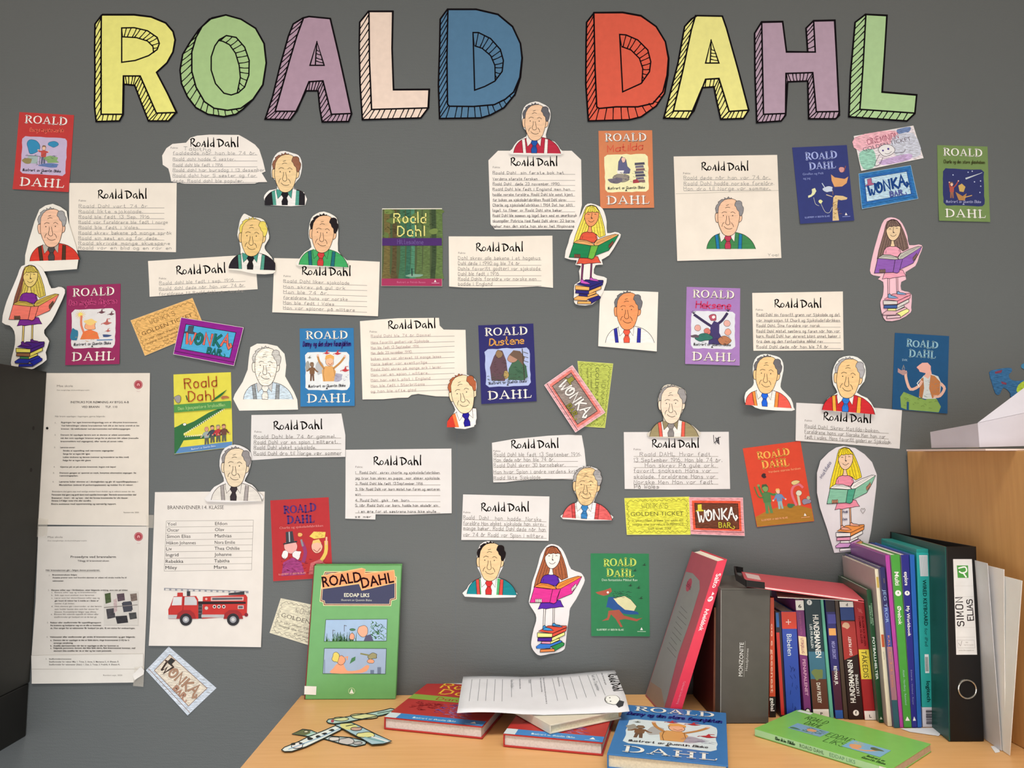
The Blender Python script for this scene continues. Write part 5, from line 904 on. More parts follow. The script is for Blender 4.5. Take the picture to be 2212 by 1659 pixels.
tl(p, [(107,1244,2.5,'1.'),(114,1243,53,'Branninstruksen følges',1),(114,1249,160,'Ansatte prøver som ved hvordre alarmen er utløst må straks melde fra til',1),(114,1256,25,'vaktmester.',1),(105,1276,2.5,'2.'),(112,1276,165,'Elevene stiller opp i Skråbakken, etter følgende ordning, som vist på bildet:',1),
 (112,1281,97,'a.  Elevene stiller opp og rø brannelementet',0),(112,1287,92,'b.  Stilt opp med ansiktet mot lærernes',0),(112,1293,104,'c.  Lærer som har elever/klassen teller opp og',0),(119,1299,95,'går hvert til rektor har å melde av i listen er',1),(119,1305,43,'samlet d på bildet.',0),(112,1311,108,'d.  Hvis elevene går i tverrunder, er det lærere',0),(119,1317,95,'som holder bevise elev som har ansvar for',0),(119,1323,90,'klassen. Kontaktlærer følger opp elleve.',0),(111,1328,103,'e.  Elevene blir stående oppstilt til rektor eller',0),(118,1334,92,'stedfortreder gir beskjed om at de kan gå.',0),
 (103,1346,2.5,'3.'),(110,1346,109,'Rektor eller stedfortreder får oppstillingsrapport',1),(110,1352,109,'fra kretsvis og beskjærer seg om at alle er kommet',1),(110,1358,183,'ut. Hun sørger for at vaktmester får beskjed (se pkt. 4) om status for evakueringen.',1),
 (102,1377,2.5,'4.'),(109,1377,184,'Vaktmester eller stedfortreder går straks til brannalarmsentralen og gjør følgende:',1),(110,1384,170,'a.  Dersom det er oppdaget at det er falsk alarm, ringe brannvesenet (110) for å',1),(117,1390,42,'avverge utrykning.',1),(110,1396,148,'b.  Avstille alarmsentralen når det er oppdaget at alle har kommet ut.',1),(110,1401,183,'c.  Følgende personene dersom det ikke falsk alarm, flytt brannvesenet kommer, ned',1),(117,1407,125,'alarmert ikke avstilles før de er klar og har møtt personale.',1)])
p.part('aerial_picture', 'small dark aerial photo'); p.rect(225, 1277, 300, 1350, 'd0c8bc')
for x, y, a, b, c in ((234,1292,7,12,'4d5a3a'),(240,1325,10,12,'4a4648'),(276,1310,12,10,'3f3e44'),(288,1330,9,8,'4a4a48'),(262,1290,9,9,'5a4a50'),(290,1290,8,9,'7a6a60'),(264,1338,14,9,'3a383a'),(250,1308,4,16,'c0a8a4')): p.fill([(x - a, y - b * .8), (x + a * .8, y - b), (x + a, y + b * .7), (x - a * .7, y + b)], c, kind='crayon')
p.fill([(266,1300),(284,1298),(286,1320),(268,1322)], '45454c'); p.line([(226,1312),(298,1306)], 1.6, '8a8078'); p.done()
p = sheet('notice_strip', [(69.6,1415),(180,1413.5),(311,1411.5),(311,1444),(289,1473),(180,1474.5),(71.4,1475.5)], 'paper strip pasted over the foot of the lower notice', 'notice', 'e2dace', z0=.0032, bend=curl([(70,1415),(311,1475)], 90, .001, .5), wb=COOL)
p.part('printed_text'); tl(p, [(101,1424,2.5,'5.'),(108,1424,48,'Stedfortredere/varamenn',1),(108,1430,151,'Stedfortreder for rektor Mia: 1. Trine, 2. Anne, 3. Marianne S., 4. Øistein Å.',1),(108,1436,153,'Stedfortreder for vaktmester (Stian): 1. Dan, 2. Tonje, 3. Fredrik, 4. Øistein R.',1),(225,1459,41,'Revidert sept. 2020',0,3.2)]); p.line([(70,1444.5),(309,1444.5)], .8, 'b0a698'); p.done()
p = sheet('class_list', [(335,1063),(455,1062),(572,1062),(569,1230),(565,1397),(440,1395),(323,1394),(329,1230)], 'class list with a red fire engine picture', 'notice', 'e4dbd0', bend=curl([(335,1063),(565,1397)], 90, .003, .7, both=.0), wb=COOL)
p.part('heading'); p.text('BRANNVENNER I 4. KLASSE', 362.5, 1100, 483.5, 1099.5, 8.2, '3c3836')
p.part('name_table'); rows = [('Yoel','Efdon'),('Oscar','Olav'),('Simon Elias','Mathias'),('Håkon Johannes','Nora Emilie'),('Liv','Thea Othilie'),('Ingrid','Johanne'),('Rebekka','Tabitha'),('Miley','Marta')]
ys = [1125.5, 1138.5, 1152, 1166, 1179, 1192, 1206, 1219.5, 1233.5]
for i, y in enumerate(ys): f = i / 8; p.line([(359.5 - 4.5 * f, y), (547.5 - 4 * f, y - 2.2)], .7, '8d867c', inc=False)
p.line([(359.5,1125.5),(355,1233.5)], .7, '8d867c', inc=False); p.line([(547.5,1123.3),(543.5,1231.3)], .7, '8d867c')
wl = {'Yoel':19,'Oscar':26,'Simon Elias':51,'Håkon Johannes':63,'Liv':12,'Ingrid':27,'Rebekka':38,'Miley':25,'Efdon':26,'Olav':20,'Mathias':36,'Nora Emilie':44,'Thea Othilie':54,'Johanne':37,'Tabitha':33,'Marta':28}
for i, (a, b) in enumerate(rows): y = ys[i] + 10; p.text(a, 362 - i * .6, y, 362 - i * .6 + wl[a], y - .4, 7.4, '35312f'); p.text(b, 465 - i * .3, y - 1, 465 - i * .3 + wl[b], y - 1.4, 7.4, '35312f')
p.T = zK
# fire engine, in the zoom frame zK
def fe():
    R_, DR, GY, DK = 'c0332e', '9c2a2c', 'b9b6b4', '38383c'
    p.k = 1 / 3.457
    p.part('ladder', 'grey ladder'); p.fill([(190,1140),(820,1163),(820,1180),(190,1158)], '8f8f94'); 
    for i in range(14): p.fill([(200 + i * 44, 1146 + i * 1.6), (228 + i * 44, 1147 + i * 1.6), (228 + i * 44, 1158 + i * 1.6), (200 + i * 44, 1157 + i * 1.6)], 'd8d0c6')
    p.part('fire_engine', 'printed red fire engine'); p.fill([(290,1175),(330,1175),(332,1205),(288,1205)], R_); p.rect(360, 1165, 385, 1200, DK)
    p.fill([(262,1203),(430,1200),(445,1225),(448,1370),(225,1370),(222,1300),(238,1270)], R_); p.fill([(480,1205),(800,1190),(812,1210),(808,1345),(475,1370)], R_); p.fill([(445,1240),(800,1243),(800,1258),(445,1262)], '2a1c20'); p.fill([(447,1262),(475,1262),(475,1368),(447,1368)], DK)
    for y in (1280, 1305, 1330): p.line([(447,y),(475,y)], 5, '6a6a6e')
    p.fill([(540,1208),(785,1206),(783,1234),(540,1238)], 'd8b0a8'); p.fill([(550,1214),(775,1212),(775,1226),(550,1230)], '5a5a60'); p.fill([(672,1180),(790,1165),(790,1190),(672,1192)], DK)
    p.fill([(262,1207),(325,1206),(322,1268),(248,1270)], 'd8d4d0'); p.fill([(345,1205),(418,1205),(436,1235),(436,1268),(342,1268)], 'c8c6c4'); p.line([(335,1205),(330,1340)], 3, '8a2a2a'); p.rect(222, 1340, 300, 1368, GY); p.rect(470, 1338, 640, 1360, GY)
    p.dot(507, 1290, 13, 'c9b9b2', 10); p.dot(506, 1222, 9, 'e0b0a4', 8)
    for x in (567, 601, 637): p.dot(x, 1279, 13, 'e6dcd6', 10); p.dot(x, 1279, 8, DK, 10)
    p.rect(742, 1270, 785, 1296, 'd8c8c4'); p.rect(747, 1275, 780, 1292, '5a5a60'); p.dot(805, 1340, 14, '7a2430', 10)
    for x in (355, 707):
        p.fill([(x - 72, 1370), (x - 62, 1330), (x - 30, 1305), (x + 30, 1305), (x + 62, 1330), (x + 75, 1370)], DR); p.dot(x, 1375, 46, '2c2a2e', 18); p.dot(x, 1375, 25, '9a9a9e', 14); p.dot(x, 1375, 13, 'd0ccc8', 12)
fe(); p.T = lambda q: q; p.k = 1; p.done()
# clear tape
tape_m = bpy.data.materials.new('clear_tape'); tape_m.use_nodes = True; _b = tape_m.node_tree.nodes['Principled BSDF']; _b.inputs['Base Color'].default_value = (.8, .76, .68, 1); _b.inputs['Alpha'].default_value = .32; _b.inputs['Roughness'].default_value = .25
for cn, lb in (([(78,1118),(106,1122),(103,1157),(80,1160)], 'clear tape where the two notices meet at the left'), ([(293,1440),(314,1437),(312,1482),(290,1480)], 'clear tape at the lower right corner of the notices'), ([(318,1112),(334,1112),(333,1140),(319,1140)], 'clear tape between the notices and the class list')):
    p = sheet('tape_strip', cn, lb, 'tape', 'd8d0c4', z0=.0042, bend=curl(cn, 90, .0004, .5)); p.obj.data.materials[0] = tape_m
p = sheet('tape_strip', [(289,1456),(307,1438),(314,1447),(313,1455),(294,1467)], 'folded white tape flap on the lower notice', 'tape', 'e6dfd6', z0=.0048)
# jigsaw-piece cutout at the right edge
o_ = zS([(1310,665),(1370,640),(1470,622),(1530,625),(1535,655),(1510,680),(1505,710),(1530,740),(1590,752),(1640,745),(1690,730),(1720,690),(1760,640),(1850,650),(1840,820),(1760,900),(1640,930),(1530,925),(1520,880),(1490,840),(1450,820),(1430,850),(1415,880),(1390,890),(1365,860),(1340,780)])
p = sheet('jigsaw_cutout', smooth_pts(o_, True, 2), 'blue and green painted jigsaw-piece cutout at the right edge', 'paper cutout', '35648a', z0=.001, kind='crayon', thick=.003)
p.part('paint_patch'); p.fill(zS([(1600,790),(1700,730),(1840,700),(1840,810),(1740,880),(1590,870)]), 'a8bc3c', sm=True, kind='crayon'); p.fill(zS([(1365,660),(1440,640),(1430,670),(1370,680)]), '7a3a4a', kind='crayon'); p.fill(zS([(1425,755),(1480,770),(1480,790),(1435,780)]), '7a3a4a', kind='crayon'); p.done()
q_ = zS((1655, 605)); p = sheet('round_sticker', [(q_[0] + 6 * math.cos(a * .5236), q_[1] + 6 * math.sin(a * .5236)) for a in range(12)], 'small blue round blob above the jigsaw piece', 'sticker', '3f7a9a')
# ================================================================ books and boxes: a block given by its front quad TL, TR, BR, BL (3-D) and a depth vector
z5 = Zm(1380, 1140, 3.606); z6 = Zm(1760, 1120, 3.19); z7 = Zm(1560, 1440, 3.393); z8 = Zm(960, 1400, 3.3515); z9 = Zm(560, 1400, 3.95)
class Block:
    def __init__(s, name, F, dv, label, cat, group=None):
        s.F = [Vector(f) for f in F]; s.dv = Vector(dv); s.o = (s.F[2] + s.F[3]) / 2 + s.dv / 2
        s.root = empty(name, Matrix.Translation(s.o), label, cat, group)
        s.w = ((s.F[1] - s.F[0]).length + (s.F[2] - s.F[3]).length) / 2; s.h = ((s.F[3] - s.F[0]).length + (s.F[2] - s.F[1]).length) / 2; s.d = s.dv.length
    def P(s, u, v, w):                         # u across, v down, w back (0..1)
        a, b, c, d = s.F
        return a * (1 - u) * (1 - v) + b * u * (1 - v) + c * u * v + d * (1 - u) * v + s.dv * w - s.o
    def hb(s, name, u0, u1, v0, v1, w0, w1, m, bevel=.0006, mb=None, label=None):
        own = mb is None; mb = mb or MB()
        vs = [s.P(u, v, w) for u in (u0, u1) for v in (v0, v1) for w in (w0, w1)]
        mb.add(vs, [(0, 1, 3, 2), (4, 6, 7, 5), (0, 4, 5, 1), (2, 3, 7, 6), (0, 2, 6, 4), (1, 5, 7, 3)], m)
        if own:
            o = mb.build(name, s.root, bevel=bevel)
            if label: o['label'] = label
            return o
    def face(s, side='front', wb=COOL, lift=.0002, kind='print'):
        """printer in mm, origin top left; side: front (u,v), left (w from the back edge to the front, v), top"""
        W, H, D_ = s.w * 1000, s.h * 1000, s.d * 1000
        a, b, c, d = s.F; n = (b - a).cross(d - a).normalized()
        if n.dot(s.dv) > 0: n = -n
        nl = (d - a).cross(s.dv).normalized()
        if nl.dot(b - a) > 0: nl = -nl
        if side == 'front': mp = lambda x, y, L=0: tuple(s.P(x / W, y / H, 0) + n * (lift + L * EPS))
        else: mp = lambda x, y, L=0: tuple(s.P(0, y / H, 1 - x / D_) + nl * (lift + L * EPS))
        p = Print(mp, s.root, wb, None, 3, kind); p.W, p.H, p.D = W, H, D_
        return p
def book(label, F, dv, col, draw=None, pages='e6ddcc', name='book', cat='book', group=None, cover=.0016, inset=.002, left=None, kind='gloss', right=None, wb=COOL, topl=None):
    """upright book, spine to the front; spine, two cover boards and a page block"""
    b = Block(name, F, dv, label, cat, group); cu = min(.3, cover / b.w); iv = inset / b.h; cw = cover / b.d; m = mat(col, kind, wb)
    b.hb('spine', 0, 1, 0, 1, 0, cw, m); b.hb('front_cover', 0, cu, 0, 1, cw, 1, mat(left, kind, wb) if left else m); b.hb('back_cover', 1 - cu, 1, 0, 1, cw, 1, mat(right, kind, wb) if right else m)
    b.hb('page_block', cu, 1 - cu, iv, 1 - iv, cw, 1 - .003 / b.d, mat(pages, 'pages', wb), bevel=0)
    if draw:
        p = b.face('front', wb, kind='gloss'); draw(p); p.done()
    return b
def F_(tl, tr, br, bl, y=None, zb=DESK + .0008):
    """front quad of an upright thing: bottom corners on the desk, top corners in the same upright plane"""
    B1, B2 = onZ(*br, zb), onZ(*bl, zb)
    y0 = (B1.y + B2.y) / 2 if y is None else y
    a, b = onY(*tl, y0), onY(*tr, y0); c, d = onY(*br, y0), onY(*bl, y0)
    zt = (a.z + b.z) / 2
    return [Vector((a.x, y0, zt)), Vector((b.x, y0, zt)), Vector((c.x, y0, zb)), Vector((d.x, y0, zb))]
def vt(p, t, x, y0, y1, h, m, bold=True, up=False):       # vertical spine text
    if up: p.text(t, x, y1, x, y0, h, m, bold)
    else: p.text(t, x, y0, x, y1, h, m, bold)
# ---- headphone box
b = Block('headphone_box', F_((1557,1269), (1664,1272), (1660,1561), (1555,1564)), (-.004, .14, 0), 'dark grey upright headphone box with white lettering on the desk', 'box')
b.hb('box_body', 0, 1, .012, 1, 0, 1, mat('514e48', 'matte', COOL), bevel=.0008); b.hb('box_lid', -.005, 1.005, 0, .013, -.004, 1.0, mat('57544d', 'matte', COOL), bevel=.0005)
p = b.face('front', kind='print'); W, H = p.W, p.H; p.part('lettering', 'white lettering'); vt(p, 'MONZONITE', W * .46, H * .655, H * .405, 7.5, 'dcd9d2', True, up=False) if False else p.text('MONZONITE', W * .455, H * .655, W * .475, H * .405, 7.2, 'dcd9d2')
p.text('Headphones', W * .555, H * .615, W * .575, H * .45, 4.2, 'b9b6ae'); p.line([(W * .485, H * .66), (W * .505, H * .395)], .5, 'a9a69e'); p.line([(.5, .5), (1.2, H - 1)], .7, 'b0ada4'); p.done()
boxF = b.F
# ---- big pink workbook leaning on the box (spine quad tilted), cover towards the left
yA = onZ(1440, 1557).y
SF_ = [onY(1549.7, 1212.6, yA), onY(1571, 1208, yA), onY(1466, 1557, yA), onY(1440, 1557, yA)]
for i in (2, 3): SF_[i].z = DESK + .0008
ltop = onY(1502, 1174.7, yA + .185)
dvS = Vector((onY(1409, 1499, -.012).x - SF_[3].x, -.012 - yA, 0)); dvS.x = -.012
def dS(p):
    W, H = p.W, p.H; p.part('lettering', 'white spine lettering')
    vt(p, 'Salto', W * .32, H * .085, H * .175, W * .5, 'f0e4e4'); p.fill([(W*.5,H*.2),(W*.75,H*.215),(W*.5,H*.225)], 'f0e4e4'); p.dot(W * .5, H * .245, W * .26, 'f0dcdc', 12); vt(p, 'B', W * .3, H * .238, H * .25, W * .35, 'd23a50')
    vt(p, 'Arbeidsbok', W * .32, H * .305, H * .445, W * .42, 'f0e4e4'); vt(p, 'Gyldendal Undervisning', W * .4, H * .76, H * .9, W * .2, 'e88a98', False)
b = book('tall pink-red workbook with grey cover leaning against the headphone box', SF_, dvS, 'd8344c', dS, left='b0525e', cover=.0012, kind='gloss')
p = b.face('left', COOL, kind='gloss'); H, D_ = p.H, p.D
p.part('grey_cover_panel', 'grey printed cover panel'); p.fill([(D_*.03,H*.14),(D_*.3,H*.13),(D_*.62,H*.155),(D_*.72,H*.2),(D_*.74,H*.42),(D_*.7,H*.62),(D_*.8,H*.9),(D_*.8,H*.99),(D_*.02,H*.99)], '8e8a86')
p.fill([(D_*.04,H*.9),(D_*.5,H*.88),(D_*.78,H*.94),(D_*.78,H*.99),(D_*.04,H*.99)], '9a7f6e')
p.part('lettering'); p.dot(D_ * .3, H * .21, 13, 'b0485a', 10); p.pen('Salto', D_ * .2, H * .22, D_ * .42, H * .235, 9, 1.2, '7a3a46')
for i in range(9): p.line([(D_ * .25, H * (.36 + i * .035)), (D_ * (.55 + (i % 3) * .05), H * (.375 + i * .035))], .9, '6f6a68', inc=False)
p.done()
# ---- thin orange and brown folders standing behind the leaning book
for i, (x0, c, lc, lb) in enumerate(((1541, '7a4a34', '4a1712', 'thin brown folder between the leaning workbook and the headphone box'), (1547.5, 'd9772e', 'c86a2a', 'thin orange folder right against the headphone box'))):
    book(lb, F_((x0 + 2, 1312), (x0 + 6.5, 1312), (x0 + 4, 1551), (x0 - .5, 1551)), (-.004, .125, 0), c, pages='d8c8b0', name='folder', cat='folder', kind='matte', left=lc, cover=.0008)
# ---- the row of upright books; every entry: spine corners in px TL TR BR BL
GR = 'upright books in a row on the desk'
PACK = [None]
def pack(F, k):                                # neighbours in the row stand side by side, never inside each other
    s_ = lambda q: q.x - k * q.y
    if PACK[0]:
        (tp, bt) = PACK[0]; hmin = min(tp.z, F[0].z); f = (hmin - bt.z) / (tp.z - bt.z); pm = bt.lerp(tp, f); g = (hmin - F[3].z) / (F[0].z - F[3].z); fm = F[3].lerp(F[0], g)
        sh = max(0, s_(bt) - s_(F[3]), s_(pm) - s_(fm)) + .0003
        for q in F: q.x += sh
        if sh > .002: print('pack', round(sh, 4))
        F[1].x -= min(sh - .0003, .3 * (F[1].x - F[0].x)); F[2].x -= min(sh - .0003, .3 * (F[2].x - F[3].x))
    PACK[0] = (F[1].copy(), F[2].copy()); return F
def B_(lb, tl, tr, br, bl, dep, col, draw=None, k=None, **kw):
    k = k if k is not None else (.02 if bl[0] < 1890 else .12)
    F = pack(F_(tl, tr, br, bl), k); dep = min(dep, -.004 - F[2].y); return book(lb, F, (k * dep, dep, 0), col, draw, group=GR, **kw)
def d1(p):
    W, H = p.W, p.H; p.part('lettering'); p.fill([(0, H*.83), (W, H*.83), (W, H), (0, H)], '201c1c'); vt(p, 'gebal', W*.2, H*.84, H*.95, W*.6, 'efe9e0')
    vt(p, 'oo e geeenest', W*.2, H*.22, H*.8, W*.5, 'efb8a0')
B_('orange-red slim book touching the headphone box, black foot', (1664,1291), (1672,1291), (1676,1549), (1662,1549), .14, 'd04a2c', d1)
B_('black slim book with red and blue strips between orange book and Bible', (1674,1321), (1686,1321), (1698,1549), (1686,1549), .13, '2a1c24', lambda p: (p.part('strip'), p.fill([(0,p.H*.2),(p.W*.55,p.H*.2),(p.W*.7,p.H*.98),(p.W*.1,p.H*.98)], 'c0322c'), p.part('strip#2'), p.fill([(p.W*.1,2),(p.W*.6,2),(p.W*.6,p.H*.15),(p.W*.1,p.H*.15)], '2a64a8')))
def d2(p):
    W, H = p.W, p.H; p.part('spine_head', 'red top of the spine'); p.fill([(0,.5),(W,.5),(W,H*.165),(0,H*.165)], 'd2402c'); x, y = W*.45, H*.1
    p.part('cross'); p.line([(x-3.6,y),(x+3.6,y)], 1.1, 'f0e0d8'); p.line([(x,y-3.6),(x,y+3.6)], 1.1, 'f0e0d8')
    for a, b_ in ((-3.6,0),(3.6,0),(0,-3.6),(0,3.6)): p.dot(x+a, y+b_, .9, 'f0e0d8', 6)
    p.part('lettering'); vt(p, 'Bibelen', W*.28, H*.215, H*.42, W*.34, 'dce4f0', False)
    p.part('branches'); R = p.rnd
    for i in range(16): a = (R.uniform(W*.2,W*.8), H*R.uniform(.5,.96)); p.line([a, (a[0]+R.uniform(-4,4), a[1]+R.uniform(3,9))], .5, '1c2350', inc=False)
B_('blue Bible with a red head and white cross on its spine', (1687,1321), (1719,1321), (1731,1549), (1700,1549), .14, '2d48a0', d2)
def d3(p):
    W, H = p.W, p.H; p.part('library_label', 'white label with 6'); p.fill([(0,1),(W,1),(W,H*.09),(0,H*.09)], 'e4dfd4'); p.text('6', W*.3, H*.07, W*.7, H*.07, 6, '2a2626', True)
    p.part('lettering'); vt(p, 'ULIKE BARN I SLEKTEN', W*.3, H*.11, H*.3, W*.25, 'b06a8c', False); p.fill([(0,H*.31),(W,H*.32),(W,H*.48),(0,H*.47)], 'e4c8a0'); vt(p, 'UTSKJELLIG', W*.3, H*.33, H*.46, W*.34, '8a3a58'); vt(p, 'PENAPALENET', W*.3, H*.51, H*.82, W*.42, 'd09ab4')
    p.dot(W*.5, H*.95, W*.42, '1e1a1e', 14); p.dot(W*.5, H*.95, W*.28, 'ece6e0', 12)
B_('purple paperback with white number label, right of the Bible', (1716,1296), (1735,1295), (1753,1549), (1737,1549), .14, '74306a', d3)
def d4(p):
    W, H = p.W, p.H; p.part('spine_picture', 'teal-blue and brown spine print'); p.fill([(0,H*.45),(W,H*.45),(W,H*.68),(0,H*.68)], '3a6a80'); p.fill([(0,H*.68),(W,H*.68),(W,H*.93),(0,H*.93)], '5c3428'); p.blob(W*.5, H*.64, W*.35, H*.05, '6f7a48', 9, .3)
    p.fill([(0,H*.93),(W,H*.93),(W,H),(0,H)], 'ddd9d0'); p.dot(W*.3, H*.02+3, 4.6, 'd8d8d4', 12); p.text('7', W*.3-1.3, H*.02+5.4, W*.3+1.3, H*.02+5.4, 4.5, '1c2428', True); p.text('P', W*.45, H*.98, W*.6, H*.98, 5, '2a2626', True)
    p.part('lettering'); vt(p, 'HUNDEMANNEN', W*.45, H*.14, H*.5, W*.36, 'ece8e0'); vt(p, 'LØS PÅ BALLEN', W*.2, H*.22, H*.42, W*.16, 'c8ccc8'); vt(p, 'DAV PILKEY', W*.35, H*.71, H*.88, W*.24, 'e0d8cc')
B_('dark teal comic spine lettered downwards, right of the purple paperback', (1737,1292), (1771,1293), (1791,1550), (1757,1550), .14, '16323a', d4)
B_('pale sea-green thin book in the row', (1772,1293), (1778,1293), (1801,1551), (1793,1551), .14, '5fa890')
def d5(p):
    W, H = p.W, p.H; p.part('spine_picture'); p.fill([(0,.5),(W,.5),(W,H*.1),(0,H*.1)], '1a1826'); p.fill([(W*.1,H*.12),(W,H*.12),(W,H*.2),(W*.1,H*.2)], '4a4a9a'); p.fill([(W*.1,H*.24),(W*.9,H*.24),(W*.9,H*.3),(W*.1,H*.3)], 'e0a058'); p.fill([(0,H*.6),(W,H*.6),(W,H*.93),(0,H*.93)], '4a2038'); p.fill([(0,H*.93),(W,H*.93),(W,H),(0,H)], '2a5aa8')
    p.part('lettering'); vt(p, 'MEGA ESKORT', W*.3, H*.35, H*.5, W*.4, '9a98c8'); vt(p, 'REYMAR JR.', W*.3, H*.56, H*.72, W*.4, 'f0ece8')
B_('navy and maroon slim book with blue foot', (1782,1295), (1802,1298), (1821,1552), (1805,1552), .14, '2c2a6a', d5)
B_('thin book with bare brown and cream page edges in the row', (1803,1296), (1811,1298), (1832,1553), (1823,1553), .14, '4a3a30', pages='d8c8a8', cover=.0006)
def d6(p):
    W, H = p.W, p.H; p.part('spine_picture', 'blue and red spine print'); p.fill([(0,.5),(W,.5),(W,H*.05),(0,H*.05)], 'e0dcd4'); p.text('d', W*.45, H*.04, W*.6, H*.04, 5, '2a2626', True); p.fill([(0,H*.05),(W,H*.05),(W,H*.16),(0,H*.16)], '26407a'); p.blob(W*.35, H*.2, W*.3, H*.03, 'b88a6a', 9, .3)
    p.fill([(0,H*.17),(W,H*.17),(W,H*.45),(0,H*.5)], 'a0302c'); p.blob(W*.35, H*.21, W*.25, H*.025, 'c8a080', 9, .3); p.dot(W*.5, H*.945, W*.2, 'ece8e4', 14); p.text('f', W*.44, H*.955, W*.56, H*.955, 5, '1c1818', True)
    p.part('lettering'); vt(p, 'HUNDEMANNEN', W*.55, H*.5, H*.86, W*.36, 'efebe4', up=True); vt(p, 'I KATTEPINE', W*.85, H*.62, H*.8, W*.2, 'e0dcd6', up=True); vt(p, 'DAV PILKEY', W*.6, H*.3, H*.46, W*.2, 'e8d8d0', up=True)
B_('black and red comic spine lettered upwards', (1812,1298), (1842,1300), (1866,1554), (1833,1554), .14, '241416', d6)
def d7(p):
    W, H = p.W, p.H; p.part('lettering'); vt(p, 'EN ALARM BOK OM LESEN', W*.6, H*.13, H*.38, W*.2, '5a1418'); vt(p, 'I LOMMA PÅ ELEVER', W*.3, H*.13, H*.36, W*.2, '5a1418'); p.line([(W*.3,H*.06),(W*.7,H*.1)], .8, 'c0706a'); p.dot(W*.5, H*.08, 3, 'b04a48', 10)
    p.part('title_panel', 'yellow title panel'); p.fill([(W*.02,H*.41),(W*.98,H*.41),(W*.98,H*.66),(W*.02,H*.66)], 'd8c040'); vt(p, 'TÅKEDIS', W*.25, H*.42, H*.65, W*.5, '3a3426', False)
    p.part('library_label', 'white label with L'); p.fill([(0,H*.925),(W,H*.925),(W,H),(0,H)], 'e6e0da'); p.text('L', W*.42, H*.98, W*.62, H*.98, 5, '2a2626', True)
B_('red book with a yellow title panel on the spine', (1844,1298), (1866,1299), (1892,1555), (1868,1555), .14, '9c2428', d7)
def d8(p):
    W, H = p.W, p.H; p.part('lettering'); vt(p, 'FOTBALLHELTER', W*.22, H*.36, H*.68, W*.52, 'e8ece4'); vt(p, 'TORMOD BERG', W*.6, H*.1, H*.27, W*.25, 'a8c8a8'); vt(p, 'EKSTRA STOR', W*.2, H*.12, H*.26, W*.25, 'a8c8a8'); p.fill([(W*.5,H*.955),(W*.8,H*.975),(W*.2,H*.975)], 'd8e0d0')
B_('dark green football book', (1867,1275), (1881,1273), (1908,1561), (1894,1561), .16, '1f4a2c', d8, left='5a6a5c')
def d9(p):
    W, H = p.W, p.H; p.part('spine_picture'); p.fill([(W*.2,H*.05),(W*.8,H*.05),(W*.8,H*.12),(W*.2,H*.12)], 'c8a850'); p.fill([(W*.2,H*.42),(W*.85,H*.42),(W*.85,H*.5),(W*.2,H*.5)], 'c05a34'); vt(p, 'SKATTKISTEN', W*.3, H*.53, H*.58, W*.3, '9a9488', False)
B_('cream spined book right of the football book', (1883,1230), (1894,1229), (1925,1569), (1911,1569), .19, 'e0d6ba', d9, left='b8aaa4')
def d10(p):
    W, H = p.W, p.H; p.part('spine_picture', 'blue, pink and petrol spine print'); p.fill([(0,H*.25),(W,H*.25),(W,H*.5),(0,H*.5)], '414a90'); p.fill([(0,H*.5),(W,H*.5),(W,H*.83),(0,H*.83)], 'a0707c'); p.fill([(0,H*.83),(W,H*.83),(W,H),(0,H)], '2c5a66')
    p.part('lettering'); vt(p, 'JEG TROR', W*.22, H*.14, H*.35, W*.55, '9ab8d8', False); vt(p, 'KRLE for 3.-4. trinn', W*.28, H*.43, H*.75, W*.42, 'd08a5a', False); vt(p, 'SKOLENE', W*.5, H*.07, H*.1, W*.2, 'a89058', False)
B_('navy to rose textbook right of the cream spine', (1896,1226), (1911,1225), (1943,1572), (1927,1572), .2, '2c2a5c', d10, left='6a6488')
B_('thin magenta book in the row', (1912,1200), (1921,1199), (1951,1572), (1944,1572), .2, 'b0409a', left='8a5a96')
def dW(c, t1, t2, t3, tri=True):
    def f(p):
        W, H = p.W, p.H; p.part('lettering', 'white lettering'); vt(p, t1, W*.25, H*.1, H*.18, W*.5, 'f0ece8'); p.dot(W*.5, H*.225, W*.36, 'f0ece8', 12); p.text('4', W*.4, H*.23, W*.6, H*.23, 4, c, True); vt(p, t2, W*.28, H*.3, H*.3+len(t2)*H*.0135+8, W*.45, 'f0ece8'); vt(p, t3, W*.35, H*.67, H*.87, W*.25, 'a8c8c0' if c != '2c2c80' else '9a9ac8', False)
        p.fill([(W*.5,H*.935),(W*.8,H*.96),(W*.2,H*.96)], 'f0ece8')
    return f
B_('green workbook in the row', (1924,1199), (1943,1198), (1969,1572), (1953,1572), .2, '4a9a3c', dW('4a9a3c', 'Multi', 'Øvebok', 'Alseth - Nordberg - Røsseland'), left='c8c4bc')
B_('navy workbook in the row', (1946,1199), (1963,1198), (1981,1572), (1970,1572), .2, '2c2c80', dW('2c2c80', 'explore', 'My Workbook', 'Edwards - Omland - Royer'), left='c4c0b8')
B_('thin bright blue book right of the navy workbook', (1965,1199), (1975,1198), (1991,1572), (1982,1572), .2, '2a62b0')
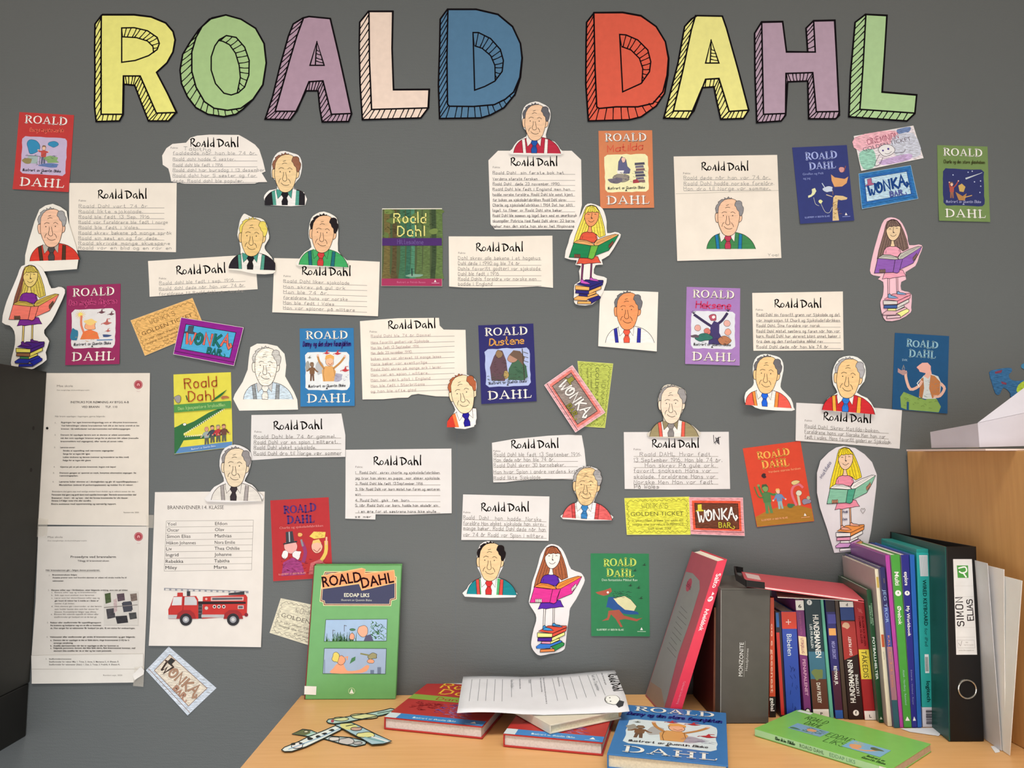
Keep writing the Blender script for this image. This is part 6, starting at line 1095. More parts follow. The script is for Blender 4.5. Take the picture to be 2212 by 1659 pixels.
# ---- teal keyboard box
F = pack(F_((1979,1186), (2005,1186), (2020,1571), (1993,1571)), .12)
b = Block('keyboard_box', F, (.12 * (-.023 - F[2].y), -.003 - F[2].y - .02, 0), 'teal upright keyboard box with a barcode at its foot', 'box'); TEAL = mat('2fa39c', 'gloss', COOL)
b.hb('box_body', 0, 1, .02, .89, 0, 1, TEAL, bevel=.0006); b.hb('box_base', 0, 1, .89, 1, 0, 1, mat('d6d0d6', 'gloss', COOL), bevel=.0006); b.hb('box_lid', 0, 1, 0, .02, 0, 1, mat('2a8f86', 'gloss', COOL), bevel=.0006)
p = b.face('front', kind='gloss'); W, H = p.W, p.H; p.part('white_label', 'white printed label'); p.fill([(W*.2,H*.035),(W*.9,H*.035),(W*.9,H*.155),(W*.25,H*.155)], 'cfd2d2')
for i in range(9): p.line([(W*(.27+i*.07),H*.04),(W*(.29+i*.07),H*.15)], .4, '9aa0a0', inc=False)
p.layer += 1; p.part('lettering'); p.text('WIRED KEYBOARD', W*.42, H*.175, W*.42, H*.435, W*.3, '14302e', True); p.text('for iPad', W*.42, H*.45, W*.42, H*.55, W*.26, '1f4a46'); p.text('logitech', W*.42, H*.745, W*.42, H*.86, W*.3, '14302e', True)
p.part('small_label', 'small white sticker'); p.fill([(W*.35,H*.595),(W*.68,H*.595),(W*.68,H*.70),(W*.35,H*.70)], 'dfe2e0')
for i in range(7): p.line([(W*(.4+i*.035),H*.61),(W*(.4+i*.035),H*.69)], .4, '4a5050', inc=False)
p.layer += 1; p.part('barcode')
for i in range(16): p.line([(W*.3,H*(.905+i*.0052)),(W*.75,H*(.905+i*.0052))], p.rnd.choice((.4,.8,1.1)), '3c3a40', inc=False)
p.done()
# ---- dark green plastic folder and the black lever-arch file
F = F_((2044,1180), (2107,1182), (2126,1603), (2053,1600)); y_f = F[2].y; dpt = -.006 - y_f
G = [q.copy() for q in F]
for i, j in ((0, 1), (3, 2)): G[j].x = F[i].x - .0004; G[i].x = F[i].x - .0022
b = Block('plastic_folder', G, (.030, dpt - .01, 0), 'thin dark green glossy folder against the left side of the black file', 'folder')
b.hb('folder_cover', 0, 1, 0, 1, 0, 1, mat('1c4f48', 'plastic', COOL), bevel=.0002)
b = Block('lever_arch_file', F, (0, dpt, 0), 'black lever-arch file with a white spine label and a metal finger ring', 'file folder')
BL = mat('141212', 'plastic', COOL)
b.hb('spine', 0, 1, 0, 1, 0, .010, BL, bevel=.001)
def side(nm, fx0, fx1, bx0, bx1, v0, v1, w0, w1, m):     # tapering: the file is thinner at its back
    mb = MB(); vs = []
    for (f, bk) in ((fx0, bx0), (fx1, bx1)):
        for v in (v0, v1):
            for w_, xx in ((w0, f), (w1, bk)): q = b.P(0, v, w_); q.x += xx; vs.append(q)
    mb.add(vs, [(0, 1, 3, 2), (4, 6, 7, 5), (0, 4, 5, 1), (2, 3, 7, 6), (0, 2, 6, 4), (1, 5, 7, 3)], m); mb.build(nm, b.root, bevel=.0004)
wB = b.w; side('cover', .0, .0022, .030, .0322, 0, 1, .012, 1, BL); side('cover', wB - .0022, wB, wB - .020, wB - .018, 0, 1, .012, 1, BL)
side('paper_stack', .006, wB * .6, .0345, wB - .024, .04, .97, .08, .9, mat('dcd6cc', 'pages', COOL))
p = b.face('front', kind='print'); W, H = p.W, p.H; p.part('spine_label', 'white spine label'); p.fill([(W*.22,H*.065),(W*.86,H*.065),(W*.9,H*.56),(W*.24,H*.56)], 'ded9d2')
for y in (.205, .26, .36, .42, .47): p.line([(W*.24,H*y),(W*.86,H*y)], .3, 'bab4aa', inc=False)
p.layer += 1; p.part('label_emblem', 'green square emblem'); p.fill([(W*.34,H*.098),(W*.72,H*.098),(W*.72,H*.163),(W*.36,H*.163)], '4c9440'); p.line([(W*.4,H*.112),(W*.62,H*.106),(W*.66,H*.128),(W*.52,H*.138),(W*.42,H*.13)], 2.2, 'eef0e8', sm=True); p.line([(W*.54,H*.136),(W*.64,H*.158)], 2.4, 'eef0e8')
p.part('handwriting'); p.pen('SIMON', W*.51, H*.412, W*.49, H*.25, 11, 1.7, '2a2022', jit=.2, gap=2.6); p.pen('ELIAS', W*.83, H*.382, W*.81, H*.27, 9.5, 1.6, '2a2022', jit=.2, gap=1.4)
p.part('label_print'); p.line([(W*.28,H*.485),(W*.82,H*.485),(W*.84,H*.525),(W*.29,H*.525)], .3, '8a847c', closed=True); p.line([(W*.32,H*.5),(W*.38,H*.515),(W*.43,H*.49)], .6, '6a665f'); p.text('MIX', W*.55, H*.5, W*.63, H*.5, 2, '8a847c'); p.text('Paper from responsible', W*.5, H*.512, W*.8, H*.512, 1.6, '8a847c'); p.text('www.file-supply.no', W*.32, H*.54, W*.8, H*.54, 1.8, '8a847c'); p.done()
c = b.P(.535, .735, 0); mb = MB(); n1, n2 = 28, 8
for i in range(n1):
    for j in range(n2):
        q = []
        for a, e in ((i, j), (i + 1, j), (i + 1, j + 1), (i, j + 1)):
            A, E = 6.28318 * a / n1, 6.28318 * e / n2; r = .0142 + .0014 * math.cos(E); q.append(c + Vector((r * math.cos(A), -.0012 + .0016 * math.sin(E), r * math.sin(A))))
        mb.add(q, [(0, 1, 2, 3)], mat('c9c2b4', 'metal', COOL))
mb.build('finger_ring', b.root, smooth=True)['label'] = 'shiny metal finger ring'
p = b.face('front', kind='print'); p.part('ring_hole'); p.dot(W*.535, H*.735, 13.2, '0e0c0c', 20); p.done()
# ---- plastic wallet and loose papers at the divider
def leaf(name, pts3, label, cat, color, group=None, kind='paper', thick=.0012, alpha=None):
    mb = MB(); n = (pts3[1] - pts3[0]).cross(pts3[2] - pts3[0]).normalized(); c = sum(pts3, Vector()) / len(pts3)
    mb.prism([q - c for q in pts3], n * thick, mat(color, kind, COOL)); o = mb.build(name); o.location = c; return tag(o, label, cat, group)
def dq(px, py): return onZ(px, py, DESK + .0008)
def along(px, py_b, py_t, back, xo, xt, lab, nm, cat, col, kind, fan=0):
    # a sheet standing along the divider: near edge at px, running back towards the wall
    q = dq(px, py_b); zt = onY(px, py_t, q.y).z; fy = -back; fx = xr + .0646 * back - .004 - xo
    pts = [Vector((fx + xt, fy, zt - .002)), Vector((q.x + xt + fan * .0646, q.y - fan, zt)), q, Vector((fx, fy, DESK + .0008))]; return leaf(nm, pts, lab, cat, col, kind=kind, thick=.0008)
along(2163, 1622, 1217, .10, .006, -.006, 'grey translucent plastic wallet standing right of the black file', 'plastic_wallet', 'plastic wallet', 'cfcbca', 'plastic')
along(2171, 1624, 1226, .08, .003, .0, 'white sheet standing just behind the grey wallet', 'loose_paper', 'paper', 'f4f2f2', 'paper', .02)
along(2181, 1632, 1244, .05, .001, .0015, 'outermost white sheet against the wooden divider', 'loose_paper', 'paper', 'eeeaea', 'paper', .045)
tri = [dq(2140, 1612), dq(2156, 1610), dq(2160, 1624), dq(2150, 1626)]; leaf('loose_paper', tri, 'small white paper corner on the desk at the foot of the wallet', 'paper', 'e4e0dc', thick=.0004)
leaf('loose_paper', [dq(1945, 1574), dq(2040, 1572), dq(2038, 1578), dq(2028, 1590), dq(1965, 1581)], 'white paper lying under the keyboard box and workbooks', 'paper', 'e2dedc', thick=-.0004)
# ---- red folder lying across the books, with a black elastic strap
ytop = boxF[0].y; fa = [onY(1613, 1262, ytop - .006), onY(1866, 1296, ytop - .012), onY(1828, 1261, -.03), onY(1602, 1235, -.035)]
dn = Vector((0, 0, -.0035)); fc = sum(fa, Vector()) / 4; fr = empty('ring_folder', Matrix.Translation(fc), 'salmon-red folder lying across the books and the headphone box', 'folder')
mb = MB(); mb.prism([q - fc for q in fa], dn * .35, mat('c9545a', 'gloss', COOL)); mb.build('top_cover', fr)
mb = MB(); mb.prism([q - fc + dn * .9 for q in fa], dn * .35, mat('c9545a', 'gloss', COOL)); mb.build('bottom_cover', fr)
mb = MB(); sh_ = [fa[0].lerp(fa[1], .03), fa[0].lerp(fa[1], .95), fa[3].lerp(fa[2], .95), fa[3].lerp(fa[2], .03)]; mb.prism([q - fc + dn * .36 for q in sh_], dn * .5, mat('e2d6d0', 'pages', COOL)); mb.build('page_block', fr)
mb = MB(); k0 = [fa[3].lerp(fa[2], .03).lerp(fa[0], .12), fa[3].lerp(fa[2], .15).lerp(fa[0].lerp(fa[1], .15), .2), fa[3].lerp(fa[2], .15).lerp(fa[0].lerp(fa[1], .15), .55), fa[3].lerp(fa[2], .03).lerp(fa[0].lerp(fa[1], .03), .5)]
mb.prism([q - fc + Vector((0, 0, .0008)) for q in k0], Vector((0, 0, -.0006)), mat('c8b0aa', 'paper', COOL)); mb.build('sticker', fr)
mb = MB(); EL = mat('1a1818', 'matte', COOL); pth = [fa[0] + Vector((.03, -.002, -.002)), fa[0] + Vector((-.002, -.003, .002)), fa[0] + Vector((-.014, .01, .010)), fa[3] + Vector((-.016, -.01, .006)), fa[3] + Vector((-.006, .01, .003)), fa[3] + Vector((.004, .004, .002))]
for q0, q1 in zip(pth, pth[1:]):
    d_ = (q1 - q0).normalized(); up = Vector((0, 0, 1)); s1 = d_.cross(up).normalized() * .0012; u1 = up * .0055
    mb.prism([q0 - fc - s1 - u1, q1 - fc - s1 - u1, q1 - fc - s1 + u1, q0 - fc - s1 + u1], s1 * 2, EL)
mb.build('elastic_strap', fr)['label'] = 'black elastic strap'
wp = [onY(1680, 1287, ytop - .004), onY(1842, 1295, ytop - .006), onY(1838, 1299, ytop - .006), onY(1682, 1292, ytop - .004)]
pa = [onY(1680, 1290, ytop - .004), onY(1842, 1297, ytop - .006), onY(1820, 1280, -.05), onY(1675, 1272, -.05)]; leaf('loose_paper', pa, 'white paper between the red folder and the book tops', 'paper', 'e0d8cc', thick=-.0008)

# ================================================================ books and things lying on the desk
def lying(name, label, near_l, near_r, depth_m, t, z, front='left', w=None, col='b4302c', back=None, spine='left', draw=None, uv=(100, 144), pages='d8cfc0', hard=.0022, dirx=None, group=None, cat='book', spine_col=None):
    """book lying on its back cover; near_l, near_r: px of the near edge of its top face"""
    a = onZ(*near_l, z + t); b_ = onZ(*near_r, z + t); ex = (b_ - a).normalized(); ey = Vector((-ex.y, ex.x, 0)); W = (b_ - a).length; H = depth_m
    if dirx: a = a + ex * dirx
    M = Matrix(((ex.x, ey.x, 0, a.x), (ex.y, ey.y, 0, a.y), (0, 0, 1, z), (0, 0, 0, 1)))
    root = empty(name, M, label, cat, group); m = mat(col, 'gloss', COOL); mb_ = mat(back or col, 'gloss', COOL); g = hard; i_ = .003 if hard > .0012 else .0006
    def bx(nm, x0, x1, y0, y1, z0, z1, mm, bev=.0007):
        mb = MB(); mb.box(x0, x1, y0, y1, z0, z1, mm); return mb.build(nm, root, bevel=bev)
    bx('front_cover', 0, W, 0, H, t - g, t, m); bx('back_cover', 0, W, 0, H, 0, g, mb_)
    sp = mat(spine_col or col, 'gloss', COOL)
    x0, x1, y0, y1 = i_, W - i_, i_, H - i_
    if spine == 'left': bx('spine', 0, g, 0, H, g, t - g, sp); x0 = g
    elif spine == 'right': bx('spine', W - g, W, 0, H, g, t - g, sp); x1 = W - g
    elif spine == 'near': bx('spine', 0, W, 0, g, g, t - g, sp); y0 = g
    elif spine == 'far': bx('spine', 0, W, H - g, H, g, t - g, sp); y1 = H - g
    bx('page_block', x0, x1, y0, y1, g, t - g, mat(pages, 'pages', COOL), 0)
    if draw:
        p = Print(lambda u, v, L=0: (u / uv[0] * W, H - v / uv[1] * H, t + .00015 + L * EPS), root, COOL, None, 5, 'gloss'); p.k = 1; p.W = W; p.H = H; draw(p); p.done()
    return root, M, W, H
def d_red(p):
    p.part('author_lettering', 'yellow lettering'); p.pen('Roald', 20, 27, 80, 27, 20, 2.2, 'e8b83c', jit=.15, gap=2); p.pen('Dahl', 26, 50, 80, 50, 19, 2.2, 'e8b83c', jit=.15, gap=2)
    p.part('title_band', 'green title band'); p.rect(.3, 58, 99.7, 76, '8aa83c'); p.part('title_lettering'); p.pen('Danny', 30, 72, 72, 72, 9, 1.4, 'a04a34', jit=.2)
    p.part('cover_picture', 'printed purple scribbled birds'); scrub(p, 12, 84, 42, 112, '7a1c24', 60, .9); scrub(p, 40, 84, 80, 124, '7a5aa0', 70, 1.2); scrub(p, 54, 90, 76, 126, 'b8a8d0', 26, .8)
    p.part('lower_band', 'blue band along the foot'); p.rect(.3, 128, 99.7, 143.7, '3a84c4'); p.rect(.3, 128, 12, 143.7, 'd4e0ec'); p.part('small_lettering'); p.pen('Illustrert av Quentin Blake', 28, 139, 72, 139, 4, .7, 'c4dcf0', jit=.1); p.fill([(89,132),(92,138),(86,138)], 'e8eef4'); p.line([(82,140.5),(96,140.5)], .8, 'a8c8e8')
    p.part('library_label', 'white sticker'); p.rect(12, 1, 40, 7, 'e4dcd4')
GD = 'red hardbacks lying on the desk'
lying('book', 'left red hardback with a blue foot band lying on the desk, half under the worksheet', (829.6,1549), (1042,1569.6), .215, .0195, DESK + .0006, draw=d_red, back='b4302c', pages='d6ccc4', group=GD)
rB = lying('book', 'red hardback with a blue foot band lying under the cream book', (1086.8,1585), (1302,1604.3), .215, .0195, DESK + .0006, draw=d_red, back='b4302c', pages='d6ccc4', group=GD)
zB_ = DESK + .0006 + .0195 + .0010
def d_cr(p):
    p.part('red_patch', 'red patch with upside-down lettering'); p.fill([(14,28),(86,18),(92,34),(60,48),(20,50)], 'b8302c', sm=True); p.text('ROALD DAHL', 78, 28, 28, 36, 7, 'efe4dc', True)
    p.part('cover_drawing', 'pen drawing'); p.line([(20,70),(34,64),(40,80),(60,74),(80,84)], .9, '4a4440', sm=True); p.pen('heksene', 78, 56, 40, 62, 9, .9, '4a3a30', jit=.3); scrub(p, 20, 64, 80, 90, '8a847c', 20, .6)
def placed(name, label, origin, ang, W, H, t, col, draw, spine, pages='d8cfbc', hard=.0022, spine_col=None, uv=(100, 144), spined=None, cat='book', group=None):
    c_, s_ = math.cos(ang), math.sin(ang); M = Matrix(((c_, -s_, 0, origin.x), (s_, c_, 0, origin.y), (0, 0, 1, origin.z), (0, 0, 0, 1)))
    root = empty(name, M, label, cat, group); m = mat(col, 'gloss', COOL); g = hard; i_ = .003 if hard > .0012 else .0006
    def bx(nm, x0, x1, y0, y1, z0, z1, mm, bev=.0006):
        mb = MB(); mb.box(x0, x1, y0, y1, z0, z1, mm); return mb.build(nm, root, bevel=bev)
    bx('front_cover', 0, W, 0, H, t - g, t, m); bx('back_cover', 0, W, 0, H, 0, g, m); x0, x1, y0, y1 = i_, W - i_, i_, H - i_
    sp = mat(spine_col or col, 'gloss', COOL)
    if spine == 'left': bx('spine', 0, g, 0, H, g * .9, t - g * .9, sp); x0 = g
    if spine == 'near': bx('spine', 0, W, 0, g, g * .9, t - g * .9, sp); y0 = g
    bx('page_block', x0, x1, y0, y1, g, t - g, mat(pages, 'pages', COOL), 0)
    p = Print(lambda u, v, L=0: (u / uv[0] * W, H - v / uv[1] * H, t + .00015 + L * EPS), root, COOL, None, 5, 'gloss'); draw(p); p.done()
    if spined:
        p = Print(lambda u, v, L=0: (u / 100 * W, -.00015 - L * EPS, t - v / 100 * t), root, COOL, None, 6, 'gloss'); spined(p); p.done()
    return root
oc = onZ(1188, 1566, zB_ + .014); oc.z = zB_; e2_ = onZ(1358, 1530, zB_ + .014)
angc = math.atan2(e2_.y - oc.y, e2_.x - oc.x); wc = min(.14, (Vector((e2_.x, e2_.y)) - Vector((oc.x, oc.y))).length)
placed('book', 'cream and red book lying askew on the right red hardback, under the worksheet', oc, angc, wc, .128, .014, 'ddd2ba', d_cr, 'left', pages='cfc6a8')
# worksheet: an A4 page draped over the books
def ws():
    cn = [(1000.5,1468), (1328.5,1458), (1360,1538), (987,1549)]; zt = zB_ + .0165
    c4 = [onZ(q[0], q[1], zt) for q in cn]; c0 = sum(c4, Vector()) / 4; NX, NY = 16, 8
    def S(u, v): # u 0..1 left to right, v 0..1 far to near
        q = c4[0] * (1 - u) * (1 - v) + c4[1] * u * (1 - v) + c4[2] * u * v + c4[3] * (1 - u) * v
        dz = .0030 * math.sin(u * 7.5 + .6) * (.5 + .5 * v) + .004 * abs(u - .38) * 2 - .010 * max(0, v - .75) * max(0, .5 - abs(u - .95)) * 8 + .002
        if u < .34: dz -= 0.002 * (0.34 - u)
        return q - c0 + Vector((0, 0, max(dz, -.0008)))
    mb = MB(); g = [S(i / NX, j / NY) for j in range(NY + 1) for i in range(NX + 1)]; m = mat('dedcdc', 'paper', COOL)
    mb.add(g, [(j * (NX + 1) + i, j * (NX + 1) + i + 1, (j + 1) * (NX + 1) + i + 1, (j + 1) * (NX + 1) + i) for j in range(NY) for i in range(NX)], m)
    o = mb.build('worksheet', smooth=True); so = o.modifiers.new('thickness', 'SOLIDIFY'); so.thickness = .0003; so.offset = -1
    o.location = c0; tag(o, 'white printed worksheet lying sideways across the red books', 'paper sheet')
    kn = [k / NX * 297 for k in range(NX + 1)]
    p = Print(lambda x, y, L=0: tuple(S(max(0, min(1, x / 297)), max(0, min(1, y / 210))) + Vector((0, 0, .0005 + L * EPS))), o, COOL, None, 9, 'print')
    p.part('ruled_lines')
    for x in (18, 33, 47, 62, 76, 93, 130, 172, 190, 207, 224, 241, 258): p.line([(x + (4 if x > 150 else 0) * k_ / 6, 22 + k_ * 26 - (0 if x < 120 else 4)) for k_ in range(6 if x not in (93, 130) else 5)], .9, '8f8f92', inc=False)
    p.part('printed_text')
    for x, t, a, b_ in ((108, 'Hva het foreldrene hans', 16, 76), (148, 'Hvor bodde han da han var liten', 12, 96), (154, 'Hva het den første boka han skrev og når kom den ut', 12, 160), (182, 'Hvor mange bøker skrev han', 14, 70), (268, 'Hvor ble han født og når', 14, 90)): p.text(t, x, a, x, b_, 3.2, '77777a')
    p.part('handwriting'); p.pen('han bodde i', 92, 22, 92, 80, 6, .8, 'a8a8a8'); p.pen('i Wales', 126, 14, 126, 44, 6, .8, 'a8a8a8'); p.pen('født den 13 september', 248, 20, 250, 120, 6, .8, 'a8a8a8')
    T = lambda q: (272 - (q[1]) * 1.15, 34 + q[0] * 1.15)
    p.part('heading'); p.T = lambda q: (276 - q[1] * .95, 24 + q[0] * .95); p.k = .95; p.brush(0, -4, 112)
    p.part('small_portrait', 'small printed portrait'); p.T = lambda q: q; p.k = 1; p.blob(272, 168, 13, 17, 'ecebeb', 12, .06, .9); p.fill([(284,172),(292,178),(288,192),(280,196),(276,186)], '3a3a3e'); p.dot(268, 162, 1.5, '3a3a3e', 6); p.dot(268, 174, 1.5, '3a3a3e', 6); p.line([(262,160),(259,168),(262,176)], .9, '3a3a3e', sm=True)
    p.done()
ws()
# blue hardback in front
def d_blue(p): p.k = 1; classic(p, '3a74ae', 'd6e0e0', il_danny, 'Danny og den store fasanjakten', '2c2a78', suby=(33,35), subx=(6,96), sz=9, sh=False, tc='ecebe8', paint=False)
lying('book', 'blue hardback with white lettering lying nearest the camera', (1311,1628), (1573,1654), .228, .021, DESK + .0006, draw=d_blue, col='3a74ae', pages='d8d0b8')
# green picture book, spine towards us
a_ = onZ(1630, 1574, DESK + .012); b_ = onZ(1926, 1662, DESK + .012); ang = math.atan2(b_.y - a_.y, b_.x - a_.x); a_.z = DESK + .0006
def d_gr(p):
    p.part('title_lettering'); p.pen('ROALD', 22, 27, 48, 27, 12, .9, '2f4a26', jit=.1); p.pen('DAHL', 30, 43, 51, 43, 12, .9, '2f4a26', jit=.1); p.pen('EDDAP', 64, 60, 93, 60, 13, .8, '3a5a30', jit=.1); p.pen('LIKS', 70, 77, 94, 77, 13, .8, '3a5a30', jit=.1)
    p.part('cover_picture#1', 'small printed picture'); p.rect(24, 38+8, 64-2, 68, '7fa4c0'); scrub(p, 38, 48, 58, 66, '4f6f3c', 50, .8); p.blob(46, 56, 5, 5, 'd8a070', 9, .2); p.blob(30, 64, 6, 3, '4f7a48', 8, .3)
    p.part('cover_picture#2', 'small printed picture'); p.rect(90, 50, 130, 76, '7fb0cc'); p.blob(100, 66, 7, 6, 'e0a070', 9, .2); p.line([(100,72),(112,70),(122,58)], 3, 'e0a070', sm=True); p.blob(118, 58, 7, 4, '5a6a48', 9, .3); scrub(p, 92, 52, 104, 62, 'e0c860', 12, .8)
    p.part('lettering'); p.pen('Illustrert av', 120, 84, 138, 84, 4.5, .6, '3a5a30'); p.pen('Quentin Blake', 118, 91, 142, 91, 4.5, .6, '3a5a30'); p.part('library_label', 'white label'); p.rect(3, 3, 20, 10, 'dfe6d8')
def d_grs(p):
    p.part('spine_lettering'); p.pen('Quentin Blake', 17, 68, 33, 68, 42, .8, '3f5a40', jit=.1); p.text('ROALD DAHL', 36, 70, 54, 70, 46, '3f5a40'); p.text('EDDAP LIKS', 58, 70, 76, 70, 46, '6a9a78'); p.part('spine_sticker', 'white round sticker'); p.rect(92, 6, 99, 96, 'e6e8e4'); p.dot(95.5, 60, 2.2, '4a4a50', 12, ry=28); p.dot(95.5, 60, 1.5, 'e6e8e4', 12, ry=20)
Wg = (Vector((b_.x, b_.y)) - Vector((a_.x, a_.y))).length
far = onZ(1752, 1540, DESK + .012); Hg = (far - Vector((a_.x, a_.y, far.z))).length
placed('book', 'lime green picture book lying on the desk with its lettered spine towards the front', a_, ang, Wg, min(.20, Hg), .012, '7fbe58', d_gr, 'near', uv=(150, 96), pages='b8a088', hard=.0012, spine_col='a8d8a4', spined=d_grs)
# green hardback standing against the wall
yb = onZ(758, 1509).y
Fg = [onY(681, 1221, -.0135), onY(868, 1221, -.0135), onY(855.4, 1509.7, yb), onY(661, 1508, yb)]
for q in Fg[2:]: q.z = DESK + .0008
Fg[1].z = Fg[0].z; nb = Vector((0, .0085, .001)); b = Block('book', [q - Vector((0, .0062, 0)) for q in Fg], Vector((.0, .0125, .0018)), 'green hardback standing upright against the wall on the desk', 'book')
GRN = mat('68a561', 'gloss', COOL); cw = .17
b.hb('front_cover', 0, 1, 0, 1, 0, cw, GRN, .0008); b.hb('back_cover', 0, 1, 0, 1, 1 - cw, 1, GRN, .0006); b.hb('spine', -.012, .0, 0, 1, 0, 1, mat('7a2420', 'gloss', COOL), .0006); b.hb('page_block', .0, .98, .01, .99, cw, 1 - cw, mat('d8ceb8', 'pages', COOL), 0)
p = b.face('front', kind='gloss'); p.T = lambda q, z=Zm(560, 1060, 3.318): ((z(q)[0] - (680 - 19.5 * (z(q)[1] - 1221) / 288)) / (187 + 7 * (z(q)[1] - 1221) / 288) * p.W, (z(q)[1] - 1221) / 288 * p.H); p.k = p.W / 190 / 3.318
p.part('title_panel', 'dark blue title panel with cream rim'); o8 = [(470,575),(950,575),(955,605),(985,615),(985,780),(950,790),(945,828),(462,825),(458,800),(436,795),(448,650)]
p.fill(o8, 'e8d8a0'); p.fill(offset_poly(o8, -5), '6a2224'); p.fill(offset_poly(o8, -11), 'e8c8a0'); p.fill(offset_poly(o8, -15), '24284f')
p.part('author_lettering', 'dark red lettering on orange tabs'); p.fill([(448,605),(735,550),(763,560),(757,600),(760,650),(715,668),(450,705)], 'ecb070'); p.fill([(735,590),(968,565),(980,660),(735,716),(716,668)], 'ecb070'); p.fill([(452,612),(758,556),(752,648),(455,695)], 'e8935a'); p.fill([(740,598),(964,572),(972,652),(738,706)], 'e8935a')
p.text('ROALD', 458, 690, 738, 650, 78, '2a1216', True); p.text('DAHL', 738, 698, 968, 655, 78, '2a1216', True)
p.part('title_lettering', 'cream title lettering'); p.text('EDDAP LIKS', 610, 760, 790, 762, 27, 'e4e0c8', True); p.text('Illustrert av Quentin Blake', 590, 790, 808, 792, 15, 'c4c4b8')
p.part('cover_picture#1', 'upper printed picture'); p.fill([(480,925),(918,922),(912,1078),(468,1080)], '9db8d4'); p.line([(480,925),(918,922),(912,1078),(468,1080)], 3, '3c4a40', closed=True)
T_ = p.T
for i in range(60): x = p.rnd.uniform(480, 700); p.line([(x, 1078), (x + p.rnd.uniform(-14, 14), p.rnd.uniform(1010, 1065), .4)], 5, p.rnd.choice(('3f6f3c','5a8a4c','2f4f30')), inc=False)
for i in range(70): x = p.rnd.uniform(800, 908); y = p.rnd.uniform(940, 1070); p.line([(x, y), (x + p.rnd.uniform(-20, 20), y + p.rnd.uniform(-16, 16), .3)], 6, p.rnd.choice(('3f7a3c','5a8a4c','26502c')), inc=False)
p.layer += 2; p.blob(742, 1008, 36, 42, 'e8a888', 10, .15, 2.5); p.blob(665, 1045, 18, 24, 'e8a080', 8, .2, 2.5); p.blob(672, 996, 20, 9, '3f7a4c', 8, .3, 2); p.fill([(750,1078),(765,1040),(800,1030),(820,1078)], '4a4a6a'); p.line([(612,1010),(612,965),(628,970)], 3, '4a3a38'); p.line([(530,1040),(530,1000),(545,1004)], 3, '4a3a38')
p.part('cover_picture#2', 'lower printed picture'); p.fill([(470,1130),(912,1133),(905,1312),(460,1308)], '9fb2cc'); p.line([(470,1130),(912,1133),(905,1312),(460,1308)], 3, '3c4a50', closed=True)
p.fill([(520,1306),(535,1270),(560,1240),(600,1230),(615,1262),(640,1290),(720,1282),(770,1250),(790,1262),(740,1304)], 'e8a078', sm=True); p.blob(588, 1215, 30, 36, 'e8a078', 9, .15, 2.5); p.blob(550, 1195, 26, 40, 'e0cc60', 9, .3, 2.5); p.line([(615,1195),(636,1190),(632,1210)], 8, 'e8a078'); p.blob(812, 1185, 34, 22, '9a9468', 9, .25, 2.5); p.line([(730,1168),(790,1180)], 10, '8a8a5a'); p.fill([(650,1240),(665,1200),(692,1188),(690,1215)], '3c7a48'); p.blob(800, 1222, 22, 16, 'e8a078', 8, .2, 2)
for x, y, w_, h_ in ((798,1284,26,26),(848,1264,26,46),(470,1210,4,96)): p.fill([(x,y),(x+w_,y),(x+w_,y+h_),(x,y+h_)], '6a7a94')
p.part('publisher_mark', 'small round mark'); p.dot(665, 1432, 24, 'c4d4a0', 16); p.dot(665, 1432, 21, '68a561', 16); p.fill([(665,1414),(680,1448),(650,1448)], 'eef0e0')
p.part('library_label', 'white paper label'); p.fill([(330,1395),(415,1398),(412,1458),(328,1454)], 'e9e4da'); p.done()
# four paper bookmark figures on the desk
def strip(name, pts, label, color, draw, z=DESK + .0006, thick=.0005):
    P3 = [onZ(q[0], q[1], z + thick) for q in pts]; c = sum(P3, Vector()) / len(P3); mb = MB(); mb.prism([q - c for q in P3], Vector((0, 0, -thick)), mat(color, 'paper', COOL)); o = mb.build(name); o.location = c; tag(o, label, 'bookmark', 'cut-out paper bookmarks on the desk')
    p = Print(lambda x, y, L=0: tuple(onZ(x, y, z + thick + .0001 + L * EPS) - c), o, COOL, None, 11, 'print'); p.T = z9; p.k = 1 / 3.95; draw(p, pts); p.part('outline'); p.line([(q[0] * 1, q[1]) for q in [( (x - 560) * 3.95, (y - 1400) * 3.95) for x, y in pts]], 7, '2f3a38', closed=True); p.done()
def sA(p, _): p.part('drawn_animal', 'grey drawn animal'); p.blob(740, 795, 70, 28, 'c9c2bc', 10, .15, 5); p.blob(640, 775, 46, 18, 'd8d2ca', 9, .15, 5); p.blob(840, 810, 34, 14, 'b8b4b0', 9, .2, 5)
def sA2(p, _): p.part('drawn_animal', 'olive drawn animal'); p.fill([(290,732),(360,698),(440,700),(430,740),(370,748)], '6a7048'); p.blob(400, 712, 20, 10, 'd8d4b0', 8, .2, 4); p.fill([(380,748),(470,712),(510,725),(440,752)], '8ac0a8'); p.line([(400,748),(500,718)], 6, 'e4f0ec')
strip('paper_bookmark', z9([(280,732),(370,692),(440,700),(540,745),(780,762),(915,795),(905,820),(820,838),(700,815),(560,775),(440,755)]), 'grey and olive bookmark lying undermost of the crossed pair', 'b9c8c4', lambda p, q: (sA(p, q), sA2(p, q)))
def sB(p, _): p.part('drawn_cow', 'black and white drawn animal'); p.blob(320, 830, 50, 26, 'efe9e6', 10, .15, 6); [p.blob(x, y, a, b_, '26262a', 8, .3) for x, y, a, b_ in ((290,820,22,10),(360,815,20,9),(430,770,24,14),(500,755,24,10),(560,730,26,9),(620,700,24,9))]; p.line([(250,862),(520,760),(700,680)], 6, '8ab0cc')
strip('paper_bookmark', z9([(190,868),(215,845),(330,800),(420,755),(560,700),(650,660),(720,668),(690,700),(560,765),(400,840),(280,880),(215,882)]), 'black-and-white spotted bookmark crossing over the olive one', 'e4ecee', sB, z=DESK + .0016)
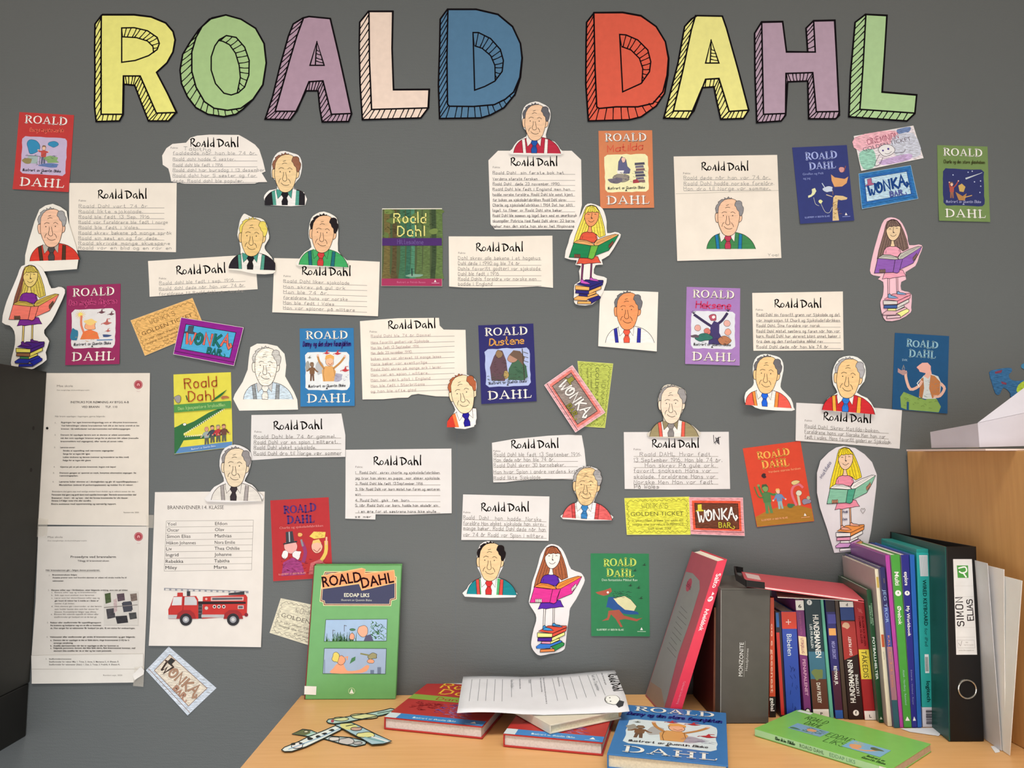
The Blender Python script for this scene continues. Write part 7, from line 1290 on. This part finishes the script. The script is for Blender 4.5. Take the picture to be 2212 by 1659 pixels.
def sC(p, _): p.part('drawn_animal', 'yellow drawn animal'); p.fill([(690,650),(770,640),(840,670),(800,695),(720,690)], 'dcd888', sm=True); p.blob(900, 740, 84, 22, 'e0dc90', 10, .2, 5); p.blob(830, 690, 50, 16, 'c9a08c', 9, .3, 5); p.line([(900,760),(1060,800)], 9, '7aa8a8'); p.line([(960,755),(1100,798)], 9, 'eaf2f0'); p.line([(820,650),(740,665)], 6, '2c3a30')
strip('paper_bookmark', z9([(645,655),(700,642),(790,636),(860,665),(1000,735),(1130,793),(1060,815),(960,822),(880,775),(780,725),(720,690)]), 'yellow and blue bookmark slanting right, below the long one', 'a8c4c8', sC, z=DESK + .0026)
def sD(p, _): p.part('drawn_animal', 'yellow-green drawn animal'); p.blob(890, 582, 120, 22, 'dcdc9c', 12, .12, 6); p.blob(700, 605, 70, 16, 'd8dca0', 9, .15, 5); p.dot(625, 622, 14, 'b04a58', 8); p.line([(1000,570),(1140,545)], 8, '9ac0a8'); p.line([(1010,555),(1140,532)], 6, '3c5a4c')
strip('paper_bookmark', z9([(575,625),(590,607),(720,590),(900,560),(1060,530),(1120,514),(1152,520),(1140,545),(1050,572),(900,600),(740,632),(640,645),(590,638)]), 'long yellow-green bookmark pointing under the left red hardback', 'b4d0c4', sD, z=DESK + .0006)
# ================================================================ on top of the divider: an open white cardboard tray
ztp = ztop; zz = zS
yq = -.26
def dv3(px, py, y): return onY(px, py, y)
tr = empty('cardboard_tray', Matrix.Translation(dv3(2170, 940, yq)), 'white folded cardboard box lying on top of the wooden divider', 'box'); tc_ = dv3(2170, 940, yq)
WH = mat('cfc8cc', 'paper', COOL)
def slabq(name, pts, th, m, parent, c):
    mb = MB(); n = (pts[1] - pts[0]).cross(pts[2] - pts[0]).normalized(); mb.prism([q - c for q in pts], n * th, m); return mb.build(name, parent)
base = ztp + .0012
f0 = [dv3(2112, 914, yq), dv3(2262, 882, yq), dv3(2262, 962, yq), dv3(2116, 966, yq)]
slabq('front_panel', f0, .0015, WH, tr, tc_)
slabq('flap', [dv3(2112, 913, yq), dv3(2262, 800, yq + .05), dv3(2262, 881, yq)], .0015, WH, tr, tc_)
slabq('side_panel', [dv3(2112, 914, yq), dv3(2116, 966, yq), dv3(2116, 966, yq) + Vector((.01, .16, 0)), dv3(2112, 914, yq) + Vector((.01, .16, -.01))], .0015, WH, tr, tc_)
yb_ = -.20
mb = MB(); x0_ = dv3(2112, 970, -.28).x; mb.box(x0_, .98 + .06, -.30, -.06, ztp + .0002, ztp + .0032, mat('e6cdbf', 'paper', COOL)); o = mb.build('cardboard_sheet', bevel=.0005); tag(o, 'pale card under the folded box on the divider', 'card')
tp = [dv3(2087, 967, -.2), dv3(2096, 962.5, -.2), dv3(2116, 964, -.2), dv3(2114, 967.5, -.2)]
leaf('paper_scrap', tp, 'small beige paper tip sticking out beside the white box', 'paper scrap', 'a8987c', thick=.0006)
# closing pass: none
